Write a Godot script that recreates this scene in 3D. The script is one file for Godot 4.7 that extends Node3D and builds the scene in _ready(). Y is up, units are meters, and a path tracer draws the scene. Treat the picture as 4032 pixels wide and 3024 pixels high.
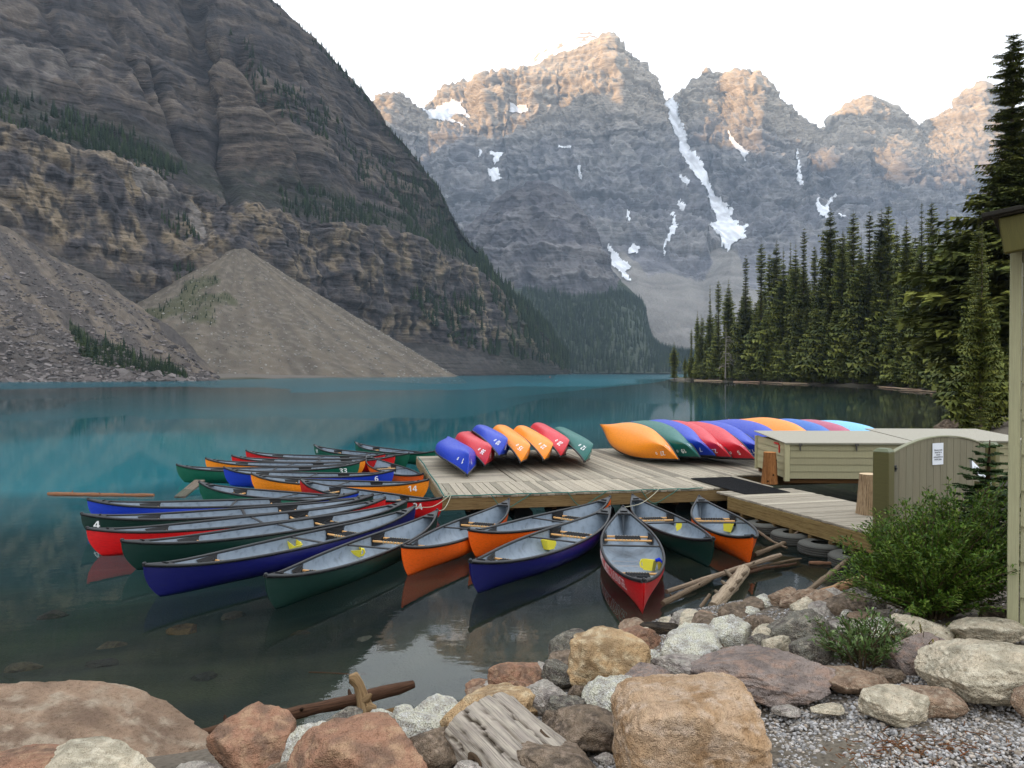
extends Node3D
# A mountain lake at first light: canoes round a floating dock, scree and cliffs on the left, a spruce forest and far peaks.
var rng := RandomNumberGenerator.new()
var M := {}
var used := {}
var nA := FastNoiseLite.new()
var nB := FastNoiseLite.new()
var nR := FastNoiseLite.new()
var nC := FastNoiseLite.new()

class MB:
	# collects vertices; triangles are wound clockwise seen from the side the normals point to
	var v := PackedVector3Array()
	var n := PackedVector3Array()
	var c := PackedColorArray()
	var uv := PackedVector2Array()
	var ix := PackedInt32Array()
	var col := Color(1, 1, 1)
	func face(pts: Array, out: Vector3, uvs: Array = []) -> void:
		var nn: Vector3 = (pts[2] - pts[0]).cross(pts[1] - pts[0])
		if nn.length_squared() < 1e-18:
			return
		nn = nn.normalized()
		var rev := nn.dot(out) < 0.0
		if rev:
			nn = -nn
		var b := v.size()
		for k in pts.size():
			v.push_back(pts[k])
			n.push_back(nn)
			c.push_back(col)
			uv.push_back(uvs[k] if uvs.size() else Vector2(pts[k].x + pts[k].y, pts[k].z))
		for k in range(1, pts.size() - 1):
			ix.push_back(b)
			ix.push_back(b + (k + 1 if rev else k))
			ix.push_back(b + (k if rev else k + 1))
	func tri2(a: Vector3, b2: Vector3, d: Vector3, nn: Vector3) -> void:
		# one leaf triangle with a chosen soft normal
		var g := (d - a).cross(b2 - a)
		var b := v.size()
		v.push_back(a)
		v.push_back(b2)
		v.push_back(d)
		for k in 3:
			n.push_back(nn)
			c.push_back(col)
			uv.push_back(Vector2.ZERO)
		var rev := g.dot(nn) < 0.0
		ix.push_back(b)
		ix.push_back(b + (2 if rev else 1))
		ix.push_back(b + (1 if rev else 2))
	func box(xf: Transform3D, s: Vector3, bev := 0.0, uvo := Vector2.ZERO) -> void:
		var h := s * 0.5
		var ax := [Vector3.RIGHT, Vector3.UP, Vector3.BACK]
		for a in 3:
			var b: int = (a + 1) % 3
			var d: int = (a + 2) % 3
			for sg: float in [-1.0, 1.0]:
				var o: Vector3 = ax[a] * sg
				var q := []
				var uq := []
				for e: Vector2 in [Vector2(-1, -1), Vector2(1, -1), Vector2(1, 1), Vector2(-1, 1)]:
					var p: Vector3 = o * h[a] + ax[b] * e.x * (h[b] - bev) + ax[d] * e.y * (h[d] - bev)
					q.push_back(xf * p)
					uq.push_back((Vector2(p.x + p.y, p.z) if a != 2 else Vector2(p.x, p.y)) + uvo)
				face(q, xf.basis * o, uq)
		if bev <= 0.0:
			return
		for a in 3:
			var b: int = (a + 1) % 3
			var d: int = (a + 2) % 3
			for sb: float in [-1.0, 1.0]:
				for sd: float in [-1.0, 1.0]:
					var q := []
					var uq := []
					for e: Vector2 in [Vector2(-1, 0), Vector2(1, 0), Vector2(1, 1), Vector2(-1, 1)]:
						var p: Vector3 = ax[a] * e.x * (h[a] - bev) + ax[b] * sb * (h[b] - bev * e.y) + ax[d] * sd * (h[d] - bev * (1.0 - e.y))
						q.push_back(xf * p)
						uq.push_back(Vector2(p.x + p.y, p.z) + uvo)
					face(q, xf.basis * (ax[b] * sb + ax[d] * sd), uq)
		for sx: float in [-1.0, 1.0]:
			for sy: float in [-1.0, 1.0]:
				for sz: float in [-1.0, 1.0]:
					var g := Vector3(sx, sy, sz)
					var p := Vector3(h.x - bev, h.y - bev, h.z - bev) * g
					face([xf * (p + Vector3(sx * bev, 0, 0)), xf * (p + Vector3(0, sy * bev, 0)), xf * (p + Vector3(0, 0, sz * bev))], xf.basis * g)
	func grid(P: PackedVector3Array, w: int, h: int, flip := false, cols := PackedColorArray(), us := 1.0, vs := 1.0) -> void:
		# normal = du x dv (flip turns it round)
		var b := v.size()
		for j in h:
			for i in w:
				var du := P[j * w + mini(i + 1, w - 1)] - P[j * w + maxi(i - 1, 0)]
				var dv := P[mini(j + 1, h - 1) * w + i] - P[maxi(j - 1, 0) * w + i]
				var nn := du.cross(dv).normalized()
				v.push_back(P[j * w + i])
				n.push_back(-nn if flip else nn)
				c.push_back(cols[j * w + i] if cols.size() else col)
				uv.push_back(Vector2(float(i) / (w - 1) * us, float(j) / (h - 1) * vs))
		for j in h - 1:
			for i in w - 1:
				var a := b + j * w + i
				if flip:
					ix.append_array([a, a + 1, a + w, a + 1, a + w + 1, a + w])
				else:
					ix.append_array([a, a + w, a + 1, a + 1, a + w, a + w + 1])
	func tube(pts: Array, rad: Array, sides := 8, caps := true, squash := 1.0, uvl := 1.0) -> void:
		var m := pts.size()
		var up := Vector3.UP
		var b := v.size()
		var along := 0.0
		var first: Vector3 = (pts[1] - pts[0]).normalized()
		if absf(first.dot(up)) > 0.9:
			up = Vector3.RIGHT
		for k in m:
			var t: Vector3 = (pts[mini(k + 1, m - 1)] - pts[maxi(k - 1, 0)]).normalized()
			var x := up.cross(t).normalized()
			var y := t.cross(x).normalized()
			up = y
			if k > 0:
				along += (pts[k] - pts[k - 1]).length()
			for s in sides + 1:
				var a := TAU * s / sides
				var d := x * cos(a) + y * sin(a) * squash
				v.push_back(pts[k] + d * float(rad[k]))
				n.push_back(d.normalized())
				c.push_back(col)
				uv.push_back(Vector2(float(s) / sides, along * uvl))
		for k in m - 1:
			for s in sides:
				var a := b + k * (sides + 1) + s
				var e := a + sides + 1
				# normal outwards: around x along
				ix.append_array([a, e, a + 1, a + 1, e, e + 1])
		if caps:
			for end: int in [0, m - 1]:
				var ring := []
				var uq := []
				for s in sides:
					ring.push_back(v[b + end * (sides + 1) + s])
					var a := TAU * s / sides
					uq.push_back(Vector2(0.5 + 0.4 * cos(a), 0.5 + 0.1 * sin(a)))
				var o: Vector3 = pts[end] - pts[1 if end == 0 else m - 2]
				face(ring, o, uq)
	func lathe(prof: Array, sides: int, xf := Transform3D()) -> void:
		var P := PackedVector3Array()
		for k in prof.size():
			for s in sides + 1:
				var a := TAU * s / sides
				P.push_back(xf * Vector3(cos(a) * prof[k].x, prof[k].y, sin(a) * prof[k].x))
		var b := v.size()
		grid(P, sides + 1, prof.size(), true)
		for k in prof.size():  # close the seam of the normals
			var s := b + k * (sides + 1)
			var nn := (n[s] + n[s + sides]).normalized()
			n[s] = nn
			n[s + sides] = nn
	func arrays() -> Array:
		var a := []
		a.resize(Mesh.ARRAY_MAX)
		a[Mesh.ARRAY_VERTEX] = v
		a[Mesh.ARRAY_NORMAL] = n
		a[Mesh.ARRAY_COLOR] = c
		a[Mesh.ARRAY_TEX_UV] = uv
		a[Mesh.ARRAY_INDEX] = ix
		return a
	func mesh() -> ArrayMesh:
		var m := ArrayMesh.new()
		m.add_surface_from_arrays(Mesh.PRIMITIVE_TRIANGLES, arrays())
		return m

func numbered(called: String) -> String:
	var k: int = used.get(called, 0)
	used[called] = k + 1
	return called if k == 0 else "%s_%03d" % [called, k]
func tag(o: Node, label := "", category := "", group := "", kind := "") -> Node:
	if label:
		o.set_meta("label", label)
	if category:
		o.set_meta("category", category)
	if group:
		o.set_meta("group", group)
	if kind:
		o.set_meta("kind", kind)
	return o
func thing(called: String, label: String, category: String, at := Vector3.ZERO, yaw := 0.0, group := "") -> Node3D:
	var o := Node3D.new()
	o.name = numbered(called)
	add_child(o, true)
	o.position = at
	o.rotation.y = yaw
	tag(o, label, category, group)
	return o
func part(called: String, mesh: Mesh, mat: Material, parent: Node = null, xf := Transform3D()) -> MeshInstance3D:
	var o := MeshInstance3D.new()
	o.name = called if parent else numbered(called)
	o.mesh = mesh
	o.material_override = mat
	o.transform = xf
	(parent if parent else self).add_child(o, true)
	return o
func obj(called: String, mesh: Mesh, mat: Material, label: String, category: String, xf := Transform3D(), group := "") -> MeshInstance3D:
	var o := part(called, mesh, mat, null, xf)
	tag(o, label, category, group)
	return o
func struct(called: String, mesh: Mesh, mat: Material, xf := Transform3D()) -> MeshInstance3D:
	var o := part(called, mesh, mat, null, xf)
	o.set_meta("kind", "structure")
	return o
func at(p: Vector3, yaw := 0.0, sc := Vector3.ONE) -> Transform3D:
	return Transform3D(Basis(Vector3.UP, yaw).scaled_local(sc), p)
func noise(sd: int, f: float, oct := 4, kind := FastNoiseLite.TYPE_SIMPLEX_SMOOTH, frac := FastNoiseLite.FRACTAL_FBM) -> FastNoiseLite:
	var q := FastNoiseLite.new()
	q.seed = sd
	q.frequency = f
	q.noise_type = kind
	q.fractal_type = frac
	q.fractal_octaves = oct
	return q
func grey_image(q: FastNoiseLite, size := 512) -> Image:
	var im := q.get_seamless_image(size, size)
	im.convert(Image.FORMAT_L8)
	return im
func ramp(im: Image, stops: Array) -> ImageTexture:
	# stops: [position, colour] pairs; the colours are sRGB base colours
	var g := Gradient.new()
	g.offsets = PackedFloat32Array(stops.map(func(s): return s[0]))
	g.colors = PackedColorArray(stops.map(func(s): return s[1]))
	var lut := PackedByteArray()
	for k in 256:
		var q := g.sample(k / 255.0)
		lut.append_array([int(q.r * 255), int(q.g * 255), int(q.b * 255)])
	var src := im.get_data()
	var dst := PackedByteArray()
	dst.resize(src.size() * 3)
	for k in src.size():
		var s := src[k] * 3
		dst[k * 3] = lut[s]
		dst[k * 3 + 1] = lut[s + 1]
		dst[k * 3 + 2] = lut[s + 2]
	return ImageTexture.create_from_image(Image.create_from_data(im.get_width(), im.get_height(), false, Image.FORMAT_RGB8, dst))
func g(x: float) -> Color:
	return Color(x, x, x)
func mat(rough := 0.8, tint := Color(1, 1, 1), spec := 0.5) -> StandardMaterial3D:
	var m := StandardMaterial3D.new()
	m.albedo_color = tint
	m.roughness = rough
	m.metallic_specular = spec
	m.vertex_color_use_as_albedo = true
	m.vertex_color_is_srgb = true
	return m
func tri(m: StandardMaterial3D, sc: Vector3, world := false) -> StandardMaterial3D:
	m.uv1_triplanar = true
	m.uv1_world_triplanar = world
	m.uv1_scale = sc
	return m
func relief(m: StandardMaterial3D, t: Texture2D, cm: float) -> StandardMaterial3D:
	m.heightmap_enabled = true
	m.heightmap_texture = t
	m.heightmap_scale = cm
	return m
func seg_dist(p: Vector2, a: Vector2, b: Vector2) -> float:
	return p.distance_to(Geometry2D.get_closest_point_to_segment(p, a, b))

# ---- the shape of the ground: shore line of the lake (x, z)
var LAKE := PackedVector2Array([Vector2(-260, 20), Vector2(-60, 0), Vector2(-14, -4.2), Vector2(-5, -5.3), Vector2(-2.2, -5.75), Vector2(-0.7, -6.3), Vector2(0.2, -7.1), Vector2(0.9, -7.9), Vector2(1.7, -8.7), Vector2(2.3, -8.9), Vector2(2.9, -9), Vector2(3.5, -9.3), Vector2(4.2, -9.8), Vector2(5, -10.5), Vector2(6.4, -12.2), Vector2(8.2, -13.6), Vector2(11, -17), Vector2(13.5, -22), Vector2(17.5, -29), Vector2(22, -37), Vector2(29, -49), Vector2(42, -72), Vector2(56, -99), Vector2(68, -130), Vector2(71, -151), Vector2(72, -197), Vector2(68, -245), Vector2(63, -312), Vector2(72, -330), Vector2(140, -380), Vector2(300, -560), Vector2(430, -900), Vector2(420, -1120), Vector2(250, -1320), Vector2(60, -1330), Vector2(-30, -1000), Vector2(-46, -700), Vector2(-60, -560), Vector2(-110, -390), Vector2(-118, -270), Vector2(-155, -232), Vector2(-200, -210), Vector2(-260, -150)])
func shore(p: Vector2) -> float:
	# metres inland of the shore line, negative over the lake
	var d := 1e9
	for k in LAKE.size():
		d = minf(d, seg_dist(p, LAKE[k], LAKE[(k + 1) % LAKE.size()]))
	return -d if Geometry2D.is_point_in_polygon(p, LAKE) else d
func ground_height(x: float, z: float) -> float:
	var d := shore(Vector2(x, z))
	if d > 0.0:
		return 1.15 * (1.0 - exp(-d / 2.2)) + 0.03 * clampf(d - 8.0, 0.0, 80.0)
	return maxf(-(0.55 * (1.0 - exp(d / 3.0)) - 0.11 * d), -9.0)

func setup_view() -> void:
	var cam := Camera3D.new()
	cam.name = "camera"
	cam.position = Vector3(0, 2.8, 0)
	cam.rotation_degrees = Vector3(-0.845, 0, 0)
	cam.fov = 53.06
	cam.near = 0.05
	cam.far = 12000
	add_child(cam)
	cam.current = true
	var sky_mat := ProceduralSkyMaterial.new()
	sky_mat.sky_top_color = Color(1.02, 1.08, 1.16).linear_to_srgb()
	sky_mat.sky_horizon_color = Color(1.32, 1.31, 1.25).linear_to_srgb()
	sky_mat.sky_curve = 0.22
	sky_mat.ground_bottom_color = Color(0.12, 0.13, 0.13)
	sky_mat.ground_horizon_color = Color(0.3, 0.32, 0.33)
	sky_mat.sun_angle_max = 4.0
	var sky := Sky.new()
	sky.sky_material = sky_mat
	var env := Environment.new()
	env.background_mode = Environment.BG_SKY
	env.sky = sky
	env.background_energy_multiplier = 1.0
	env.tonemap_mode = Environment.TONE_MAPPER_LINEAR
	env.tonemap_exposure = 2.0
	env.sdfgi_enabled = true
	env.ssao_enabled = true
	env.ssil_enabled = true
	env.fog_enabled = true
	env.fog_density = 0.00009
	env.fog_light_color = Color(0.80, 0.90, 1.0)
	var we := WorldEnvironment.new()
	we.name = "world_environment"
	we.environment = env
	add_child(we)
	var sun := DirectionalLight3D.new()
	sun.name = "sun"
	sun.light_color = Color(1.0, 0.82, 0.60)
	sun.light_energy = 1.6
	sun.light_angular_distance = 0.5
	sun.shadow_enabled = true
	add_child(sun)
	# low sun from behind the left shoulder: the ridge behind keeps the valley in shade
	sun.look_at_from_position(Vector3.ZERO, Vector3(0.92, -0.175, -0.36))

func setup_materials() -> void:
	var grain := grey_image(noise(11, 0.02, 5))
	var fine := grey_image(noise(12, 0.06, 4))
	var cells := grey_image(noise(13, 0.05, 2, FastNoiseLite.TYPE_CELLULAR))
	var ridged := grey_image(noise(14, 0.012, 6, FastNoiseLite.TYPE_SIMPLEX_SMOOTH, FastNoiseLite.FRACTAL_RIDGED))
	var t_grain := ramp(grain, [[0.0, g(0.62)], [0.45, g(0.86)], [0.7, g(0.96)], [1.0, g(1.0)]])
	var t_fine := ramp(fine, [[0.0, g(0.55)], [0.4, g(0.86)], [1.0, g(1.0)]])
	var t_ridge := ramp(ridged, [[0.0, g(1.0)], [0.6, g(0.92)], [0.85, g(0.7)], [1.0, g(0.5)]])
	var b_grain := ramp(grain, [[0.0, g(0.0)], [1.0, g(1.0)]])
	var b_fine := ramp(fine, [[0.0, g(0.0)], [1.0, g(1.0)]])
	var b_ridge := ramp(ridged, [[0.0, g(1.0)], [1.0, g(0.0)]])
	# lichen: pale and dark flecks
	var t_lichen := ramp(fine, [[0.0, Color(0.52, 0.49, 0.45)], [0.30, Color(0.72, 0.69, 0.64)], [0.42, Color(0.90, 0.88, 0.83)], [0.66, Color(0.97, 0.96, 0.93)], [0.72, Color(1, 1, 1)], [1.0, Color(1, 1, 1)]])
	var t_mottle := ramp(grain, [[0.0, Color(0.58, 0.5, 0.45)], [0.35, Color(0.82, 0.77, 0.72)], [0.6, Color(0.98, 0.95, 0.92)], [1.0, Color(1, 1, 1)]])
	# mineral specks: fine grain multiplied by a coarse one
	var mix := PackedByteArray()
	var ga := grain.get_data()
	var gb := grey_image(noise(16, 0.11, 3)).get_data()
	mix.resize(ga.size())
	for k in ga.size():
		mix[k] = clampi(int(ga[k] * 0.35 + gb[k] * 0.65), 0, 255)
	var t_specks := ramp(Image.create_from_data(512, 512, false, Image.FORMAT_L8, mix), [[0.0, Color(0.5, 0.46, 0.43)], [0.26, Color(0.74, 0.70, 0.67)], [0.40, Color(0.92, 0.90, 0.88)], [0.62, Color(1, 0.98, 0.97)], [1.0, Color(1, 1, 1)]])
	# thin beds of rock: lines that run level, broken and uneven
	var sq := noise(17, 1.0, 3)
	var beds_b := PackedByteArray()
	beds_b.resize(512 * 512)
	for y in 512:
		for x in 512:
			var a := TAU * x / 512.0
			var b := TAU * y / 512.0
			var yy := b + 0.05 * sq.get_noise_3d(cos(a) * 1.5, sin(a) * 1.5, sin(b) * 2.0)
			var w := sq.get_noise_3d(cos(yy) * 9.0, sin(yy) * 9.0, cos(a) * 0.7) * 0.7 + sq.get_noise_3d(cos(yy) * 26.0, sin(yy) * 26.0, sin(a) * 2.2 + 9.0) * 0.5
			beds_b[y * 512 + x] = int(clampf(0.5 + w * 0.75, 0.0, 1.0) * 255.0)
	for k in beds_b.size():
		beds_b[k] = clampi(int(beds_b[k] * 0.72 + gb[k] * 0.28), 0, 255)
	var beds_im := Image.create_from_data(512, 512, false, Image.FORMAT_L8, beds_b)
	var t_beds := ramp(beds_im, [[0.0, g(0.34)], [0.32, g(0.66)], [0.55, g(0.92)], [1.0, g(1.0)]])
	var b_beds := ramp(beds_im, [[0.0, g(0.0)], [1.0, g(1.0)]])
	var cr := ridged.get_data()
	for k in mix.size():
		mix[k] = clampi(int(mix[k] * 0.45 + (255 - cr[k]) * 0.55), 0, 255)
	var b_mix := ramp(Image.create_from_data(512, 512, false, Image.FORMAT_L8, mix), [[0.0, g(0.0)], [1.0, g(1.0)]])
	# terrain
	M.cliff = relief(tri(mat(0.95, g(1.0), 0.2), Vector3(0.008, 0.0095, 0.008), true), b_beds, 160.0)
	M.cliff.albedo_texture = t_beds
	M.far_cliff = relief(tri(mat(0.95, g(1.0), 0.2), Vector3(0.0019, 0.0023, 0.0019), true), b_beds, 300.0)
	M.far_cliff.albedo_texture = ramp(beds_im, [[0.0, g(0.45)], [0.32, g(0.74)], [0.55, g(0.95)], [1.0, g(1.0)]])
	M.far_scree = tri(mat(0.95, g(1.0), 0.2), Vector3(0.02, 0.02, 0.02), true)
	M.far_scree.albedo_texture = t_grain
	M.scree = relief(tri(mat(0.95, g(1.0), 0.2), Vector3(0.06, 0.06, 0.06), true), b_fine, 60.0)
	M.scree.albedo_texture = t_fine
	M.snow = mat(0.8, g(1.0), 0.3)
	M.ground = relief(tri(mat(0.95, g(1.0), 0.25), Vector3(0.7, 0.7, 0.7), true), b_fine, 1.5)
	M.ground.albedo_texture = t_fine
	M.bed = tri(mat(1.0, g(1.0), 0.1), Vector3(0.35, 0.35, 0.35), true)
	M.bed.albedo_texture = t_fine
	# boulders
	M.rock = relief(tri(mat(0.88, g(1.0), 0.3), Vector3(2.2, 2.2, 2.2)), b_mix, 6.0)
	M.rock.albedo_texture = t_specks
	M.rock_smooth = relief(tri(mat(0.8, g(1.0), 0.35), Vector3(1.7, 1.7, 1.7)), b_mix, 5.0)
	M.rock_smooth.albedo_texture = t_specks
	M.rock_lichen = relief(tri(mat(0.92, g(1.0), 0.3), Vector3(2.6, 2.6, 2.6)), b_fine, 2.4)
	M.rock_lichen.albedo_texture = t_lichen
	M.pebble = mat(0.85, g(1.0), 0.35)
	# wood: fibres along v, so u across is fine and v is stretched
	var wq := noise(21, 1.0, 4)
	var wood := Image.create(256, 512, false, Image.FORMAT_L8)
	var woodb := PackedByteArray()
	woodb.resize(256 * 512)
	for y in 512:
		for x in 256:
			var a := TAU * x / 256.0
			var s := wq.get_noise_3d(cos(a) * 9.0, y * 0.008, sin(a) * 9.0) * 0.6 + wq.get_noise_3d(cos(a) * 28.0, y * 0.03, sin(a) * 28.0 + 50.0) * 0.5
			woodb[y * 256 + x] = int(clampf(0.5 + s * 0.8, 0.0, 1.0) * 255)
	wood.set_data(256, 512, false, Image.FORMAT_L8, woodb)
	var t_plank := ramp(wood, [[0.0, g(0.55)], [0.3, g(0.8)], [0.6, g(0.94)], [1.0, g(1.0)]])
	var t_bark := ramp(wood, [[0.0, Color(0.42, 0.38, 0.34)], [0.3, Color(0.72, 0.67, 0.62)], [0.5, Color(0.92, 0.89, 0.86)], [1.0, g(1.0)]])
	var b_wood := ramp(wood, [[0.0, g(0.0)], [0.35, g(0.8)], [1.0, g(1.0)]])
	M.plank = relief(mat(0.85, g(1.0), 0.3), b_wood, 0.35)
	M.plank.albedo_texture = t_plank
	M.plank.uv1_scale = Vector3(3.2, 0.45, 1)
	M.beam = relief(mat(0.85, g(1.0), 0.3), b_wood, 0.4)
	M.beam.albedo_texture = t_bark
	M.beam.uv1_scale = Vector3(1.6, 0.3, 1)
	M.log = relief(mat(0.85, g(1.0), 0.3), b_wood, 1.2)
	M.log.albedo_texture = t_bark
	M.log.uv1_scale = Vector3(1.0, 0.5, 1)
	M.bark = mat(0.95, g(1.0), 0.2)
	M.siding = relief(mat(0.6, g(1.0), 0.35), b_wood, 0.12)
	M.siding.uv1_scale = Vector3(2.0, 0.5, 1)
	M.siding.albedo_texture = ramp(wood, [[0.0, g(0.86)], [1.0, g(1.0)]])
	M.lid = relief(tri(mat(0.7, g(1.0), 0.35), Vector3(2, 2, 2)), b_fine, 0.15)
	M.lid.albedo_texture = ramp(grain, [[0.0, g(0.86)], [1.0, g(1.0)]])
	M.shingle = tri(mat(0.95, g(1.0), 0.2), Vector3(3, 3, 3))
	M.shingle.albedo_texture = t_fine
	# plastics and small stuff
	var t_scuff := ramp(fine, [[0.0, g(0.74)], [0.34, g(0.93)], [0.5, g(0.99)], [1.0, g(1.0)]])
	var r_scuff := ramp(grain, [[0.0, g(0.7)], [1.0, g(1.0)]])
	for k: String in COLOURS:
		var m := tri(mat(0.5, COLOURS[k], 0.5), Vector3(0.35, 1.6, 1.6))
		m.albedo_texture = t_scuff
		m.roughness_texture = r_scuff
		M["hull_" + k] = m
	M.lining = tri(mat(0.5, Color(0.54, 0.585, 0.63), 0.5), Vector3(0.6, 0.6, 0.6))
	M.lining.albedo_texture = ramp(grain, [[0.0, g(0.70)], [0.4, g(0.93)], [1.0, g(1.0)]])
	M.trim = mat(0.45, Color(0.075, 0.078, 0.085), 0.5)
	M.web = relief(tri(mat(0.8, Color(0.08, 0.08, 0.085), 0.3), Vector3(8, 8, 8)), b_fine, 0.2)
	M.ash = mat(0.5, Color(0.80, 0.60, 0.36), 0.5)
	M.ink = mat(0.6, Color(0.93, 0.93, 0.92), 0.4)
	M.dark_ink = mat(0.7, Color(0.12, 0.13, 0.14), 0.3)
	M.yellow = mat(0.4, Color(0.90, 0.83, 0.22), 0.5)
	M.sponge = mat(0.8, Color(0.08, 0.2, 0.75), 0.3)
	M.rope = mat(0.9, Color(0.62, 0.60, 0.52), 0.2)
	M.green_rope = mat(0.9, Color(0.22, 0.42, 0.38), 0.2)
	M.paper = mat(0.7, Color(0.86, 0.87, 0.89), 0.4)
	M.metal = mat(0.45, Color(0.3, 0.29, 0.27), 0.5)
	M.metal.metallic = 0.6
	M.rubber = relief(tri(mat(0.85, g(1.0), 0.3), Vector3(2, 2, 2)), b_fine, 0.6)
	M.rubber.albedo_texture = t_fine
	M.mat_black = relief(tri(mat(0.9, Color(0.10, 0.10, 0.105), 0.25), Vector3(9, 9, 9)), b_fine, 0.5)
	M.red_tape = mat(0.5, Color(0.75, 0.12, 0.08), 0.4)
	# foliage
	M.needles = mat(0.75, g(1.0), 0.25)
	M.needles.backlight_enabled = true
	M.needles.backlight = g(0.25)
	M.leaf = mat(0.5, g(1.0), 0.35)
	M.leaf.backlight_enabled = true
	M.leaf.backlight = g(0.6)
	M.far_needles = mat(0.9, g(1.0), 0.1)
	# water: a clear sheet with a little colour of its own; calm near the dock, ruffled farther out
	var wave := noise(31, 0.012, 4).get_seamless_image(1024, 1024)
	var wn := wave.duplicate()
	wn.convert(Image.FORMAT_L8)
	wn.bump_map_to_normal_map(40.0)
	var t_wave := ImageTexture.create_from_image(wn)
	var kinds := {"calm": [0.04, 0.0, 0.40, 0.0030, 0.16], "stirred": [0.16, 0.04, 0.36, 0.03, 0.09], "ruffled": [0.55, 0.12, 0.27, 0.10, 0.05]}
	for k: String in kinds:
		var w: Array = kinds[k]
		var m := StandardMaterial3D.new()
		m.transparency = BaseMaterial3D.TRANSPARENCY_ALPHA
		m.albedo_color = Color(0.02, 0.46, 0.53, w[0]) if k != "calm" else Color(0.03, 0.28, 0.30, w[0])
		m.roughness = w[1]
		m.metallic_specular = w[2]
		m.normal_enabled = true
		m.normal_texture = t_wave
		m.normal_scale = w[3]
		m.uv1_triplanar = true
		m.uv1_world_triplanar = true
		m.uv1_scale = Vector3(w[4], w[4], w[4] * 2.5)
		M["water_" + k] = m

const COLOURS := {
	"red": Color(0.80, 0.05, 0.07), "rose": Color(0.80, 0.13, 0.19), "blue": Color(0.04, 0.06, 0.34), "sea_blue": Color(0.07, 0.22, 0.70), "bright_blue": Color(0.08, 0.38, 0.72),
	"orange": Color(0.90, 0.36, 0.03), "light_orange": Color(0.98, 0.56, 0.06), "green": Color(0.015, 0.17, 0.14), "pine": Color(0.03, 0.36, 0.27), "teal": Color(0.02, 0.38, 0.34), "sky_blue": Color(0.48, 0.76, 0.92), "pink": Color(0.70, 0.28, 0.40),
}

# ---- mountains: a sheet stretched over control curves (rows from foot to ridge), carved by ribs and beds of rock
func loft(rows: Array, keys: Array, vs: Array, nu: int, nv: int, u0: float, u1: float) -> PackedVector3Array:
	var P := PackedVector3Array()
	P.resize(nu * nv)
	for i in nu:
		var u := u0 + (u1 - u0) * i / (nu - 1)
		var col := []
		for r in rows.size():
			var ks: PackedFloat32Array = keys[r]
			var k := clampi(ks.bsearch(u) - 1, 0, ks.size() - 2)
			var f := clampf((u - ks[k]) / (ks[k + 1] - ks[k]), 0.0, 1.0)
			col.push_back(rows[r][k].lerp(rows[r][k + 1], f))
		for j in nv:
			var v: float = vs[-1] * j / (nv - 1)
			var r := 0
			while r < rows.size() - 2 and v > vs[r + 1]:
				r += 1
			P[j * nu + i] = col[r].lerp(col[r + 1], (v - vs[r]) / (vs[r + 1] - vs[r]))
	return P
func grid_normals(P: PackedVector3Array, nu: int, nv: int) -> PackedVector3Array:
	var N := PackedVector3Array()
	N.resize(P.size())
	for j in nv:
		for i in nu:
			var du := P[j * nu + mini(i + 4, nu - 1)] - P[j * nu + maxi(i - 4, 0)]
			var dv := P[mini(j + 4, nv - 1) * nu + i] - P[maxi(j - 4, 0) * nu + i]
			N[j * nu + i] = du.cross(dv).normalized()
	return N
func inside(p: Vector2, polys: Array) -> bool:
	for q: PackedVector2Array in polys:
		if Geometry2D.is_point_in_polygon(p, q):
			return true
	return false
func beds(y: float, period: float, sd: int) -> float:
	# beds of rock that stand out or lie back, one value per layer, eased at its edges
	var f := y / period
	var k := floori(f)
	var a := fmod(absf(sin(k * 127.1 + sd) * 43758.5), 1.0)
	var b := fmod(absf(sin((k + 1) * 127.1 + sd) * 43758.5), 1.0)
	return lerpf(a, b, smoothstep(0.84, 1.0, f - k))
func line_dist(p: Vector2, line: PackedVector2Array) -> float:
	var d := 1e9
	for k in line.size() - 1:
		d = minf(d, seg_dist(p, line[k], line[k + 1]))
	return d

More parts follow.
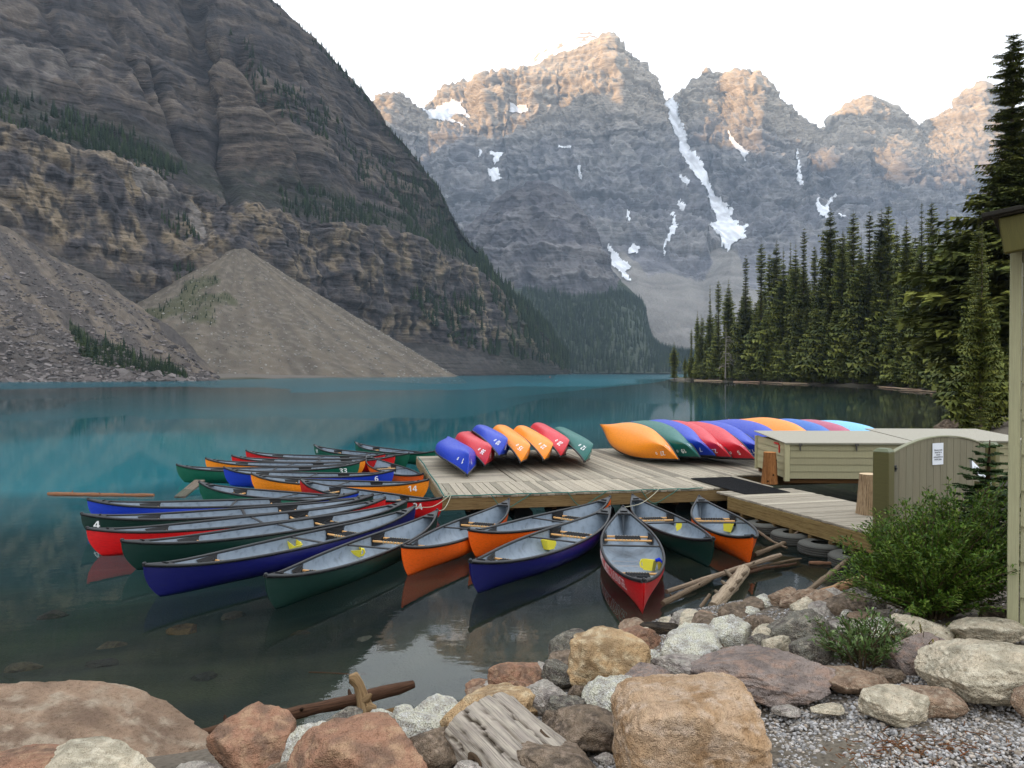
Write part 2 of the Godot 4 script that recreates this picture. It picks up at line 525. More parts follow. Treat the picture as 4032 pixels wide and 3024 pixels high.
func build_left_mountain() -> void:
	var rows := [[Vector3(-321.7, 0.1, -380), Vector3(-273, 0.1, -410), Vector3(-218.4, 0.1, -450), Vector3(-203.5, -0.1, -500), Vector3(-157.1, -0.2, -560), Vector3(-114.2, -0.1, -620), Vector3(-80.6, -0.1, -650), Vector3(-44, 0, -690), Vector3(11.6, 0.4, -800), Vector3(74.6, 0.7, -1000)],
		[Vector3(-362.8, 97, -430), Vector3(-298.8, 87.9, -450), Vector3(-261.4, 72, -470), Vector3(-228.6, 51.4, -490), Vector3(-211.1, 79.3, -520), Vector3(-193.4, 92.8, -545), Vector3(-173.2, 86.7, -570), Vector3(-148.9, 59.6, -610), Vector3(-119.6, 39.9, -650), Vector3(-85.5, 31.9, -690), Vector3(-42.7, 26.4, -740), Vector3(-7.6, 33.7, -790), Vector3(28.6, 21.3, -880), Vector3(74.6, 4, -1000)],
		[Vector3(-391.6, 162.9, -465), Vector3(-318.1, 156.6, -480), Vector3(-292.5, 143.8, -490), Vector3(-266.9, 143.1, -520), Vector3(-244.8, 142, -540), Vector3(-220.4, 130.5, -560), Vector3(-203.9, 129.8, -580), Vector3(-182.2, 128.8, -600), Vector3(-148.3, 127.6, -640), Vector3(-106, 127.9, -690), Vector3(-64.9, 115.2, -740), Vector3(-31.7, 106.1, -800), Vector3(-3.1, 82.9, -860), Vector3(24.3, 49.8, -920), Vector3(74.6, 8.8, -1000)],
		[Vector3(-429.1, 205.7, -510), Vector3(-351, 193.2, -530), Vector3(-315, 183, -550), Vector3(-295.8, 175.3, -570), Vector3(-270.9, 170.8, -590), Vector3(-247.3, 159, -610), Vector3(-229, 157.7, -630), Vector3(-196.4, 160, -660), Vector3(-168.1, 160.1, -690), Vector3(-135.9, 161.3, -740), Vector3(-97.7, 154.5, -790), Vector3(-54.1, 138.1, -850), Vector3(-24.9, 113.7, -900), Vector3(13.7, 68.5, -950), Vector3(74.6, 14.8, -1000)],
		[Vector3(-520.7, 330.5, -620), Vector3(-423.1, 310.7, -640), Vector3(-377.3, 300.7, -660), Vector3(-327.9, 293.6, -680), Vector3(-306.2, 291.7, -705), Vector3(-295.5, 291.3, -725), Vector3(-264.5, 275.2, -695), Vector3(-228.8, 264.7, -700), Vector3(-196.5, 263.4, -770), Vector3(-162.2, 244.1, -830), Vector3(-117.9, 211.5, -870), Vector3(-68.1, 162.2, -900), Vector3(-25.7, 122.9, -930), Vector3(13.9, 75, -960), Vector3(75, 17.9, -1005)],
		[Vector3(-752.6, 733.4, -900), Vector3(-579.3, 675.8, -880), Vector3(-469.6, 616.9, -870), Vector3(-362.3, 518.4, -860), Vector3(-311.2, 467.5, -860), Vector3(-265.2, 416.6, -860), Vector3(-240.2, 390.9, -862), Vector3(-210.4, 360.3, -866), Vector3(-180.6, 331.6, -872), Vector3(-161.3, 313.7, -880), Vector3(-130.9, 276.8, -888), Vector3(-99.8, 232, -895), Vector3(-78.8, 202.6, -900), Vector3(-57.6, 166.9, -905), Vector3(-25.7, 133, -930), Vector3(2.3, 103.2, -955), Vector3(32, 70.9, -985), Vector3(75.4, 24.1, -1010)],
		[Vector3(-812.6, 623.4, -1230), Vector3(-639.3, 565.8, -1210), Vector3(-529.6, 506.9, -1200), Vector3(-422.3, 408.4, -1190), Vector3(-371.2, 357.5, -1190), Vector3(-325.2, 306.6, -1190), Vector3(-300.2, 280.9, -1192), Vector3(-270.4, 250.3, -1196), Vector3(-240.6, 221.6, -1202), Vector3(-221.3, 203.7, -1210), Vector3(-190.9, 166.8, -1218), Vector3(-159.8, 122, -1225), Vector3(-138.8, 92.6, -1230), Vector3(-117.6, 56.9, -1235), Vector3(-85.7, 23, -1260), Vector3(-57.7, -6.8, -1285), Vector3(-28, -39.1, -1315), Vector3(15.4, -85.9, -1340)]]
	var keys := [PackedFloat32Array([-300, 0, 300, 430, 640, 800, 900, 1000, 1130, 1230]), PackedFloat32Array([-300, 0, 180, 330, 430, 515, 600, 700, 800, 900, 1010, 1090, 1160, 1230]), PackedFloat32Array([-300, 0, 110, 250, 350, 450, 520, 600, 720, 850, 960, 1040, 1100, 1150, 1230]), PackedFloat32Array([-300, 0, 150, 240, 340, 430, 500, 610, 700, 800, 900, 1000, 1060, 1130, 1230]), PackedFloat32Array([-300, 0, 150, 300, 380, 425, 470, 560, 680, 780, 880, 980, 1060, 1130, 1230]), PackedFloat32Array([-300, 0, 200, 400, 500, 590, 640, 700, 760, 800, 860, 920, 960, 1000, 1060, 1110, 1160, 1230]), PackedFloat32Array([-300, 0, 200, 400, 500, 590, 640, 700, 760, 800, 860, 920, 960, 1000, 1060, 1110, 1160, 1230])]
	var vs := [0, 0.12, 0.36, 0.46, 0.72, 1, 1.25]
	var nu := 600
	var nv := 430
	var u0 := -300.0
	var u1 := 1230.0
	var P := loft(rows, keys, vs, nu, nv, u0, u1)
	var N := grid_normals(P, nu, nv)
	var ribs := noise(41, 1.0 / 46.0, 3, FastNoiseLite.TYPE_CELLULAR)
	var big := noise(42, 1.0 / 150.0, 3)
	var small := noise(43, 1.0 / 8.0, 4)
	var joints := noise(46, 1.0 / 13.0, 2, FastNoiseLite.TYPE_CELLULAR)
	var stain := noise(44, 1.0 / 22.0, 4)
	var gullies := [[PackedVector2Array([Vector2(0.4079, 0.8738), Vector2(0.425, 0.7826), Vector2(0.4404, 0.699), Vector2(0.4551, 0.6096), Vector2(0.4746, 0.5299), Vector2(0.4968, 0.4448), Vector2(0.5046, 0.3516)]), 10, 14], [PackedVector2Array([Vector2(0.3294, 0.6821), Vector2(0.3495, 0.6052), Vector2(0.3745, 0.5503), Vector2(0.4044, 0.5033)]), 12, 10], [PackedVector2Array([Vector2(0.249, 0.7289), Vector2(0.2998, 0.6436), Vector2(0.3295, 0.5731)]), 8, 12], [PackedVector2Array([Vector2(0.5199, 0.7751), Vector2(0.5599, 0.7074), Vector2(0.5882, 0.6477), Vector2(0.6384, 0.5658), Vector2(0.664, 0.4832)]), 9, 14], [PackedVector2Array([Vector2(0.4794, 0.3632), Vector2(0.4995, 0.2497), Vector2(0.5118, 0.1472)]), 8, 9], [PackedVector2Array([Vector2(0.094, 0.7345), Vector2(0.1397, 0.6439), Vector2(0.1892, 0.531)]), 6, 14], [PackedVector2Array([Vector2(0.6385, 0.8265), Vector2(0.7183, 0.7426), Vector2(0.7993, 0.6862), Vector2(0.8796, 0.6236)]), 7, 12]]
	var scree_polys := [PackedVector2Array([Vector2(419.7283, 0.501), Vector2(479.6199, 0.5106), Vector2(519.292, 0.4533), Vector2(619.2018, 0.3968), Vector2(699.0237, 0.3706), Vector2(599.9553, 0.3696), Vector2(499.5631, 0.373), Vector2(439.6957, 0.4082)]), PackedVector2Array([Vector2(999.4458, 0.1003), Vector2(1099.0833, 0.1186), Vector2(1156.422, 0.0274), Vector2(999.9592, 0.007)])]
	var pale_polys := [PackedVector2Array([Vector2(0, 0.6068), Vector2(58.8362, 0.6616), Vector2(150, 0.6554), Vector2(229.0071, 0.6686), Vector2(189.1566, 0.5892), Vector2(119.1473, 0.5463), Vector2(58.6671, 0.4719), Vector2(0, 0.476)]), PackedVector2Array([Vector2(259.6492, 0.3568), Vector2(349.9402, 0.3443), Vector2(429.5037, 0.3165), Vector2(449.4675, 0.1788), Vector2(398.9393, 0.2512), Vector2(299.0319, 0.2959)])]
	var buttress := [PackedVector2Array([Vector2(430.1552, 0.7598), Vector2(499.88, 0.7653), Vector2(544.9216, 0.7674), Vector2(587.9467, 0.726), Vector2(612.7261, 0.6609), Vector2(638.218, 0.5925), Vector2(628.8755, 0.511), Vector2(558.909, 0.4951), Vector2(489.7495, 0.5031), Vector2(464.8391, 0.5908), Vector2(445.34, 0.676)])]
	var C := PackedColorArray()
	C.resize(P.size())
	for j in nv:
		var v := float(j) / (nv - 1) * 1.25
		for i in nu:
			var u := u0 + (u1 - u0) * i / (nu - 1)
			var k := j * nu + i
			var p := P[k]
			var cliff := clampf(smoothstep(0.09, 0.14, v) * (1.0 - smoothstep(0.345, 0.39, v)), 0.0, 1.0)
			var upper := smoothstep(0.45, 0.52, v)
			var uvp := Vector2(u, v)
			var yy := p.y + p.x * 0.16 + big.get_noise_3dv(p) * 26.0
			var rib := -ribs.get_noise_3d(p.x * 1.0, p.y * 0.3, p.z * 0.8) - 0.4
			var b1 := beds(yy, 11.0, 3)
			var b2 := beds(yy + stain.get_noise_3dv(p) * 3.0, 3.6, 7)
			var rough := small.get_noise_3dv(p)
			var gul := 0.0
			var dark := 0.0
			if v > 0.3 and v < 1.02:
				for gl: Array in gullies:
					var d := line_dist(Vector2(u / 1000.0, v), gl[0]) * 1000.0
					gul = maxf(gul, gl[1] * exp(-pow(d / gl[2], 2.0)))
					dark = maxf(dark, exp(-pow(d / (gl[2] * 0.7), 2.0)))
			var crack := -joints.get_noise_3d(p.x, p.y * 0.22, p.z) - 0.4
			var off := rib * (20.0 * cliff + 5.0 * upper + 3.0) + crack * (9.0 * cliff + 2.6 * upper) + (b1 - 0.5) * (5.0 * cliff + 2.0 * upper + 1.0) + (b2 - 0.5) * (3.8 * cliff + 2.0 * upper + 0.4) + rough * (1.6 + 1.4 * cliff) + big.get_noise_3dv(p * 1.2) * (12.0 * upper + 5.0) - gul
			if v > 1.0:
				off *= 1.0 - (v - 1.0) / 0.25
			off *= smoothstep(0.0, 0.05, v) * clampf((u1 - u) / 120.0, 0.15, 1.0) * (1.0 - 0.55 * smoothstep(0.9, 1.0, v))
			P[k] = p + N[k] * off
			# the rock's own colours
			var st := stain.get_noise_3d(p.x, p.y * 0.5, p.z)
			var base := Color(0.45, 0.415, 0.395).lerp(Color(0.55, 0.50, 0.46), b1)
			base = base.lerp(Color(0.33, 0.32, 0.335), clampf(0.35 - st * 1.6, 0.0, 0.7))
			if cliff > 0.0:
				var ochre := clampf(st * 2.2 + 0.25 + crack * 0.6, 0.0, 1.0) * cliff
				base = base.lerp(Color(0.645, 0.57, 0.465), ochre * 0.75)
				base = base.lerp(Color(0.24, 0.235, 0.245), clampf(-stain.get_noise_3d(p.x * 3.6, p.y * 0.14, p.z * 3.6) * 2.6 - 0.05, 0.0, 1.0) * cliff * 0.8)
			if inside(Vector2(u + st * 40.0, v + rough * 0.03), buttress):
				base = base.lerp(Color(0.50, 0.44, 0.405), 0.45).lerp(Color(0.60, 0.54, 0.46), b2 * 0.35)
			if inside(uvp, pale_polys):
				base = base.lerp(Color(0.58, 0.55, 0.53), clampf(0.45 + st * 1.5, 0.0, 0.9))
			if v < 0.11 or inside(uvp, scree_polys):
				base = Color(0.44, 0.42, 0.40).lerp(Color(0.36, 0.345, 0.34), clampf(0.5 + rough * 0.8 + st, 0.0, 1.0))
			# turf and low growth on the ledges and on the shoulder
			var turf := smoothstep(0.36, 0.40, v) * (1.0 - smoothstep(0.46, 0.53, v))
			turf = maxf(turf, smoothstep(820.0, 1000.0, u) * smoothstep(0.36, 0.5, v))
			turf = maxf(turf, smoothstep(1060.0, 1120.0, u))
			if turf > 0.0 and stain.get_noise_3dv(p * 1.3) + rough * 0.3 > -0.25:
				base = base.lerp(Color(0.23, 0.245, 0.20), 0.5 * turf)
			base = base.lerp(Color(0.25, 0.245, 0.26), dark * 0.25)
			C[k] = base * (0.64 + 0.17 * b2 + 0.16 * rough + 0.12 * cliff)
	var mb := MB.new()
	mb.grid(P, nu, nv, false, C)
	struct("mountain_left", mb.mesh(), M.cliff)
	# conifers on its ledges, shoulder and skyline: too many and too small to count
	var spots := []
	var dens := noise(45, 1.0 / 30.0, 2)
	var areas: Array = [[PackedVector2Array([Vector2(-251.6046, 0.4608), Vector2(0, 0.46), Vector2(88.6799, 0.4942), Vector2(239.8515, 0.4899), Vector2(299.2278, 0.4778), Vector2(344.8366, 0.4626), Vector2(429.8862, 0.4396), Vector2(359.6345, 0.3789), Vector2(249.9807, 0.3653), Vector2(109.9589, 0.3633), Vector2(0, 0.3713), Vector2(-251.3618, 0.3725)]), 470, -251.6, 429.9, 0.3633, 0.4942, -0.25, 5, 10],
		[PackedVector2Array([Vector2(139.6499, 0.4806), Vector2(329.6712, 0.4669), Vector2(389.2034, 0.4231), Vector2(369.3628, 0.3426), Vector2(250, 0.36), Vector2(149.037, 0.402)]), 150, 139.6, 389.2, 0.3426, 0.4806, -0.3, 6, 11],
		[PackedVector2Array([Vector2(494.9045, 0.7916), Vector2(544.9297, 0.7953), Vector2(578.6694, 0.7554), Vector2(648.0689, 0.7503), Vector2(718.2212, 0.7237), Vector2(799.2876, 0.7353), Vector2(859.2038, 0.7129), Vector2(928.9386, 0.6408), Vector2(989.0484, 0.4246), Vector2(959.3464, 0.393), Vector2(858.7072, 0.5486), Vector2(779.339, 0.5642), Vector2(699.3069, 0.5985), Vector2(597.9616, 0.6528), Vector2(539.8855, 0.7233)]), 560, 494.9, 989, 0.393, 0.7953, -0.2, 5, 10],
		[PackedVector2Array([Vector2(599.4942, 0.4679), Vector2(718.8809, 0.4667), Vector2(799.9402, 0.4768), Vector2(879.0386, 0.4845), Vector2(958.8231, 0.4223), Vector2(938.8162, 0.3576), Vector2(849.8542, 0.3675), Vector2(719.9517, 0.3636), Vector2(609.4769, 0.3696)]), 440, 599.5, 958.8, 0.3576, 0.4845, -0.2, 5, 10],
		[PackedVector2Array([Vector2(819.0695, 0.7769), Vector2(899.5927, 0.8129), Vector2(999.8673, 0.9269), Vector2(1060, 0.7978), Vector2(1040, 0.36), Vector2(959.6153, 0.3789), Vector2(869.0181, 0.5665)]), 520, 819.1, 1060, 0.36, 0.9269, -0.3, 5, 11],
		[PackedVector2Array([Vector2(590, 1), Vector2(700, 1), Vector2(800, 1), Vector2(860, 1), Vector2(920, 1), Vector2(1000, 1), Vector2(999.8299, 0.906), Vector2(914.7534, 0.9228), Vector2(854.7995, 0.9475), Vector2(794.8736, 0.9572), Vector2(694.8524, 0.9606), Vector2(584.8624, 0.9772)]), 240, 584.9, 1000, 0.906, 1, -1, 4, 9],
		[PackedVector2Array([Vector2(999.905, 0.9477), Vector2(1060, 0.9533), Vector2(1109.9611, 0.9769), Vector2(1159.8975, 0.9715), Vector2(1230, 0.9438), Vector2(1230, 0.0982), Vector2(1147.5916, 0.052), Vector2(1098.5421, 0.0903), Vector2(1084.4817, 0.2088), Vector2(1049.2184, 0.2913), Vector2(1009.145, 0.4183)]), 900, 999.9, 1230, 0.052, 0.9769, -0.6, 8, 17],
		[PackedVector2Array([Vector2(868.7817, 0.2047), Vector2(959.0906, 0.2482), Vector2(1039.5882, 0.2809), Vector2(1089.8733, 0.1655), Vector2(1088.2094, 0.0683), Vector2(1009.9823, 0.1226), Vector2(899.5672, 0.1703)]), 200, 868.8, 1089.9, 0.0683, 0.2809, -0.1, 7, 16],
		[PackedVector2Array([Vector2(339.607, 0.2939), Vector2(398.957, 0.2644), Vector2(439.6128, 0.1812), Vector2(398.8681, 0.1995), Vector2(349.5934, 0.2537)]), 40, 339.6, 439.6, 0.1812, 0.2939, -0.3, 4, 8],
		[PackedVector2Array([Vector2(358.9556, 0.1636), Vector2(419.4182, 0.1089), Vector2(439.3854, 0.0802), Vector2(388.1874, 0.0878)]), 30, 359, 439.4, 0.0802, 0.1636, -0.6, 5, 9]]
	for a: Array in areas:
		var made := 0
		var tries := 0
		while made < a[1] and tries < a[1] * 30:
			tries += 1
			var q := Vector2(rng.randf_range(a[2], a[3]), rng.randf_range(a[4], a[5]))
			if not Geometry2D.is_point_in_polygon(q, a[0]):
				continue
			var i := int((q.x - u0) / (u1 - u0) * (nu - 1))
			var j := int(q.y / 1.25 * (nv - 1))
			var p: Vector3 = P[j * nu + i]
			if dens.get_noise_3dv(p) < a[6]:
				continue
			made += 1
			spots.push_back([p - Vector3(0, 0.6, 0), rng.randf_range(a[7], a[8])])
	forest("hillside_conifers", spots, "dark conifers clinging to ledges and shoulder of the cliff on the left")

func forest(called: String, spots: Array, label: String) -> void:
	# one mass of far trees
	var mm := MultiMesh.new()
	mm.transform_format = MultiMesh.TRANSFORM_3D
	mm.use_colors = true
	mm.mesh = far_tree_mesh()
	mm.instance_count = spots.size()
	for k in spots.size():
		var h: float = spots[k][1]
		var w := h * rng.randf_range(0.8, 1.25)
		mm.set_instance_transform(k, Transform3D(Basis(Vector3.UP, rng.randf() * TAU).scaled_local(Vector3(w, h, w)), spots[k][0]))
		var t := rng.randf()
		mm.set_instance_color(k, Color(0.15, 0.19, 0.15).lerp(Color(0.24, 0.28, 0.19), t * t))
	var o := MultiMeshInstance3D.new()
	o.name = numbered(called)
	o.multimesh = mm
	o.material_override = M.far_needles
	add_child(o, true)
	tag(o, label, "trees", "", "stuff")

var far_tree: ArrayMesh
func far_tree_mesh() -> ArrayMesh:
	if far_tree:
		return far_tree
	var mb := MB.new()
	var r := RandomNumberGenerator.new()
	r.seed = 5
	for k in 7:
		var y := 0.05 + 0.128 * k
		var rad := 0.19 * (1.0 - k / 7.6)
		for s in 7:
			var a := TAU * (s + 0.5 * (k % 2)) / 7.0
			var l := rad * r.randf_range(0.7, 1.2)
			var tip := Vector3(cos(a) * l, y - 0.03, sin(a) * l)
			var d := Vector3(cos(a + 0.45), 0, sin(a + 0.45)) * l * 0.55
			var e := Vector3(cos(a - 0.45), 0, sin(a - 0.45)) * l * 0.55
			var top := Vector3(0, y + 0.17, 0)
			var nn := Vector3(cos(a), 0.6, sin(a)).normalized()
			mb.tri2(top, tip, Vector3(d.x, y + 0.03, d.z), nn)
			mb.tri2(top, Vector3(e.x, y + 0.03, e.z), tip, nn)
	far_tree = mb.mesh()
	return far_tree

func build_far_wall() -> void:
	var rows := [[Vector3(-464.3, 8.5, -1900), Vector3(210.2, 16.9, -1800), Vector3(382.7, 26.3, -1700), Vector3(556.6, 23.3, -1700), Vector3(1510.2, 24.5, -1800)],
		[Vector3(-610.1, 250.7, -2500), Vector3(-9, 280.7, -2500), Vector3(285.5, 363.3, -2450), Vector3(411.4, 400.6, -2500), Vector3(491.6, 356, -2450), Vector3(584.7, 275.3, -2350), Vector3(697.5, 380.9, -2450), Vector3(831.8, 400.6, -2500), Vector3(981.8, 430.6, -2500), Vector3(1191.7, 460.5, -2500), Vector3(2092.2, 460.5, -2500)],
		[Vector3(-682.3, 565.7, -2800), Vector3(-346.1, 599.2, -2800), Vector3(-171.7, 610.2, -2700), Vector3(-10.3, 626.9, -2850), Vector3(155.1, 621.5, -2750), Vector3(360.2, 589.7, -2680), Vector3(565.5, 619.2, -2740), Vector3(727.6, 646.2, -2860), Vector3(806.2, 614.7, -2720), Vector3(884.2, 585.3, -2660), Vector3(1065.1, 632.7, -2800), Vector3(1181.5, 614.7, -2720), Vector3(1357.6, 661, -2850), Vector3(1475.1, 621.5, -2750), Vector3(1699.7, 644, -2850), Vector3(2425.9, 620.5, -2900)],
		[Vector3(-742.4, 853, -3050), Vector3(-487.9, 895.5, -2950), Vector3(-376.6, 889.4, -3050), Vector3(-187.4, 895.5, -2950), Vector3(-29, 898.7, -3020), Vector3(129.5, 903.8, -2920), Vector3(331.4, 865.2, -2850), Vector3(403.9, 856.2, -2820), Vector3(606.5, 919.7, -3030), Vector3(662.7, 934.8, -3080), Vector3(708.3, 928.5, -3000), Vector3(810.7, 922.4, -2980), Vector3(908.9, 862.2, -2840), Vector3(1032.6, 828.5, -2900), Vector3(1125.1, 819, -2960), Vector3(1190, 782.9, -2860), Vector3(1365.1, 819.2, -3060), Vector3(1429.5, 815.3, -3080), Vector3(1458.9, 776.5, -2900), Vector3(1640.5, 800.9, -3060), Vector3(1711.6, 732, -2930), Vector3(1860.7, 731.5, -3000), Vector3(2676.2, 741.8, -3200)],
		[Vector3(-778.5, 990.2, -3200), Vector3(-534.5, 1049.3, -3120), Vector3(-472.3, 1045, -3080), Vector3(-392.5, 1037.2, -3180), Vector3(-284.2, 1092.9, -3250), Vector3(-184, 1085.6, -3200), Vector3(-101.3, 1042.7, -3020), Vector3(-11.1, 1059.7, -3080), Vector3(79.1, 1044.8, -3000), Vector3(191.8, 1072.6, -3080), Vector3(241.5, 1066.2, -3010), Vector3(340.4, 1037.9, -2930), Vector3(400.1, 1020.2, -2880), Vector3(518.7, 1080.3, -3050), Vector3(630.7, 1066.6, -3200), Vector3(692.5, 1063.6, -3220), Vector3(743.3, 1096.9, -3150), Vector3(859.1, 1119.2, -3160), Vector3(899.3, 1076.8, -3040), Vector3(952.3, 1027.4, -2950), Vector3(1096.2, 980.8, -3080), Vector3(1273.6, 942.5, -3200), Vector3(1409, 1033.4, -3340), Vector3(1496.8, 1050.8, -3270), Vector3(1663.9, 1052.8, -3370), Vector3(1817.6, 1015.9, -3450), Vector3(1920.8, 1039.6, -3360), Vector3(2023.1, 1070.1, -3330), Vector3(2926, 894.8, -3500)],
		[Vector3(-802.7, 1080.1, -3300), Vector3(-557.7, 1127.6, -3200), Vector3(-482.9, 1138.1, -3150), Vector3(-433.1, 1139, -3200), Vector3(-401, 1108.4, -3250), Vector3(-338, 1177.6, -3400), Vector3(-287, 1254.6, -3400), Vector3(-192.5, 1260.1, -3350), Vector3(-105.6, 1200, -3150), Vector3(64.1, 1241.3, -3150), Vector3(177.2, 1297.5, -3150), Vector3(250.1, 1309.3, -3120), Vector3(355.1, 1329.6, -3060), Vector3(375.8, 1330.7, -3050), Vector3(429.8, 1297.5, -3070), Vector3(492.9, 1266.6, -3120), Vector3(554.3, 1237.5, -3150), Vector3(640.3, 1154.9, -3300), Vector3(699.6, 1168.6, -3300), Vector3(756.8, 1234.2, -3250), Vector3(824.8, 1267.1, -3250), Vector3(883.2, 1253.5, -3250), Vector3(915.4, 1232, -3160), Vector3(972.2, 1221.6, -3100), Vector3(1012.8, 1166.3, -3110), Vector3(1138.5, 1085.6, -3200), Vector3(1224.8, 1034.7, -3250), Vector3(1313.1, 1021.1, -3300), Vector3(1455.1, 1155.9, -3500), Vector3(1519.4, 1205.3, -3480), Vector3(1585.1, 1217.1, -3420), Vector3(1686.9, 1190.1, -3460), Vector3(1816.4, 1140.6, -3550), Vector3(1896.2, 1120.1, -3600), Vector3(1981.5, 1203.6, -3580), Vector3(2074, 1267.3, -3520), Vector3(2123.1, 1284, -3480), Vector3(2283.7, 1204.1, -3550), Vector3(3008.8, 984.8, -3600)],
		[Vector3(-802.7, 820.1, -3720), Vector3(-557.7, 867.6, -3620), Vector3(-482.9, 878.1, -3570), Vector3(-433.1, 879, -3620), Vector3(-401, 848.4, -3670), Vector3(-338, 917.6, -3820), Vector3(-287, 994.6, -3820), Vector3(-192.5, 1000.1, -3770), Vector3(-105.6, 940, -3570), Vector3(64.1, 981.3, -3570), Vector3(177.2, 1037.5, -3570), Vector3(250.1, 1049.3, -3540), Vector3(355.1, 1069.6, -3480), Vector3(375.8, 1070.7, -3470), Vector3(429.8, 1037.5, -3490), Vector3(492.9, 1006.6, -3540), Vector3(554.3, 977.5, -3570), Vector3(640.3, 894.9, -3720), Vector3(699.6, 908.6, -3720), Vector3(756.8, 974.2, -3670), Vector3(824.8, 1007.1, -3670), Vector3(883.2, 993.5, -3670), Vector3(915.4, 972, -3580), Vector3(972.2, 961.6, -3520), Vector3(1012.8, 906.3, -3530), Vector3(1138.5, 825.6, -3620), Vector3(1224.8, 774.7, -3670), Vector3(1313.1, 761.1, -3720), Vector3(1455.1, 895.9, -3920), Vector3(1519.4, 945.3, -3900), Vector3(1585.1, 957.1, -3840), Vector3(1686.9, 930.1, -3880), Vector3(1816.4, 880.6, -3970), Vector3(1896.2, 860.1, -4020), Vector3(1981.5, 943.6, -4000), Vector3(2074, 1007.3, -3940), Vector3(2123.1, 1024, -3900), Vector3(2283.7, 944.1, -3970), Vector3(3008.8, 724.8, -4020)]]
	var keys := [PackedFloat32Array([700, 1300, 1480, 1650, 2500]), PackedFloat32Array([700, 1100, 1300, 1380, 1440, 1520, 1580, 1660, 1760, 1900, 2500]), PackedFloat32Array([700, 900, 1000, 1100, 1200, 1330, 1450, 1530, 1600, 1660, 1740, 1830, 1900, 2000, 2100, 2500]), PackedFloat32Array([700, 830, 900, 1000, 1090, 1180, 1300, 1345, 1440, 1465, 1500, 1560, 1640, 1700, 1740, 1800, 1850, 1880, 1945, 2000, 2080, 2140, 2500]), PackedFloat32Array([700, 820, 850, 900, 960, 1010, 1050, 1100, 1150, 1210, 1240, 1300, 1338, 1390, 1435, 1465, 1500, 1560, 1600, 1645, 1700, 1770, 1810, 1870, 1930, 1985, 2060, 2120, 2500]), PackedFloat32Array([700, 815, 850, 880, 900, 940, 965, 1010, 1050, 1140, 1200, 1240, 1300, 1312, 1340, 1370, 1400, 1430, 1460, 1495, 1530, 1560, 1590, 1630, 1650, 1700, 1735, 1770, 1800, 1835, 1880, 1920, 1960, 1985, 2030, 2090, 2125, 2180, 2500]), PackedFloat32Array([700, 815, 850, 880, 900, 940, 965, 1010, 1050, 1140, 1200, 1240, 1300, 1312, 1340, 1370, 1400, 1430, 1460, 1495, 1530, 1560, 1590, 1630, 1650, 1700, 1735, 1770, 1800, 1835, 1880, 1920, 1960, 1985, 2030, 2090, 2125, 2180, 2500])]
	var vs := [0, 0.2, 0.4, 0.62, 0.82, 1, 1.2]
	var nu := 720
	var nv := 400
	var u0 := 700.0
	var u1 := 2500.0
	var P := loft(rows, keys, vs, nu, nv, u0, u1)
	var N := grid_normals(P, nu, nv)
	var ribs := noise(51, 1.0 / 170.0, 3, FastNoiseLite.TYPE_CELLULAR)
	var big := noise(52, 1.0 / 420.0, 3)
	var small := noise(53, 1.0 / 34.0, 3)
	var stain := noise(54, 1.0 / 110.0, 4)
	var joints := noise(55, 1.0 / 45.0, 3, FastNoiseLite.TYPE_SIMPLEX_SMOOTH, FastNoiseLite.FRACTAL_RIDGED)
	var scree_polys := [PackedVector2Array([Vector2(1290.2072, 0.2043), Vector2(1344.609, 0.2063), Vector2(1400.7628, 0.1437), Vector2(1450.4656, 0.1755), Vector2(1500.5802, 0.1854), Vector2(1529.683, 0.2111), Vector2(1544.5908, 0.2281), Vector2(1569.7835, 0.2187), Vector2(1599.717, 0.1834), Vector2(1609.7408, 0.1204), Vector2(1659.7657, 0.0995), Vector2(1697.3771, 0), Vector2(1204.377, 0.0024), Vector2(1290.3063, 0.1185)]), PackedVector2Array([Vector2(1059.5716, 0.262), Vector2(1110.2038, 0.207), Vector2(1141.6687, 0.1556), Vector2(1081.7024, 0.1435), Vector2(1039.849, 0.2224)]), PackedVector2Array([Vector2(1529.7679, 0.2577), Vector2(1559.7957, 0.2437), Vector2(1599.717, 0.1834), Vector2(1559.5282, 0.1616)])]
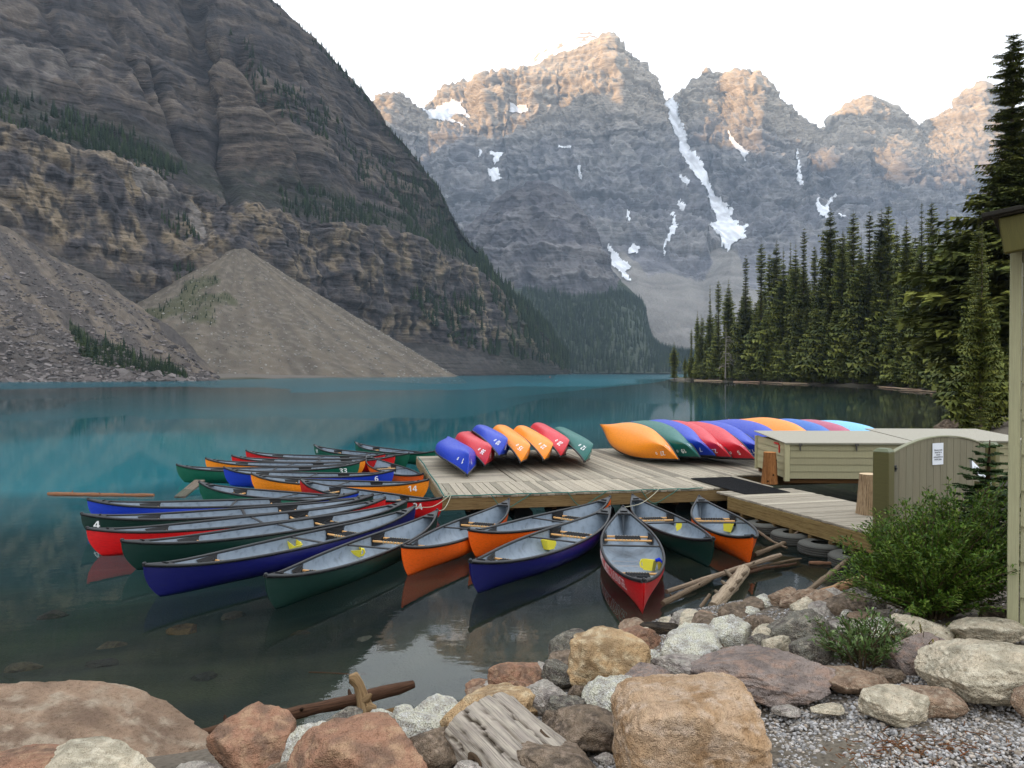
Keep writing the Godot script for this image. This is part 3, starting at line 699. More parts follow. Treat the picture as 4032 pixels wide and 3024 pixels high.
	var snow_polys: Array = [PackedVector2Array([Vector2(1423.6946, 0.9216), Vector2(1474.1403, 0.9109), Vector2(1476.1835, 0.7225), Vector2(1491.96, 0.5732), Vector2(1509.706, 0.5069), Vector2(1538.3128, 0.4378), Vector2(1578.6174, 0.363), Vector2(1545.2659, 0.3388), Vector2(1509.4524, 0.4299), Vector2(1481.6849, 0.5014), Vector2(1463.8715, 0.5649), Vector2(1447.9201, 0.6601), Vector2(1437.9834, 0.8229)]),
		PackedVector2Array([Vector2(1425.7868, 0.9538), Vector2(1456.0002, 1), Vector2(1473.6389, 0.8837), Vector2(1466.033, 0.8548), Vector2(1481.2143, 0.7024), Vector2(1483.7279, 0.6195), Vector2(1491.0463, 0.5903), Vector2(1488.4593, 0.566), Vector2(1495.7035, 0.5232), Vector2(1505.5481, 0.4756), Vector2(1520.7164, 0.4301), Vector2(1546.5864, 0.3923), Vector2(1571.6476, 0.3605), Vector2(1586.3996, 0.349), Vector2(1578.9814, 0.3274), Vector2(1593.5729, 0.3091), Vector2(1598.3833, 0.2874), Vector2(1618.4623, 0.3021), Vector2(1610.8471, 0.275), Vector2(1605.7509, 0.2412), Vector2(1585.9602, 0.2191), Vector2(1573.3233, 0.2105), Vector2(1555.8814, 0.2606), Vector2(1543.4969, 0.2956), Vector2(1530.897, 0.3207), Vector2(1546.1973, 0.3239), Vector2(1548.8817, 0.3475), Vector2(1536.2079, 0.3785), Vector2(1520.6681, 0.4075), Vector2(1505.4386, 0.445), Vector2(1490.56, 0.4842), Vector2(1478.3129, 0.5268), Vector2(1460.8625, 0.5649), Vector2(1463.4048, 0.583), Vector2(1450.905, 0.6402), Vector2(1455.9292, 0.7037), Vector2(1450.9567, 0.8332), Vector2(1435.9972, 0.911)]),
		PackedVector2Array([Vector2(1308.4781, 0.2394), Vector2(1320.7358, 0.2156), Vector2(1340.6927, 0.1883), Vector2(1355.9135, 0.1733), Vector2(1363.6491, 0.1584), Vector2(1351.0624, 0.1538), Vector2(1361.3532, 0.1368), Vector2(1376.683, 0.1266), Vector2(1356.3337, 0.1331), Vector2(1335.9325, 0.1574), Vector2(1320.8053, 0.1771)]),
		PackedVector2Array([Vector2(1366.737, 0.2233), Vector2(1382.0268, 0.2032), Vector2(1377.061, 0.1873), Vector2(1355.6884, 0.1971), Vector2(1359.6781, 0.2191)]),
		PackedVector2Array([Vector2(1447.0235, 0.3417), Vector2(1460.0931, 0.2981), Vector2(1452.2143, 0.2746), Vector2(1443.0481, 0.2497), Vector2(1437.0076, 0.2292), Vector2(1438.0198, 0.2124), Vector2(1452.4229, 0.2013), Vector2(1432.096, 0.2163), Vector2(1433.0156, 0.2453), Vector2(1444.0385, 0.2784), Vector2(1447.0773, 0.3083)]),
		PackedVector2Array([Vector2(1763.9352, 0.3694), Vector2(1784.0019, 0.3502), Vector2(1802.4575, 0.4293), Vector2(1808.9091, 0.4134), Vector2(1793.9816, 0.3495), Vector2(1788.7546, 0.2732), Vector2(1769.2814, 0.2934)]),
		PackedVector2Array([Vector2(1803.7537, 0.288), Vector2(1827.0299, 0.2572), Vector2(1822.0447, 0.2348)]),
		PackedVector2Array([Vector2(1463.0446, 0.3962), Vector2(1477.9208, 0.3711), Vector2(1469.6724, 0.3503), Vector2(1456.8398, 0.3693)]),
		PackedVector2Array([Vector2(1708.8175, 0.668), Vector2(1717.7438, 0.6), Vector2(1727.6338, 0.4972), Vector2(1728.5753, 0.4438), Vector2(1717.4868, 0.5061), Vector2(1709.7083, 0.5801)]),
		PackedVector2Array([Vector2(1569.3695, 0.6542), Vector2(1594.3474, 0.5886), Vector2(1621.5953, 0.5634), Vector2(1612.6023, 0.5257), Vector2(1597.7201, 0.5554), Vector2(1584.7791, 0.581)]),
		PackedVector2Array([Vector2(1106.1404, 0.8204), Vector2(1145.1365, 0.8135), Vector2(1148.234, 0.7617), Vector2(1106.2283, 0.7624)]),
		PackedVector2Array([Vector2(1208.9648, 0.5741), Vector2(1235.7113, 0.5826), Vector2(1231.6875, 0.5673), Vector2(1211.4856, 0.563)]),
		PackedVector2Array([Vector2(1247.7445, 0.5048), Vector2(1255.7493, 0.5034), Vector2(1259.7773, 0.4606), Vector2(1251.7685, 0.4635)]),
		PackedVector2Array([Vector2(1461.707, 0.475), Vector2(1487.898, 0.4493), Vector2(1477.8733, 0.432), Vector2(1458.241, 0.4531)]),
		PackedVector2Array([Vector2(1348.6433, 0.3531), Vector2(1354.5881, 0.347), Vector2(1360.6136, 0.2842), Vector2(1351.6203, 0.2962)]),
		PackedVector2Array([Vector2(900, 1), Vector2(954.9387, 0.8855), Vector2(1006.0562, 0.8608), Vector2(996.1544, 0.8069), Vector2(1001.0905, 0.7835), Vector2(972.7845, 0.7641), Vector2(1005.9381, 0.6899), Vector2(980.3749, 0.7077), Vector2(950.1197, 0.7583), Vector2(924.6865, 0.8197)]),
		PackedVector2Array([Vector2(1043.4235, 0.6061), Vector2(1060.3609, 0.5711), Vector2(1095.0688, 0.5688), Vector2(1077.0428, 0.5533), Vector2(1068.3068, 0.529)]),
		PackedVector2Array([Vector2(1040.5836, 0.5065), Vector2(1070.314, 0.5217), Vector2(1081.4081, 0.4722), Vector2(1057.9745, 0.4729)]),
		PackedVector2Array([Vector2(1030.416, 0.5827), Vector2(1036.3677, 0.5822), Vector2(1035.2429, 0.5414), Vector2(1026.3382, 0.5379)]),
		PackedVector2Array([Vector2(1070.5409, 0.3697), Vector2(1081.3784, 0.3499), Vector2(1072.3186, 0.3222), Vector2(1068.1404, 0.3435)]),
		PackedVector2Array([Vector2(970.125, 0.82), Vector2(1005.0694, 0.8242), Vector2(1020.2175, 0.7637), Vector2(1009.9456, 0.7646), Vector2(995.1619, 0.7893), Vector2(975.2323, 0.7886)]),
		PackedVector2Array([Vector2(1106.1729, 0.7988), Vector2(1126.3652, 0.8017), Vector2(1136.3524, 0.7837), Vector2(1106.1975, 0.7826)])]
	var C := PackedColorArray()
	C.resize(P.size())
	var white := PackedByteArray()
	white.resize(P.size())
	var loose_at := PackedByteArray()
	loose_at.resize(P.size())
	# snow lies in smooth hollows: find it first, with a soft border
	var row := PackedInt32Array()
	row.resize(P.size())
	var calm := PackedInt32Array()
	calm.resize(P.size())
	for j in nv:
		for i in nu:
			var q := Vector2(u0 + (u1 - u0) * i / (nu - 1), 1.2 * j / (nv - 1))
			var e := small.get_noise_3dv(P[j * nu + i])
			white[j * nu + i] = 1 if inside(q + Vector2(e * 5.0, e * 0.006), snow_polys) else 0
	for j in nv:
		for i in nu:
			var t := 0
			for d in range(-4, 5):
				t += white[j * nu + clampi(i + d, 0, nu - 1)]
			row[j * nu + i] = t
	for j in nv:
		for i in nu:
			var t := 0
			for d in range(-4, 5):
				t += row[clampi(j + d, 0, nv - 1) * nu + i]
			calm[j * nu + i] = t
	for j in nv:
		var v := float(j) / (nv - 1) * 1.2
		for i in nu:
			var u := u0 + (u1 - u0) * i / (nu - 1)
			var k := j * nu + i
			var p := P[k]
			var scree := inside(Vector2(u, v), scree_polys)
			loose_at[k] = 1 if scree else 0
			var rock := 0.12 if scree else smoothstep(0.10, 0.3, v)
			var yy := p.y + p.x * 0.03 + big.get_noise_3dv(p) * 60.0
			var rib := ribs.get_noise_3d(p.x + p.y * 0.25, p.y * 0.30, p.z)
			var b1 := beds(yy, 46.0, 13)
			var b2 := beds(yy + stain.get_noise_3dv(p) * 10.0, 15.0, 17)
			var rough := small.get_noise_3dv(p)
			var off := (-rib * 85.0 - 34.0 + joints.get_noise_3d(p.x, p.y * 0.14, p.z) * 24.0 + (b1 - 0.5) * 24.0 + (b2 - 0.5) * 13.0) * rock + rough * 6.0 * (0.2 + rock)
			if v > 1.0:
				off *= 1.0 - (v - 1.0) / 0.2
			off *= 1.0 - (0.22 + 0.5 * smoothstep(60.0, 30.0, absf(u - 1220.0) - 40.0)) * smoothstep(0.85, 1.0, v)
			off *= 1.0 - 0.85 * calm[k] / 81.0
			P[k] = p + N[k] * off
			var st := stain.get_noise_3dv(p)
			var base := Color(0.54, 0.53, 0.54).lerp(Color(0.60, 0.585, 0.58), b1)
			base = base.lerp(Color(0.44, 0.435, 0.46), clampf(0.3 - st * 1.5, 0.0, 0.7))
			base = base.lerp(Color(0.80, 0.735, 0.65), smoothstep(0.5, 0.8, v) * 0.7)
			if scree:
				base = Color(0.62, 0.60, 0.575).lerp(Color(0.54, 0.52, 0.50), clampf(0.5 + rough + st, 0.0, 1.0))
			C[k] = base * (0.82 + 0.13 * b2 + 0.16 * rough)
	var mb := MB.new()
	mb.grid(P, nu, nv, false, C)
	# rubble and solid rock are two surfaces of one mesh
	var solid := PackedInt32Array()
	var loose := PackedInt32Array()
	for t in range(0, mb.ix.size(), 3):
		var q := mb.ix[t]
		var to := loose if loose_at[q] else solid
		for e in 3:
			to.push_back(mb.ix[t + e])
	var wm := ArrayMesh.new()
	for q: PackedInt32Array in [solid, loose]:
		mb.ix = q
		wm.add_surface_from_arrays(Mesh.PRIMITIVE_TRIANGLES, mb.arrays())
	wm.surface_set_material(0, M.far_cliff)
	wm.surface_set_material(1, M.far_scree)
	var wall := struct("mountain_far", wm, null)
	# snow lies on the rock as a skin of its own
	var sn := MB.new()
	for j in nv - 1:
		for i in nu - 1:
			var k := j * nu + i
			if white[k] + white[k + 1] + white[k + nu] + white[k + nu + 1] < 3:
				continue
			var b := sn.v.size()
			for q: int in [k, k + nu, k + 1, k + nu + 1]:
				var nn := mb.n[q]
				sn.v.push_back(P[q] + nn * 5.0)
				sn.n.push_back((nn + Vector3(0, 0.5, 0)).normalized())
				var dirt := clampf(0.5 + stain.get_noise_3d(P[q].x * 4.0 + P[q].y * 2.0, P[q].y * 0.4, P[q].z) * 1.6 + small.get_noise_3dv(P[q]) * 0.5, 0.0, 1.0)
				sn.c.push_back(Color(0.88, 0.89, 0.91).lerp(Color(0.72, 0.725, 0.74), dirt))
				sn.uv.push_back(Vector2.ZERO)
			sn.ix.append_array([b, b + 1, b + 2, b + 2, b + 1, b + 3])
	part("snow_field", sn.mesh(), M.snow, wall)
	# the snow-capped dome behind the middle peak
	var cap_rows := [[Vector3(-12, 1236.2, -3350), Vector3(67.2, 1266.9, -3300), Vector3(182.8, 1276.7, -3250), Vector3(294.9, 1295.2, -3200), Vector3(428.9, 1314.2, -3200)],
		[Vector3(-12.3, 1302.7, -3420), Vector3(69.2, 1359.8, -3400), Vector3(169.9, 1404.1, -3380), Vector3(288.6, 1443.4, -3350), Vector3(366.5, 1438.8, -3330), Vector3(446.3, 1387.3, -3330)],
		[Vector3(-12.6, 1345.6, -3500), Vector3(60.7, 1399.7, -3500), Vector3(108.9, 1453.8, -3500), Vector3(154.9, 1503.8, -3500), Vector3(196.8, 1512.1, -3500), Vector3(242.8, 1545.4, -3500), Vector3(290.9, 1562, -3500), Vector3(353.7, 1566.1, -3500), Vector3(389.3, 1545.4, -3500), Vector3(431.3, 1512.1, -3500), Vector3(469.1, 1458, -3500)],
		[Vector3(-12.6, 1225.6, -3700), Vector3(60.7, 1279.7, -3700), Vector3(108.9, 1333.8, -3700), Vector3(154.9, 1383.8, -3700), Vector3(196.8, 1392.1, -3700), Vector3(242.8, 1425.4, -3700), Vector3(290.9, 1442, -3700), Vector3(353.7, 1446.1, -3700), Vector3(389.3, 1425.4, -3700), Vector3(431.3, 1392.1, -3700), Vector3(469.1, 1338, -3700)]]
	var cap_keys := [PackedFloat32Array([1100, 1140, 1200, 1260, 1330]), PackedFloat32Array([1100, 1140, 1190, 1250, 1290, 1330]), PackedFloat32Array([1100, 1135, 1158, 1180, 1200, 1222, 1245, 1275, 1292, 1312, 1330]), PackedFloat32Array([1100, 1135, 1158, 1180, 1200, 1222, 1245, 1275, 1292, 1312, 1330])]
	var cp := loft(cap_rows, cap_keys, [0.0, 0.5, 1.0, 1.3], 90, 60, 1100.0, 1330.0)
	var cc := PackedColorArray()
	for k in cp.size():
		var p := cp[k]
		var s := stain.get_noise_3dv(p * 1.6) + (0.12 if p.y > 1230.0 else 0.3)
		cp[k] = p + Vector3(0, ribs.get_noise_3dv(p) * 22.0 - 8.0, 0)
		cc.push_back(Color(0.94, 0.95, 0.97) if s > -0.02 else Color(0.60, 0.52, 0.46))
	var cm := MB.new()
	cm.grid(cp, 90, 60, false, cc)
	struct("mountain_glacier_dome", cm.mesh(), M.snow)

func build_dome_hill() -> void:
	var rows := [[Vector3(-98.6, 2, -1300), Vector3(355.3, 2, -1300)],
		[Vector3(-128, 155.2, -1690), Vector3(-5.9, 186.2, -1650), Vector3(53.2, 175.3, -1640), Vector3(142, 165.4, -1640), Vector3(216.1, 169.4, -1680), Vector3(280.1, 120.4, -1700), Vector3(293.9, 62.4, -1650), Vector3(299.5, 40.3, -1560), Vector3(333, 33, -1520), Vector3(404.4, 23.3, -1480)],
		[Vector3(-137, 258.3, -1810), Vector3(-6.3, 300.5, -1740), Vector3(55.8, 307.4, -1720), Vector3(127.3, 295.4, -1710), Vector3(181.9, 258.8, -1740), Vector3(219.4, 223.3, -1790), Vector3(242.3, 200.8, -1800), Vector3(301.9, 151.1, -1800), Vector3(312.7, 81.8, -1750), Vector3(303.3, 47.5, -1580), Vector3(337.3, 37.1, -1540), Vector3(407.1, 27, -1490)],
		[Vector3(-143.8, 327.9, -1900), Vector3(-75.3, 384.8, -1900), Vector3(-29.3, 431.4, -1880), Vector3(15.6, 456.8, -1860), Vector3(59.9, 463.2, -1850), Vector3(114.8, 444.2, -1840), Vector3(159, 405.7, -1840), Vector3(197.7, 339.7, -1840), Vector3(223.3, 273.6, -1840), Vector3(243.4, 230.7, -1850), Vector3(282.4, 202.9, -1850), Vector3(319.8, 170.5, -1860), Vector3(321.6, 94.8, -1800), Vector3(307.1, 53.8, -1600), Vector3(339.5, 40.1, -1550), Vector3(409.8, 29.9, -1500)],
		[Vector3(-163.8, 267.9, -2100), Vector3(-95.3, 324.8, -2100), Vector3(-49.3, 371.4, -2080), Vector3(-4.4, 396.8, -2060), Vector3(39.9, 403.2, -2050), Vector3(94.8, 384.2, -2040), Vector3(139, 345.7, -2040), Vector3(177.7, 279.7, -2040), Vector3(203.3, 213.6, -2040), Vector3(223.4, 170.7, -2050), Vector3(262.4, 142.9, -2050), Vector3(299.8, 110.5, -2060), Vector3(301.6, 34.8, -2000), Vector3(287.1, -6.2, -1800), Vector3(319.5, -19.9, -1750), Vector3(389.8, -30.1, -1700)]]
	var keys := [PackedFloat32Array([980, 1560]), PackedFloat32Array([980, 1100, 1160, 1250, 1320, 1380, 1402, 1425, 1470, 1560]), PackedFloat32Array([980, 1100, 1160, 1230, 1280, 1310, 1330, 1385, 1403, 1425, 1470, 1560]), PackedFloat32Array([980, 1040, 1080, 1120, 1160, 1210, 1250, 1285, 1308, 1325, 1360, 1392, 1403, 1425, 1470, 1560]), PackedFloat32Array([980, 1040, 1080, 1120, 1160, 1210, 1250, 1285, 1308, 1325, 1360, 1392, 1403, 1425, 1470, 1560])]
	var vs := [0, 0.3, 0.6, 1, 1.2]
	var nu := 260
	var nv := 220
	var u0 := 980.0
	var u1 := 1560.0
	var P := loft(rows, keys, vs, nu, nv, u0, u1)
	var N := grid_normals(P, nu, nv)
	var ribs := noise(61, 1.0 / 70.0, 4, FastNoiseLite.TYPE_SIMPLEX_SMOOTH, FastNoiseLite.FRACTAL_RIDGED)
	var small := noise(63, 1.0 / 20.0, 3)
	var stain := noise(64, 1.0 / 60.0, 4)
	var C := PackedColorArray()
	C.resize(P.size())
	var spots := []
	for j in nv:
		var v := float(j) / (nv - 1) * 1.2
		for i in nu:
			var u := u0 + (u1 - u0) * i / (nu - 1)
			var k := j * nu + i
			var p := P[k]
			var rock := smoothstep(0.24, 0.34, v) * (1.0 - smoothstep(1290.0, 1400.0, u))
			var yy := p.y + stain.get_noise_3dv(p) * 16.0
			var b1 := beds(yy, 26.0, 23)
			var b2 := beds(yy, 9.0, 27)
			var rough := small.get_noise_3dv(p)
			var off := (ribs.get_noise_3d(p.x, p.y * 0.3, p.z) * 20.0 + (b1 - 0.5) * 16.0 + (b2 - 0.5) * 7.0) * rock + rough * 3.0
			if v > 1.0:
				off *= 1.0 - (v - 1.0) / 0.2
			P[k] = p + N[k] * off * (1.0 - 0.5 * smoothstep(0.85, 1.0, v)) * clampf(v * 8.0, 0.0, 1.0)
			var st := stain.get_noise_3dv(p)
			var base := Color(0.40, 0.395, 0.415).lerp(Color(0.49, 0.475, 0.475), b1).lerp(Color(0.32, 0.315, 0.34), clampf(0.3 - st * 1.5, 0.0, 0.7))
			if v < 0.3 or u > 1330.0:
				base = base.lerp(Color(0.25, 0.29, 0.22), 0.75)
			if v < 0.33 and u > 1010.0 and u < 1110.0 and v > 0.2:
				base = Color(0.48, 0.45, 0.42)
			C[k] = base * (0.92 + 0.14 * b2)
	var mb := MB.new()
	mb.grid(P, nu, nv, false, C)
	struct("mountain_dome", mb.mesh(), M.far_cliff)
	for t in 5200:
		var u := rng.randf_range(1000.0, 1555.0)
		var top := 0.30 if u < 1300.0 else lerpf(0.30, 0.98, smoothstep(1300.0, 1400.0, u))
		var v := rng.randf_range(0.0, top)
		if u > 1010.0 and u < 1130.0 and v > 0.20:
			continue
		var p := P[int(v / 1.2 * (nv - 1)) * nu + int((u - u0) / (u1 - u0) * (nu - 1))]
		spots.push_back([p - Vector3(0, 1, 0), rng.randf_range(10.0, 20.0)])
	forest("far_shore_conifers", spots, "blue-green conifer forest on the slope at the far end of the lake")

func build_screes() -> void:
	# the great cone of rubble below the cliff
	var apex := Vector3(-194, 95, -545)
	var nu := 200
	var nv := 110
	var P := PackedVector3Array()
	var C := PackedColorArray()
	var q := noise(71, 1.0 / 14.0, 4)
	var q2 := noise(72, 1.0 / 60.0, 3)
	for j in nv:
		var f := float(j) / (nv - 1)
		for i in nu:
			var a := TAU * 0.62 * i / (nu - 1) - 1.05
			var d := Vector3(cos(a), 0, sin(a))
			var rr := 166.0 + 14.0 * cos(a + 2.2) + q2.get_noise_2d(a * 60.0, 4.0) * 9.0 + q.get_noise_2d(a * 150.0, 0.0) * 2.5
			var p := apex + d * rr * f * 1.06 - Vector3(0, 97.0 * pow(f, 0.94) * 1.06, 0)
			p.y += q.get_noise_3dv(p) * 2.2 * f + q2.get_noise_2d(a * 130.0, f * 30.0) * 9.0 * f * (1.0 - f) + q.get_noise_2d(a * 330.0, f * 6.0) * 1.0 * f
			P.push_back(p)
			var streak := q2.get_noise_2d(a * 420.0, f * 18.0)
			var base := Color(0.47, 0.43, 0.38).lerp(Color(0.40, 0.37, 0.335), clampf(0.5 + streak * 1.2 + q.get_noise_3dv(p * 0.7) * 0.6, 0.0, 1.0))
			base = base.lerp(Color(0.54, 0.505, 0.46), clampf(q.get_noise_3dv(p * 2.6) * 1.8, 0.0, 0.7))
			var gr := q2.get_noise_3dv(p * 1.4) + 0.25 - absf(f - 0.5) * 1.5 - absf(a - 1.75) * 0.9
			if gr > 0.0:
				base = base.lerp(Color(0.24, 0.28, 0.16), clampf(gr * 1.6 + q.get_noise_3dv(p) * 0.5, 0.0, 0.42))
			C.push_back(base)
	var mb := MB.new()
	mb.grid(P, nu, nv, false, C)
	var cone := struct("hill_scree_cone", mb.mesh(), M.scree)
	# loose blocks on the cone
	var bl := MB.new()
	for t in 3200:
		var i := rng.randi_range(0, nu - 1)
		var j := int((nv - 1) * pow(rng.randf(), 0.4))
		var s := rng.randf_range(0.3, 0.8) * (1.6 if rng.randf() < 0.06 else 1.0)
		bl.col = Color(1.03, 1.0, 0.95) * rng.randf_range(0.36, 0.56)
		bl.box(Transform3D(Basis.from_euler(Vector3(rng.randf(), rng.randf() * 6.0, rng.randf())).scaled(Vector3(1.3, 0.8, 1.0)), P[j * nu + i]), Vector3.ONE * s)
	tag(part("rubble", bl.mesh(), M.pebble, cone), "", "", "", "stuff")
	# bushes on the cone and on the apron to its left
	var sh := []
	for t in 2400:
		var i := rng.randi_range(0, nu - 1)
		var j := rng.randi_range(30, nv - 8)
		var p := P[j * nu + i]
		var a := TAU * 0.62 * i / (nu - 1) - 1.05
		var gr := q2.get_noise_3dv(p * 1.4) + 0.2 - absf(float(j) / nv - 0.5) * 1.5 - absf(a - 1.75) * 0.9
		if gr > -0.05:
			sh.push_back([p - Vector3(0, 0.3, 0), rng.randf_range(1.4, 3.6)])
	# the blocky apron at the left end of the shore
	var rows := [[Vector3(-182, -0.3, -212), Vector3(-150.5, -0.1, -226), Vector3(-116.5, -0.1, -240), Vector3(-105, -0.1, -258), Vector3(-109.1, -0.3, -285)],
		[Vector3(-257.2, 32.6, -300), Vector3(-199.5, 25.3, -300), Vector3(-179.1, 21.5, -296), Vector3(-158.1, 15.9, -290), Vector3(-135.4, 8, -290), Vector3(-117.3, 2.3, -280), Vector3(-114.9, -0.3, -300)],
		[Vector3(-369.6, 97.4, -432), Vector3(-292.1, 86.5, -440), Vector3(-262.8, 72, -435), Vector3(-231.4, 57.7, -425), Vector3(-186.7, 30.9, -400), Vector3(-148.7, 11.2, -350), Vector3(-124.3, 0.9, -310), Vector3(-118.7, -0.4, -310)],
		[Vector3(-369.6, 87.4, -472), Vector3(-292.1, 76.5, -480), Vector3(-262.8, 62, -475), Vector3(-231.4, 47.7, -465), Vector3(-186.7, 20.9, -440), Vector3(-148.7, 1.2, -390), Vector3(-124.3, -9.1, -350), Vector3(-118.7, -10.4, -350)]]
	var keys := [PackedFloat32Array([-320, 0, 300, 430, 470]), PackedFloat32Array([-320, 0, 100, 200, 330, 410, 470]), PackedFloat32Array([-320, 0, 100, 200, 330, 400, 440, 470]), PackedFloat32Array([-320, 0, 100, 200, 330, 400, 440, 470])]
	nu = 220
	nv = 150
	var A := loft(rows, keys, [0.0, 0.45, 1.0, 1.1], nu, nv, -320.0, 470.0)
	var AC := PackedColorArray()
	var veg := [PackedVector2Array([Vector2(150.5161, 0.516), Vector2(175.3846, 0.5113), Vector2(200, 0.45), Vector2(260.0833, 0.4694), Vector2(329.8274, 0.3966), Vector2(400.2742, 0.4952), Vector2(408.8897, 0.0442), Vector2(328.6689, 0.0752), Vector2(248.2833, 0.1256), Vector2(197.4787, 0.1442), Vector2(159.4598, 0.3392)])]
	for j in nv:
		for i in nu:
			var k := j * nu + i
			var p := A[k]
			var u := -320.0 + 790.0 * i / (nu - 1)
			var v := 1.1 * j / (nv - 1)
			A[k] = p + Vector3(0, q.get_noise_3dv(p) * 2.4 + q2.get_noise_3dv(p) * 5.0, 0) * clampf(v * 6.0, 0.0, 1.0)
			var bands := q2.get_noise_2d(u * 0.55 + v * 260.0, 9.0)
			var base := Color(0.39, 0.365, 0.35).lerp(Color(0.50, 0.455, 0.41), clampf(0.5 + bands * 2.2, 0.0, 1.0))
			base = base.lerp(Color(0.30, 0.29, 0.30), clampf(1.0 - v * 2.4, 0.0, 1.0) * 0.6)
			if inside(Vector2(u, v), veg):
				base = base.lerp(Color(0.22, 0.26, 0.17), 0.6)
			AC.push_back(base * (0.92 + 0.3 * q.get_noise_3dv(p * 3.0)))
	var am := MB.new()
	am.grid(A, nu, nv, false, AC)
	var apron := struct("hill_rubble_apron", am.mesh(), M.scree)
	var rb := MB.new()
	for t in 6500:
		var i := rng.randi_range(0, nu - 1)
		var j := int((nv - 20) * pow(rng.randf(), 1.5))
		var s := rng.randf_range(0.3, 1.0) * (2.4 if rng.randf() < 0.04 else 1.0)
		rb.col = Color(0.38, 0.355, 0.345) * rng.randf_range(0.6, 1.22)
		rb.box(Transform3D(Basis.from_euler(Vector3(rng.randf(), rng.randf() * 6.0, rng.randf())).scaled(Vector3(1.4, 0.8, 1.0)), A[j * nu + i]), Vector3.ONE * s)
	tag(part("rubble", rb.mesh(), M.pebble, apron), "", "", "", "stuff")
	for t in 2600:
		var u := rng.randf_range(100.0, 430.0)
		var v := rng.randf_range(0.0, 0.6)
		if inside(Vector2(u, v), veg):
			var p := A[int(v / 1.1 * (nv - 1)) * nu + int((u + 320.0) / 790.0 * (nu - 1))]
			sh.push_back([p - Vector3(0, 0.4, 0), rng.randf_range(1.2, 3.4) * (2.2 if rng.randf() < 0.06 else 1.0)])
	forest("scree_bushes", sh, "green bushes and stunted firs growing on the scree beside the water")

func build_massif() -> void:
	# the rest of the massif, left of and behind the view: it stands between the valley and the low sun
	var ridge := [Vector3(-760, 560, -1330), Vector3(-1180, 1130, -1850), Vector3(-1600, 1420, -2250), Vector3(-2350, 1430, -1700), Vector3(-2750, 1400, 300), Vector3(-2750, 1380, 1500), Vector3(-2600, 1300, 2500)]
	var q := noise(81, 1.0 / 300.0, 5)
	var nu := 120
	var P := PackedVector3Array()
	var C := PackedColorArray()
	for j in 21:
		var f := (j - 10) / 10.0
		for i in nu:
			var t := float(i) / (nu - 1) * (ridge.size() - 1)
			var k := mini(int(t), ridge.size() - 2)
			var r: Vector3 = ridge[k].lerp(ridge[k + 1], t - k)
			var out := Vector3(r.x + 300.0, 0, r.z * 0.4).normalized()
			var p := r + out * f * 900.0 - Vector3(0, absf(f) * r.y, 0)
			p += Vector3(q.get_noise_3dv(p), q.get_noise_3dv(p + Vector3(900, 0, 0)) * 0.7, q.get_noise_3dv(p + Vector3(0, 0, 900))) * 90.0 * (1.0 - 0.8 * absf(f))
			P.push_back(p)
			C.push_back(Color(0.42, 0.40, 0.39).lerp(Color(0.35, 0.34, 0.34), 0.5 + q.get_noise_3dv(p * 5.0)))
	var mb := MB.new()
	mb.grid(P, nu, 21, false, C)
	struct("mountain_ridge", mb.mesh(), M.far_cliff)

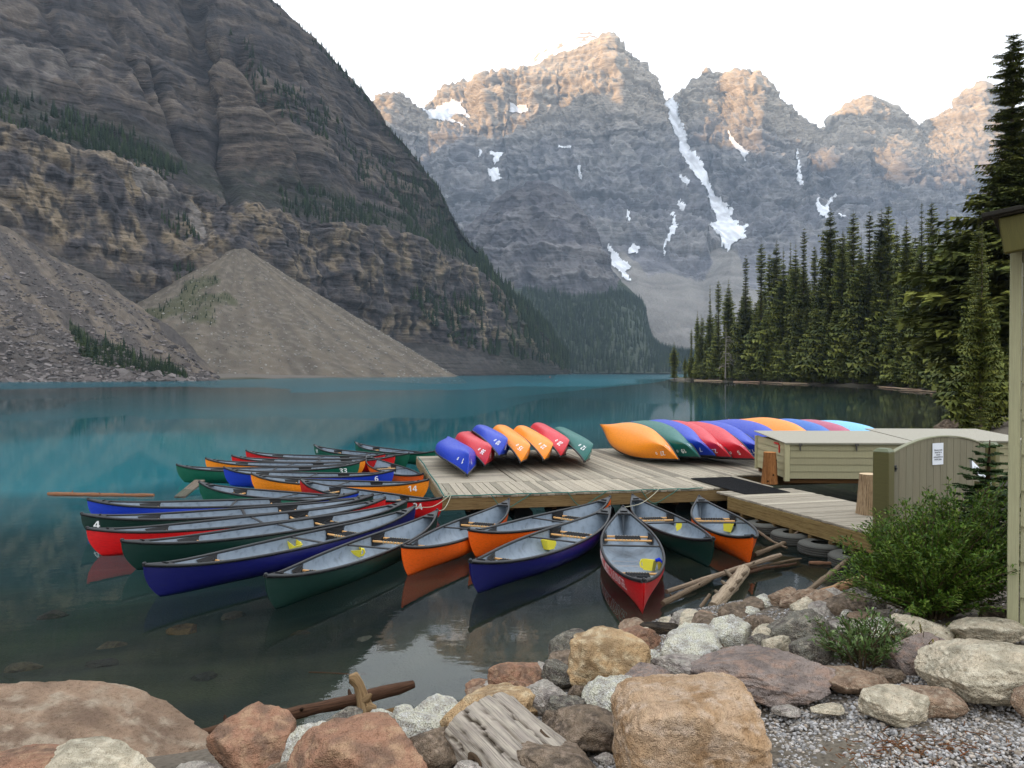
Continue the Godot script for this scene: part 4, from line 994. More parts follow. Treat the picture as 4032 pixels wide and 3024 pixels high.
func build_ground_and_lake() -> void:
	# one sheet: lake bed, shore and land
	var xs := []
	var zs := []
	for k in 221:
		var f := (k - 110) / 110.0
		xs.push_back(3.0 + sinh(f * 6.2) * 7.0)
		zs.push_back(-8.0 + sinh(f * 6.2) * 7.0)
	var P := PackedVector3Array()
	var C := PackedColorArray()
	var q := noise(91, 0.35, 4)
	var q2 := noise(92, 0.08, 3)
	for z: float in zs:
		for x: float in xs:
			var d := shore(Vector2(x, z))
			var y := ground_height(x, z)
			var near := 1.0 if absf(x) < 60.0 and z > -60.0 else 0.3
			y += (q.get_noise_2d(x, z) * 0.10 + q2.get_noise_2d(x, z) * 0.15) * near * clampf(absf(d), 0.0, 1.0)
			P.push_back(Vector3(x, y, z))
			var s := clampf(0.5 + q.get_noise_2d(x * 2.0, z * 2.0), 0.0, 1.0)
			var base := Color(0.50, 0.46, 0.41).lerp(Color(0.42, 0.385, 0.34), s)
			if d < 0.3:
				base = base.lerp(Color(0.27, 0.265, 0.25), clampf(1.0 - d / 0.3, 0.0, 1.0))
			if d < 0.0:  # algae on the gravel, then pale silt hanging in the deep water
				base = Color(0.215, 0.225, 0.155).lerp(Color(0.14, 0.155, 0.115), s).lerp(Color(0.045, 0.20, 0.20), smoothstep(-0.8, -2.4, y))
				base = base.lerp(Color(0.0, 0.345, 0.375), smoothstep(-2.2, -5.2, y)).lerp(Color(0.0, 0.48, 0.525), smoothstep(-5.0, -9.0, y))
			elif x < 0.0 and z < -150.0:
				base = Color(0.43, 0.40, 0.37)
			elif d > 4.0 and z < -20.0:
				base = base.lerp(Color(0.24, 0.25, 0.15), 0.7)
			C.push_back(base)
	var mb := MB.new()
	mb.grid(P, 221, 221, true, C)
	struct("ground", mb.mesh(), M.ground)
	# the lake: calm water as far as a ragged line, ruffled water beyond
	var wx := []
	for k in 141:
		wx.push_back(sinh((k - 70) / 70.0 * 5.0) * 8.0)
	var n := wx.size()
	var am := ArrayMesh.new()
	var edges := []
	for x: float in wx:
		var t := smoothstep(12.0, 62.0, x)
		var z1 := lerpf(-64.0 + q2.get_noise_2d(x * 0.5, 0.0) * 40.0, -330.0, t)
		var z2 := lerpf(-135.0 + q2.get_noise_2d(x * 0.25, 50.0) * 70.0, -345.0, t)
		edges.push_back([12.0, z1, z2, -1480.0])
	for zone in 3:
		var P3 := PackedVector3Array()
		for row in 2:
			for k in n:
				P3.push_back(Vector3(wx[k], 0, edges[k][zone + row]))
		var wm := MB.new()
		wm.grid(P3, n, 2, false)
		for k in wm.n.size():
			wm.n[k] = Vector3.UP
		am.add_surface_from_arrays(Mesh.PRIMITIVE_TRIANGLES, wm.arrays())
		am.surface_set_material(zone, [M.water_calm, M.water_stirred, M.water_ruffled][zone])
	struct("lake_water", am, null)

# ---- canoes: local +x is the bow, y = 0 the water line
const HALF := 2.33
func c_sheer(s: float) -> float:
	return 0.285 + 0.05 * s * s + 0.10 * pow(absf(s), 5.0)
func c_keel(s: float) -> float:
	return -0.075 + 0.06 * pow(absf(s), 3.0)
func c_beam(s: float) -> float:
	return maxf(0.462 * (1.0 - pow(absf(s), 2.15)), 0.014)
func c_sec(s: float, t: float) -> float:
	var mid := pow(1.0 - pow(1.0 - t, 3.6), 0.62)
	var end := pow(t, 0.62)
	return lerpf(mid, end, smoothstep(0.25, 0.95, absf(s)))
func c_point(s: float, t: float, side: float, inset := 0.0) -> Vector3:
	var x := HALF * s - signf(s) * 0.20 * pow(1.0 - t, 2.4) * pow(absf(s), 10.0)
	var y := lerpf(c_keel(s) + inset, c_sheer(s), t)
	var z := maxf(c_beam(s) * c_sec(s, t) * (1.0 + 0.05 * sin(t * PI) * (1.0 - absf(s))) - inset, 0.004)
	return Vector3(x, y, z * side)
func c_shell(inset: float, smax: float) -> MB:
	var nu := 61
	var nt := 12
	var P := PackedVector3Array()
	for i in nu:
		var f := 2.0 * i / (nu - 1) - 1.0
		var s := smax * signf(f) * (1.0 - pow(1.0 - absf(f), 1.35))
		for j in range(-nt, nt + 1):
			P.push_back(c_point(s, absf(j) / float(nt), 1.0 if j >= 0 else -1.0, inset) * Vector3(1, 1, 0.0 if j == 0 else 1.0))
	var mb := MB.new()
	mb.grid(P, 2 * nt + 1, nu, inset <= 0.0)
	for e: float in [-1.0, 1.0]:  # close the narrow stem at each end
		for j in nt:
			var a := c_point(e * smax, j / float(nt), 1.0, inset)
			var b := c_point(e * smax, (j + 1) / float(nt), 1.0, inset)
			var k := Vector3(1, 1, -1)
			mb.face([a, b, b * k, a * k], Vector3(e if inset <= 0.0 else -e, 0, 0))
	return mb
func hull_text(text: String, s0: float, y0: float, high: float, side: float, serif := false) -> ArrayMesh:
	# lettering laid on the hull: starts at station s0, base line y0, reading left to right seen from that side
	var tm := TextMesh.new()
	var f := SystemFont.new()
	f.font_names = PackedStringArray(["Droid Serif" if serif else "Droid Sans"])
	f.font_weight = 400 if serif else 700
	tm.font = f
	tm.text = text
	tm.font_size = 64
	tm.pixel_size = 1.0 / 64.0
	tm.depth = 0.0
	tm.horizontal_alignment = HORIZONTAL_ALIGNMENT_LEFT
	tm.curve_step = 2.0
	var src := tm.get_mesh_arrays()
	var V: PackedVector3Array = src[Mesh.ARRAY_VERTEX]
	var I = src[Mesh.ARRAY_INDEX]
	var lo := Vector3(1e9, 1e9, 0)
	var hi := -lo
	for p in V:
		lo = lo.min(p)
		hi = hi.max(p)
	var k := high / maxf(hi.y - lo.y, 0.01)
	var put := func(p: Vector3) -> Vector3:
		var x := s0 * HALF + (p.x - lo.x) * (1.95 / (hi.x - lo.x) if serif else k * 1.05) * side
		var s := clampf(x / HALF, -0.99, 0.99)
		var y := y0 + (p.y - lo.y) * k
		if serif:  # lettering grows towards its end, as the sheer rises
			y += (p.x - lo.x) / (hi.x - lo.x) * 0.02
		var t := clampf((y - c_keel(s)) / (c_sheer(s) - c_keel(s)), 0.05, 0.97)
		var q := c_point(s, t, side)
		return Vector3(x, q.y, q.z + 0.006 * side)
	var mb := MB.new()
	var idx: PackedInt32Array = I if I != null else PackedInt32Array(range(V.size()))
	for q in range(0, idx.size(), 3):
		mb.face([put.call(V[idx[q]]), put.call(V[idx[q + 1]]), put.call(V[idx[q + 2]])], Vector3(0, 0, side))
	return mb.mesh()

var canoe0: Node3D
func make_canoe() -> void:
	var o := Node3D.new()
	o.name = "canoe"
	canoe0 = o
	part("hull", c_shell(0.0, 1.0).mesh(), M.hull_red, o)
	part("lining", c_shell(0.014, 0.955).mesh(), M.lining, o)
	for side: float in [-1.0, 1.0]:
		var pts := []
		var rad := []
		for i in 61:
			var f := 2.0 * i / 60.0 - 1.0
			var s := signf(f) * (1.0 - pow(1.0 - absf(f), 1.3))
			pts.push_back(c_point(s, 1.0, side) + Vector3(0, -0.004, 0))
			rad.push_back(0.023)
		var gw := MB.new()
		gw.tube(pts, rad, 8, true, 1.0)
		# small rivets along the rail
		gw.col = Color(0.6, 0.6, 0.6)
		var wale := part("gunwale", gw.mesh(), M.trim, o)
		var rv := MB.new()
		for i in 17:
			var s := -0.9 + 1.8 * i / 16.0
			var p := c_point(s, 1.0, side) + Vector3(0, -0.006, 0.021 * side)
			rv.box(Transform3D(Basis(), p), Vector3(0.012, 0.012, 0.006))
		part("rivets", rv.mesh(), M.metal, wale)
	for e: float in [-1.0, 1.0]:
		var P := PackedVector3Array()
		for i in 9:
			var s := e * lerpf(0.85, 1.0, i / 8.0)
			for j in 7:
				var w := (j - 3) / 3.0
				P.push_back(Vector3(HALF * s, c_sheer(s) + 0.012 + 0.02 * (1.0 - w * w) * (1.0 - absf(s)) * 6.0 * 0.4, w * (c_beam(s) + 0.012)))
		var dk := MB.new()
		dk.grid(P, 7, 9, e < 0.0)
		for j in 6:  # its thickness at the inner end
			dk.face([P[j], P[j + 1], P[j + 1] - Vector3(0, 0.03, 0), P[j] - Vector3(0, 0.03, 0)], Vector3(-e, 0, 0))
		dk.box(Transform3D(Basis(), Vector3(HALF * e * 0.995, c_sheer(1.0) + 0.006, 0)), Vector3(0.05, 0.05, 0.045), 0.012)
		var deck := part("deck_plate", dk.mesh(), M.trim, o)
		var hd := MB.new()
		var hs := 0.885
		hd.box(Transform3D(Basis(), Vector3(HALF * e * hs, c_sheer(hs) + 0.027, 0)), Vector3(0.03, 0.012, c_beam(hs) * 1.3), 0.004)
		part("carrying_handle", hd.mesh(), M.web, deck)
	var yk := MB.new()
	var wy := c_beam(0.05)
	yk.box(at(Vector3(0.10, c_sheer(0.05) - 0.022, 0)), Vector3(0.05, 0.022, wy * 2.0), 0.008)
	part("yoke", yk.mesh(), M.trim, o)
	for sx: float in [0.86, -1.36]:
		var s := sx / HALF
		var seat := part("seat", ArrayMesh.new(), M.web, o)
		var wd := c_beam(s) * 0.93
		var sy := c_sheer(s) - 0.095
		var wb := MB.new()
		for k in 5:
			wb.box(at(Vector3(sx - 0.10 + 0.05 * k, sy + 0.013 + 0.004 * (k % 2), 0)), Vector3(0.046, 0.008, wd * 1.12), 0.003)
		for k in 9:
			wb.box(at(Vector3(sx, sy + 0.014, wd * (-0.5 + k / 8.0))), Vector3(0.27, 0.012, wd * 0.075), 0.003)
		seat.mesh = wb.mesh()
		for dx: float in [-0.13, 0.13]:
			var rl := MB.new()
			var rz := c_point((sx + dx) / HALF, clampf((sy - c_keel(s)) / (c_sheer(s) - c_keel(s)), 0.1, 1.0), 1.0).z - 0.04
			rl.tube([Vector3(sx + dx, sy, -rz), Vector3(sx + dx, sy, rz)], [0.017, 0.017], 8)
			part("rail", rl.mesh(), M.ash, seat)
			var lc := MB.new()
			for k in 6:
				lc.box(at(Vector3(sx + dx * 1.09, sy, wd * (-0.45 + 0.18 * k))), Vector3(0.034, 0.044, 0.007))
			part("lacing", lc.mesh(), M.rope, seat)
		for side: float in [-1.0, 1.0]:
			var hg := MB.new()
			var P := PackedVector3Array()
			var y1 := c_sheer(s) - 0.015
			for jj in 5:
				for ii in 7:
					var x := sx + lerpf(-0.18, 0.18, ii / 6.0) * (1.0 if jj < 1 or jj > 3 else 0.88)
					var ss := x / HALF
					var y := y1 - 0.165 * jj / 4.0
					var t := clampf((y - c_keel(ss)) / (c_sheer(ss) - c_keel(ss)), 0.05, 1.0)
					P.push_back(Vector3(x, y, side * (c_point(ss, t, 1.0).z - 0.032)))
			hg.grid(P, 7, 5, side > 0.0)
			var mid := P[17] - Vector3(0, 0, side * 0.006)
			for q: int in [8, 12, 22, 26]:
				hg.tube([mid, P[q] - Vector3(0, 0, side * 0.006)], [0.007, 0.007], 5)
			part("hanger", hg.mesh(), M.trim, seat)

var lettering := {}
func canoe(label: String, paint: String, where: Vector3, euler: Vector3, length: float, marks := [], group := "", wide := 1.0) -> Node3D:
	var o: Node3D = canoe0.duplicate()
	o.name = numbered("canoe")
	add_child(o, true)
	tag(o, label, "canoe", group)
	o.transform = Transform3D(Basis.from_euler(euler, EULER_ORDER_YXZ).scaled_local(Vector3(length / (2.0 * HALF), 1.0, wide)), where)
	o.get_node("hull").material_override = M["hull_" + paint]
	for m: Array in marks:
		var key := str(m)
		if not lettering.has(key):
			lettering[key] = hull_text(m[0], m[1], m[2], m[3], m[4], m.size() > 5)
		part("lettering" if m.size() > 5 else "number", lettering[key], M.ink, o)
	return o

func bailer(where: Vector3, yaw: float, tilt: float, label: String, sponge: bool) -> void:
	# a jug cut open into a scoop, with its handle
	var o := thing("bailer", label, "bailer", where, yaw, "yellow bailers lying in the canoes")
	o.rotation.x = tilt
	var mb := MB.new()
	var rim := []
	var r0 := []
	for k in 4:
		var sg: Vector2 = [Vector2(-1, -1), Vector2(1, -1), Vector2(1, 1), Vector2(-1, 1)][k]
		r0.push_back(Vector3(sg.x * 0.062, 0.0, sg.y * 0.062))
		rim.push_back(Vector3(sg.x * 0.088, 0.15, sg.y * 0.088))
	for k in 4:
		var e := (k + 1) % 4
		var out: Vector3 = (r0[k] + r0[e]).normalized()
		mb.face([r0[k], r0[e], rim[e], rim[k]], out)
		var inn := Vector3(0.93, 1, 0.93)
		mb.face([r0[k] * inn + Vector3(0, 0.006, 0), r0[e] * inn + Vector3(0, 0.006, 0), rim[e] * inn, rim[k] * inn], -out)
		mb.face([rim[k], rim[e], rim[e] * inn, rim[k] * inn], Vector3.UP)
	mb.face(r0, Vector3.DOWN)
	mb.face(r0.map(func(p): return p * 0.93 + Vector3(0, 0.006, 0)), Vector3.UP)
	part("scoop", mb.mesh(), M.yellow, o)
	var h := MB.new()
	h.tube([Vector3(0.07, 0.02, 0), Vector3(0.12, 0.035, 0), Vector3(0.135, 0.08, 0), Vector3(0.12, 0.125, 0), Vector3(0.08, 0.135, 0)], [0.014, 0.016, 0.016, 0.016, 0.014], 7)
	part("handle", h.mesh(), M.yellow, o)
	if sponge:
		var s := MB.new()
		s.tube([Vector3(-0.17, 0.13, 0.02), Vector3(-0.13, 0.16, 0.0), Vector3(-0.09, 0.15, -0.02)], [0.02, 0.036, 0.018], 8)
		part("whistle_knob", s.mesh(), M.sponge, o)
		var r := MB.new()
		r.col = Color(0.95, 0.85, 0.4)
		for k in 7:
			var pts := []
			var rad := []
			for i in 7:
				var f := i / 6.0
				pts.push_back(Vector3(-0.13 - 0.05 * f + 0.022 * cos(k * 0.9), 0.15 - 0.14 * f, 0.03 * sin(k * 0.9) * (0.5 + f)))
				rad.push_back(0.011)
			r.tube(pts, rad, 5)
		part("rope_bundle", r.mesh(), M.rope, o)

func rope(called: String, pts: Array, r: float, m: Material, label: String, group := "") -> void:
	# smooth the corners of the line first
	var q := []
	var rad := []
	for k in pts.size() - 1:
		for i in 6:
			var f := i / 6.0
			var a: Vector3 = pts[maxi(k - 1, 0)]
			var d: Vector3 = pts[mini(k + 2, pts.size() - 1)]
			q.push_back(pts[k].cubic_interpolate(pts[k + 1], a, d, f))
			rad.push_back(r)
	q.push_back(pts[-1])
	rad.push_back(r)
	var mb := MB.new()
	mb.tube(q, rad, 6)
	obj(called, mb.mesh(), m, label, "rope", Transform3D(), group)

func build_canoes() -> void:
	make_canoe()
	canoe("red canoe with white lettering on its side, nosing into the driftwood", "red", Vector3(1.73, 0, -11.13), Vector3(0, 1.476, 0), 4.86, [["MORAINE LAKE LODGE", 0.10, 0.12, 0.125, -1.0, "s"]], "canoes moored round the dock", 0.93)
	canoe("dark green canoe with a bailer, between the red and the orange canoe beside the ramp", "green", Vector3(2.6, 0, -12.88), Vector3(0, 1.707, 0), 3.97, [], "canoes moored round the dock", 0.84)
	canoe("orange canoe closest to the ramp and its tyres", "orange", Vector3(3.53, 0, -12.89), Vector3(0, 1.544, 0), 3.57, [], "canoes moored round the dock", 0.92)
	canoe("dark blue canoe lying just left of the lettered red canoe", "blue", Vector3(0.6, 0, -11.56), Vector3(0, 1.046, 0), 4.5, [], "canoes moored round the dock", 0.95)
	canoe("orange canoe half behind the dark blue one, tied at the dock front", "orange", Vector3(0.61, 0, -13.1), Vector3(0, 0.882, 0), 3.98, [], "canoes moored round the dock", 0.86)
	canoe("orange canoe tied to the left part of the dock front, white floats inside", "orange", Vector3(-0.78, 0, -12.38), Vector3(0, 1.213, 0), 4.12, [], "canoes moored round the dock", 0.86)
	canoe("blackish green canoe, nearest of the fan spreading left from the dock corner", "green", Vector3(-2.08, 0, -11.06), Vector3(0, 1.213, 0), 4.55, [], "canoes moored round the dock", 0.86)
	canoe("dark blue canoe in the left fan with a yellow bailer glimpsed inside", "blue", Vector3(-3.13, 0, -11.52), Vector3(0, 0.973, 0), 5.02, [], "canoes moored round the dock", 0.86)
	canoe("dark green canoe in the left fan between the dark blue and the plain red one", "green", Vector3(-3.72, 0, -12.49), Vector3(0, 0.761, 0), 4.92, [], "canoes moored round the dock", 0.86)
	canoe("plain red canoe at the left end of the fan, mirrored red in the water", "red", Vector3(-4.43, 0, -13.08), Vector3(0, 0.609, 0), 4.97, [], "canoes moored round the dock", 0.86)
	canoe("green canoe with a white 4 at its left end", "green", Vector3(-4.95, 0, -13.84), Vector3(0, 0.413, 0), 4.95, [["4", -0.925, 0.19, 0.12, 1.0]], "canoes moored round the dock", 0.86)
	canoe("blue canoe below the floating pole, leftmost of the upper row", "sea_blue", Vector3(-5.49, 0, -14.79), Vector3(0, 0.18, 0), 4.97, [], "canoes moored round the dock", 0.86)
	canoe("green canoe whose left tip touches the grey sunken plank", "pine", Vector3(-4.74, 0, -15.77), Vector3(0, -0.407, 0), 4.46, [], "canoes moored round the dock", 0.86)
	canoe("red canoe with a white 34 beside the dock corner", "red", Vector3(-3.01, 0, -15.82), Vector3(0, -0.639, 0), 4.24, [["34", 0.72, 0.17, 0.13, 1.0]], "canoes moored round the dock", 0.86)
	canoe("orange canoe with a white 14 beside the dock corner", "light_orange", Vector3(-3.98, 0, -17.51), Vector3(0, -0.232, 0), 4.4, [["14", 0.80, 0.17, 0.13, 1.0]], "canoes moored round the dock", 0.86)
	canoe("blue canoe with a white 6", "sea_blue", Vector3(-5.03, 0, -18.89), Vector3(0, -0.125, 0), 4.36, [["6", 0.80, 0.17, 0.13, 1.0]], "canoes moored round the dock", 0.86)
	canoe("green canoe with a white 33", "pine", Vector3(-6.32, 0, -19.99), Vector3(0, 0.109, 0), 4.64, [["33", 0.78, 0.17, 0.13, 1.0]], "canoes moored round the dock", 0.86)
	canoe("orange canoe behind the green one numbered 33", "light_orange", Vector3(-6.23, 0, -21.05), Vector3(0, -0.075, 0), 4.49, [], "canoes moored round the dock", 0.86)
	canoe("short-looking orange canoe pointing away beside the left dock edge", "orange", Vector3(-3.14, 0, -20.06), Vector3(0, 2.035, 0), 4.74, [], "canoes moored round the dock", 0.86)
	canoe("red canoe with a white 30", "red", Vector3(-5.67, 0, -21.93), Vector3(0, 0, 0), 4.67, [["30", 0.80, 0.17, 0.13, 1.0]], "canoes moored round the dock", 0.86)
	canoe("red canoe without a number, behind the red one numbered 30", "red", Vector3(-5.9, 0, -22.9), Vector3(0, -0.209, 0), 4.49, [], "canoes moored round the dock", 0.86)
	canoe("green canoe with a white 11 at its left tip", "pine", Vector3(-4.75, 0, -23.85), Vector3(0, -0.643, 0), 4.32, [["11", -0.93, 0.19, 0.12, 1.0]], "canoes moored round the dock", 0.86)
	canoe("farthest green canoe of the mooring, its right end at the back of the dock", "pine", Vector3(-3.83, 0, -24.69), Vector3(0, -0.77, 0), 4.21, [], "canoes moored round the dock", 0.86)
	overturned("blue overturned canoe numbered 1, leftmost on the dock", "sea_blue", Vector3(-1.37, 0.71, -19.08), 1.768, 0.009, 0.15, 4.6, "1")
	overturned("red overturned canoe numbered 36 leaning on the blue one", "rose", Vector3(-0.89, 0.78, -19.97), 1.766, 0.012, 0.45, 4.6, "36")
	overturned("blue overturned canoe numbered 10 between the red and the orange ones", "sea_blue", Vector3(-0.46, 0.92, -20.19), 1.738, 0, 0.6, 4.6, "10")
	overturned("orange overturned canoe numbered 15", "light_orange", Vector3(0.08, 0.88, -20.08), 1.734, 0.046, 0.65, 4.6, "15")
	overturned("orange overturned canoe numbered 22, right of the one numbered 15", "light_orange", Vector3(0.65, 0.84, -20.57), 1.729, 0.031, 0.65, 4.6, "22")
	overturned("red overturned canoe numbered 28", "rose", Vector3(1.11, 0.9, -20.84), 1.705, 0.032, 0.65, 4.6, "28")
	overturned("teal overturned canoe numbered 12, rightmost of the left pile", "teal", Vector3(1.67, 0.83, -20.38), 1.693, 0.026, 0.6, 4.6, "12")
	overturned("orange overturned canoe numbered 27, leftmost of the right row", "light_orange", Vector3(3.18, 0.82, -20.91), 1.835, 0.063, -0.8, 4.6, "27")
	overturned("teal overturned canoe numbered 19 in the right row", "teal", Vector3(3.74, 0.87, -21.05), 1.835, 0.068, -0.8, 4.6, "19")
	overturned("blue overturned canoe numbered 7 in the right row", "sea_blue", Vector3(4.16, 0.89, -21.18), 1.835, 0.068, -0.8, 4.6, "7")
	overturned("red overturned canoe beside the blue one numbered 7", "rose", Vector3(4.51, 0.87, -21.05), 1.835, 0.068, -0.8, 4.6, "23")
	overturned("red overturned canoe numbered 5 in the right row", "rose", Vector3(5.02, 0.85, -20.83), 1.835, 0.068, -0.8, 4.6, "5")
	overturned("blue overturned canoe numbered 17 against the locker", "sea_blue", Vector3(5.47, 0.85, -21.13), 1.835, 0.068, -0.8, 4.6, "17")
	overturned("blue overturned canoe right of the one numbered 17", "sea_blue", Vector3(6.29, 0.89, -21.29), 1.835, 0.068, -0.8, 4.6, null)
	overturned("orange overturned canoe showing above the locker lid", "light_orange", Vector3(7.16, 0.93, -21.46), 1.835, 0.068, -0.8, 4.6, null)
	overturned("bright blue overturned canoe showing above the locker lid", "bright_blue", Vector3(8.13, 0.85, -22.21), 1.835, 0.068, -0.8, 4.6, null)
	overturned("pink overturned canoe showing as a sliver above the locker lid", "pink", Vector3(8.72, 0.83, -22.18), 1.835, 0.068, -0.8, 4.6, null)
	overturned("pale blue overturned canoe at the right end of the row", "sky_blue", Vector3(9.48, 0.87, -22.02), 1.835, 0.068, -0.6, 4.6, null)
	canoe0.free()
	bailer(Vector3(1.92, 0.03, -10.74), 2.6, 0.2, "yellow bailer with a blue-tipped rope bundle in the lettered red canoe", true)
	bailer(Vector3(2.94, 0.03, -13.3), 2.2, 0.3, "yellow bailer with a rope bundle in the dark green canoe", true)
	bailer(Vector3(3.77, 0.03, -13.42), 1.2, 0.15, "yellow bailer in the orange canoe beside the ramp", false)
	bailer(Vector3(0.58, 0.03, -12.04), 0.6, -0.1, "yellow bailer in the dark blue canoe left of the lettered one", false)
	bailer(Vector3(-2.35, 0.03, -11.49), 0.3, 0.2, "pale yellow bailer with a blue knob in the blackish green canoe", true)
	bailer(Vector3(-3.39, 0.05, -11.83), 1.0, 0.4, "yellow bailer half hidden by the rail of the dark blue canoe in the fan", false)
	rope("rope", [Vector3(1.95, 0.43, -13.5), Vector3(2.44, 0.36, -14.38), Vector3(2.92, 0.49, -15.26), Vector3(2.86, 0.5, -15.59)], 0.008, M.rope, "pale mooring line of the lettered red canoe", "mooring lines")
	rope("rope", [Vector3(2.27, 0.43, -15.17), Vector3(2.55, 0.36, -15.21), Vector3(2.83, 0.49, -15.24), Vector3(2.76, 0.5, -15.57)], 0.008, M.rope, "pale mooring line of the dark green canoe beside it", "mooring lines")
	rope("rope", [Vector3(3.82, 0.43, -15.84), Vector3(3.79, 0.36, -15.63), Vector3(3.76, 0.49, -15.43), Vector3(3.69, 0.5, -15.75)], 0.008, M.rope, "pale mooring line of the orange canoe by the ramp", "mooring lines")
	rope("rope", [Vector3(1.96, 0.43, -15.35), Vector3(2, 0.36, -15.22), Vector3(2.04, 0.49, -15.09), Vector3(1.98, 0.5, -15.41)], 0.008, M.rope, "pale mooring line of the half hidden orange canoe", "mooring lines")
	rope("rope", [Vector3(-0.06, 0.43, -14.88), Vector3(0.11, 0.36, -14.81), Vector3(0.28, 0.49, -14.74), Vector3(0.21, 0.5, -15.06)], 0.008, M.rope, "pale mooring line of the orange canoe with white floats", "mooring lines")
	rope("rope", [Vector3(-1.28, 0.43, -13.13), Vector3(-1.21, 0.36, -13.8), Vector3(-1.15, 0.49, -14.46), Vector3(-1.21, 0.5, -14.78)], 0.008, M.rope, "pale mooring line of the blackish green canoe", "mooring lines")
	rope("rope", [Vector3(-1.71, 0.43, -13.54), Vector3(-1.44, 0.36, -14), Vector3(-1.18, 0.49, -14.45), Vector3(-1.24, 0.5, -14.78)], 0.008, M.rope, "pale mooring line of the dark blue fan canoe", "mooring lines")
	rope("rope", [Vector3(-1.3, 0.43, -14.49), Vector3(-1.27, 0.36, -14.47), Vector3(-1.24, 0.49, -14.44), Vector3(-1.31, 0.5, -14.76)], 0.008, M.rope, "pale mooring line of the red canoe numbered 34", "mooring lines")
	rope("rope", [Vector3(-0.4, 0.49, -14.55), Vector3(-0.15, 0.22, -14.58), Vector3(0.19, 0.37, -14.66), Vector3(0.38, 0.49, -14.71)], 0.008, M.green_rope, "slack line hanging from the dock front near its left corner", "mooring lines")
	rope("rope", [Vector3(1.07, 0.49, -14.85), Vector3(1.32, 0.22, -14.87), Vector3(1.66, 0.37, -14.95), Vector3(1.86, 0.49, -15)], 0.008, M.green_rope, "slack line hanging from the dock front in the middle", "mooring lines")
	rope("rope", [Vector3(2.54, 0.49, -15.14), Vector3(2.79, 0.22, -15.17), Vector3(3.13, 0.37, -15.24), Vector3(3.33, 0.49, -15.29)], 0.008, M.green_rope, "slack line hanging from the dock front toward the ramp", "mooring lines")
func overturned(label: String, paint: String, where: Vector3, yaw: float, pitch: float, roll: float, length: float, num) -> void:
	# turned keel up, then rolled onto one rail; the number stands near its end facing the camera
	var o: Node3D = canoe0.duplicate()
	o.name = numbered("canoe")
	add_child(o, true)
	tag(o, label, "canoe", "overturned canoes on the dock")
	var b := Basis(Vector3.UP, yaw) * Basis(Vector3.BACK, pitch) * Basis(Vector3.RIGHT, PI + roll)
	o.transform = Transform3D(b.scaled_local(Vector3(length / (2.0 * HALF), 1.0, 1.0)), where + Vector3(0, 0.30, 0))
	o.get_node("hull").material_override = M["hull_" + paint]
	for c in o.get_children():
		if c.name.begins_with("seat") or c.name == "yoke":
			c.free()
	if num != null:
		for side: float in [-1.0, 1.0]:
			part("number", hull_text(num, -0.88 if side > 0.0 else -0.80, 0.12, 0.12, side), M.ink, o)
			part("mark", hull_text("o", -0.76 if side > 0.0 else -0.92, 0.13, 0.07, side), M.ink, o)

# ---- dock, ramp, lockers, gate, shed
var plank_cache := {}
func plank_mesh(w: float, t: float, l: float, tone: Color, bev := 0.006) -> Mesh:
	# boards run along local z; a few variants of each size share meshes
	var pick := rng.randi_range(0, 4)
	var key := "%.2f %.3f %.2f %s %d" % [w, t, l, tone, pick]
	if not plank_cache.has(key):
		var mb := MB.new()
		mb.col = tone * rng.randf_range(0.80, 1.10)
		mb.box(Transform3D(), Vector3(w, t, l), bev, Vector2(rng.randf() * 5.0, rng.randf() * 5.0))
		plank_cache[key] = mb.mesh()
	return plank_cache[key]
func deck_panel(o: Node3D, x0: float, x1: float, z0: float, z1: float, along_z: bool, pitch := 0.143) -> void:
	var tone := Color(0.69, 0.645, 0.57)
	var span := (x1 - x0) if along_z else (z1 - z0)
	var n := int(round(span / pitch))
	var p := span / n
	for k in n:
		var m := plank_mesh(p - 0.010, 0.038, (z1 - z0 if along_z else x1 - x0) - 0.012, tone)
		var c := Vector3(x0 + p * (k + 0.5), -0.019, (z0 + z1) * 0.5) if along_z else Vector3((x0 + x1) * 0.5, -0.019, z0 + p * (k + 0.5))
		part("plank", m, M.plank, o, Transform3D(Basis(Vector3.UP, (0.0 if along_z else PI / 2) + rng.randf_range(-0.002, 0.002)), c + Vector3(0, rng.randf_range(-0.004, 0.004), 0)))
func beam(o: Node3D, a: Vector3, b: Vector3, w: float, h: float, tone := Color(0.47, 0.39, 0.27), called := "beam") -> void:
	var mb := MB.new()
	mb.col = tone
	mb.box(Transform3D(), Vector3(w, h, (b - a).length()), 0.008, Vector2(rng.randf() * 4.0, rng.randf() * 4.0))
	part(called, mb.mesh(), M.beam, o, Transform3D(Basis.looking_at(b - a), (a + b) * 0.5))

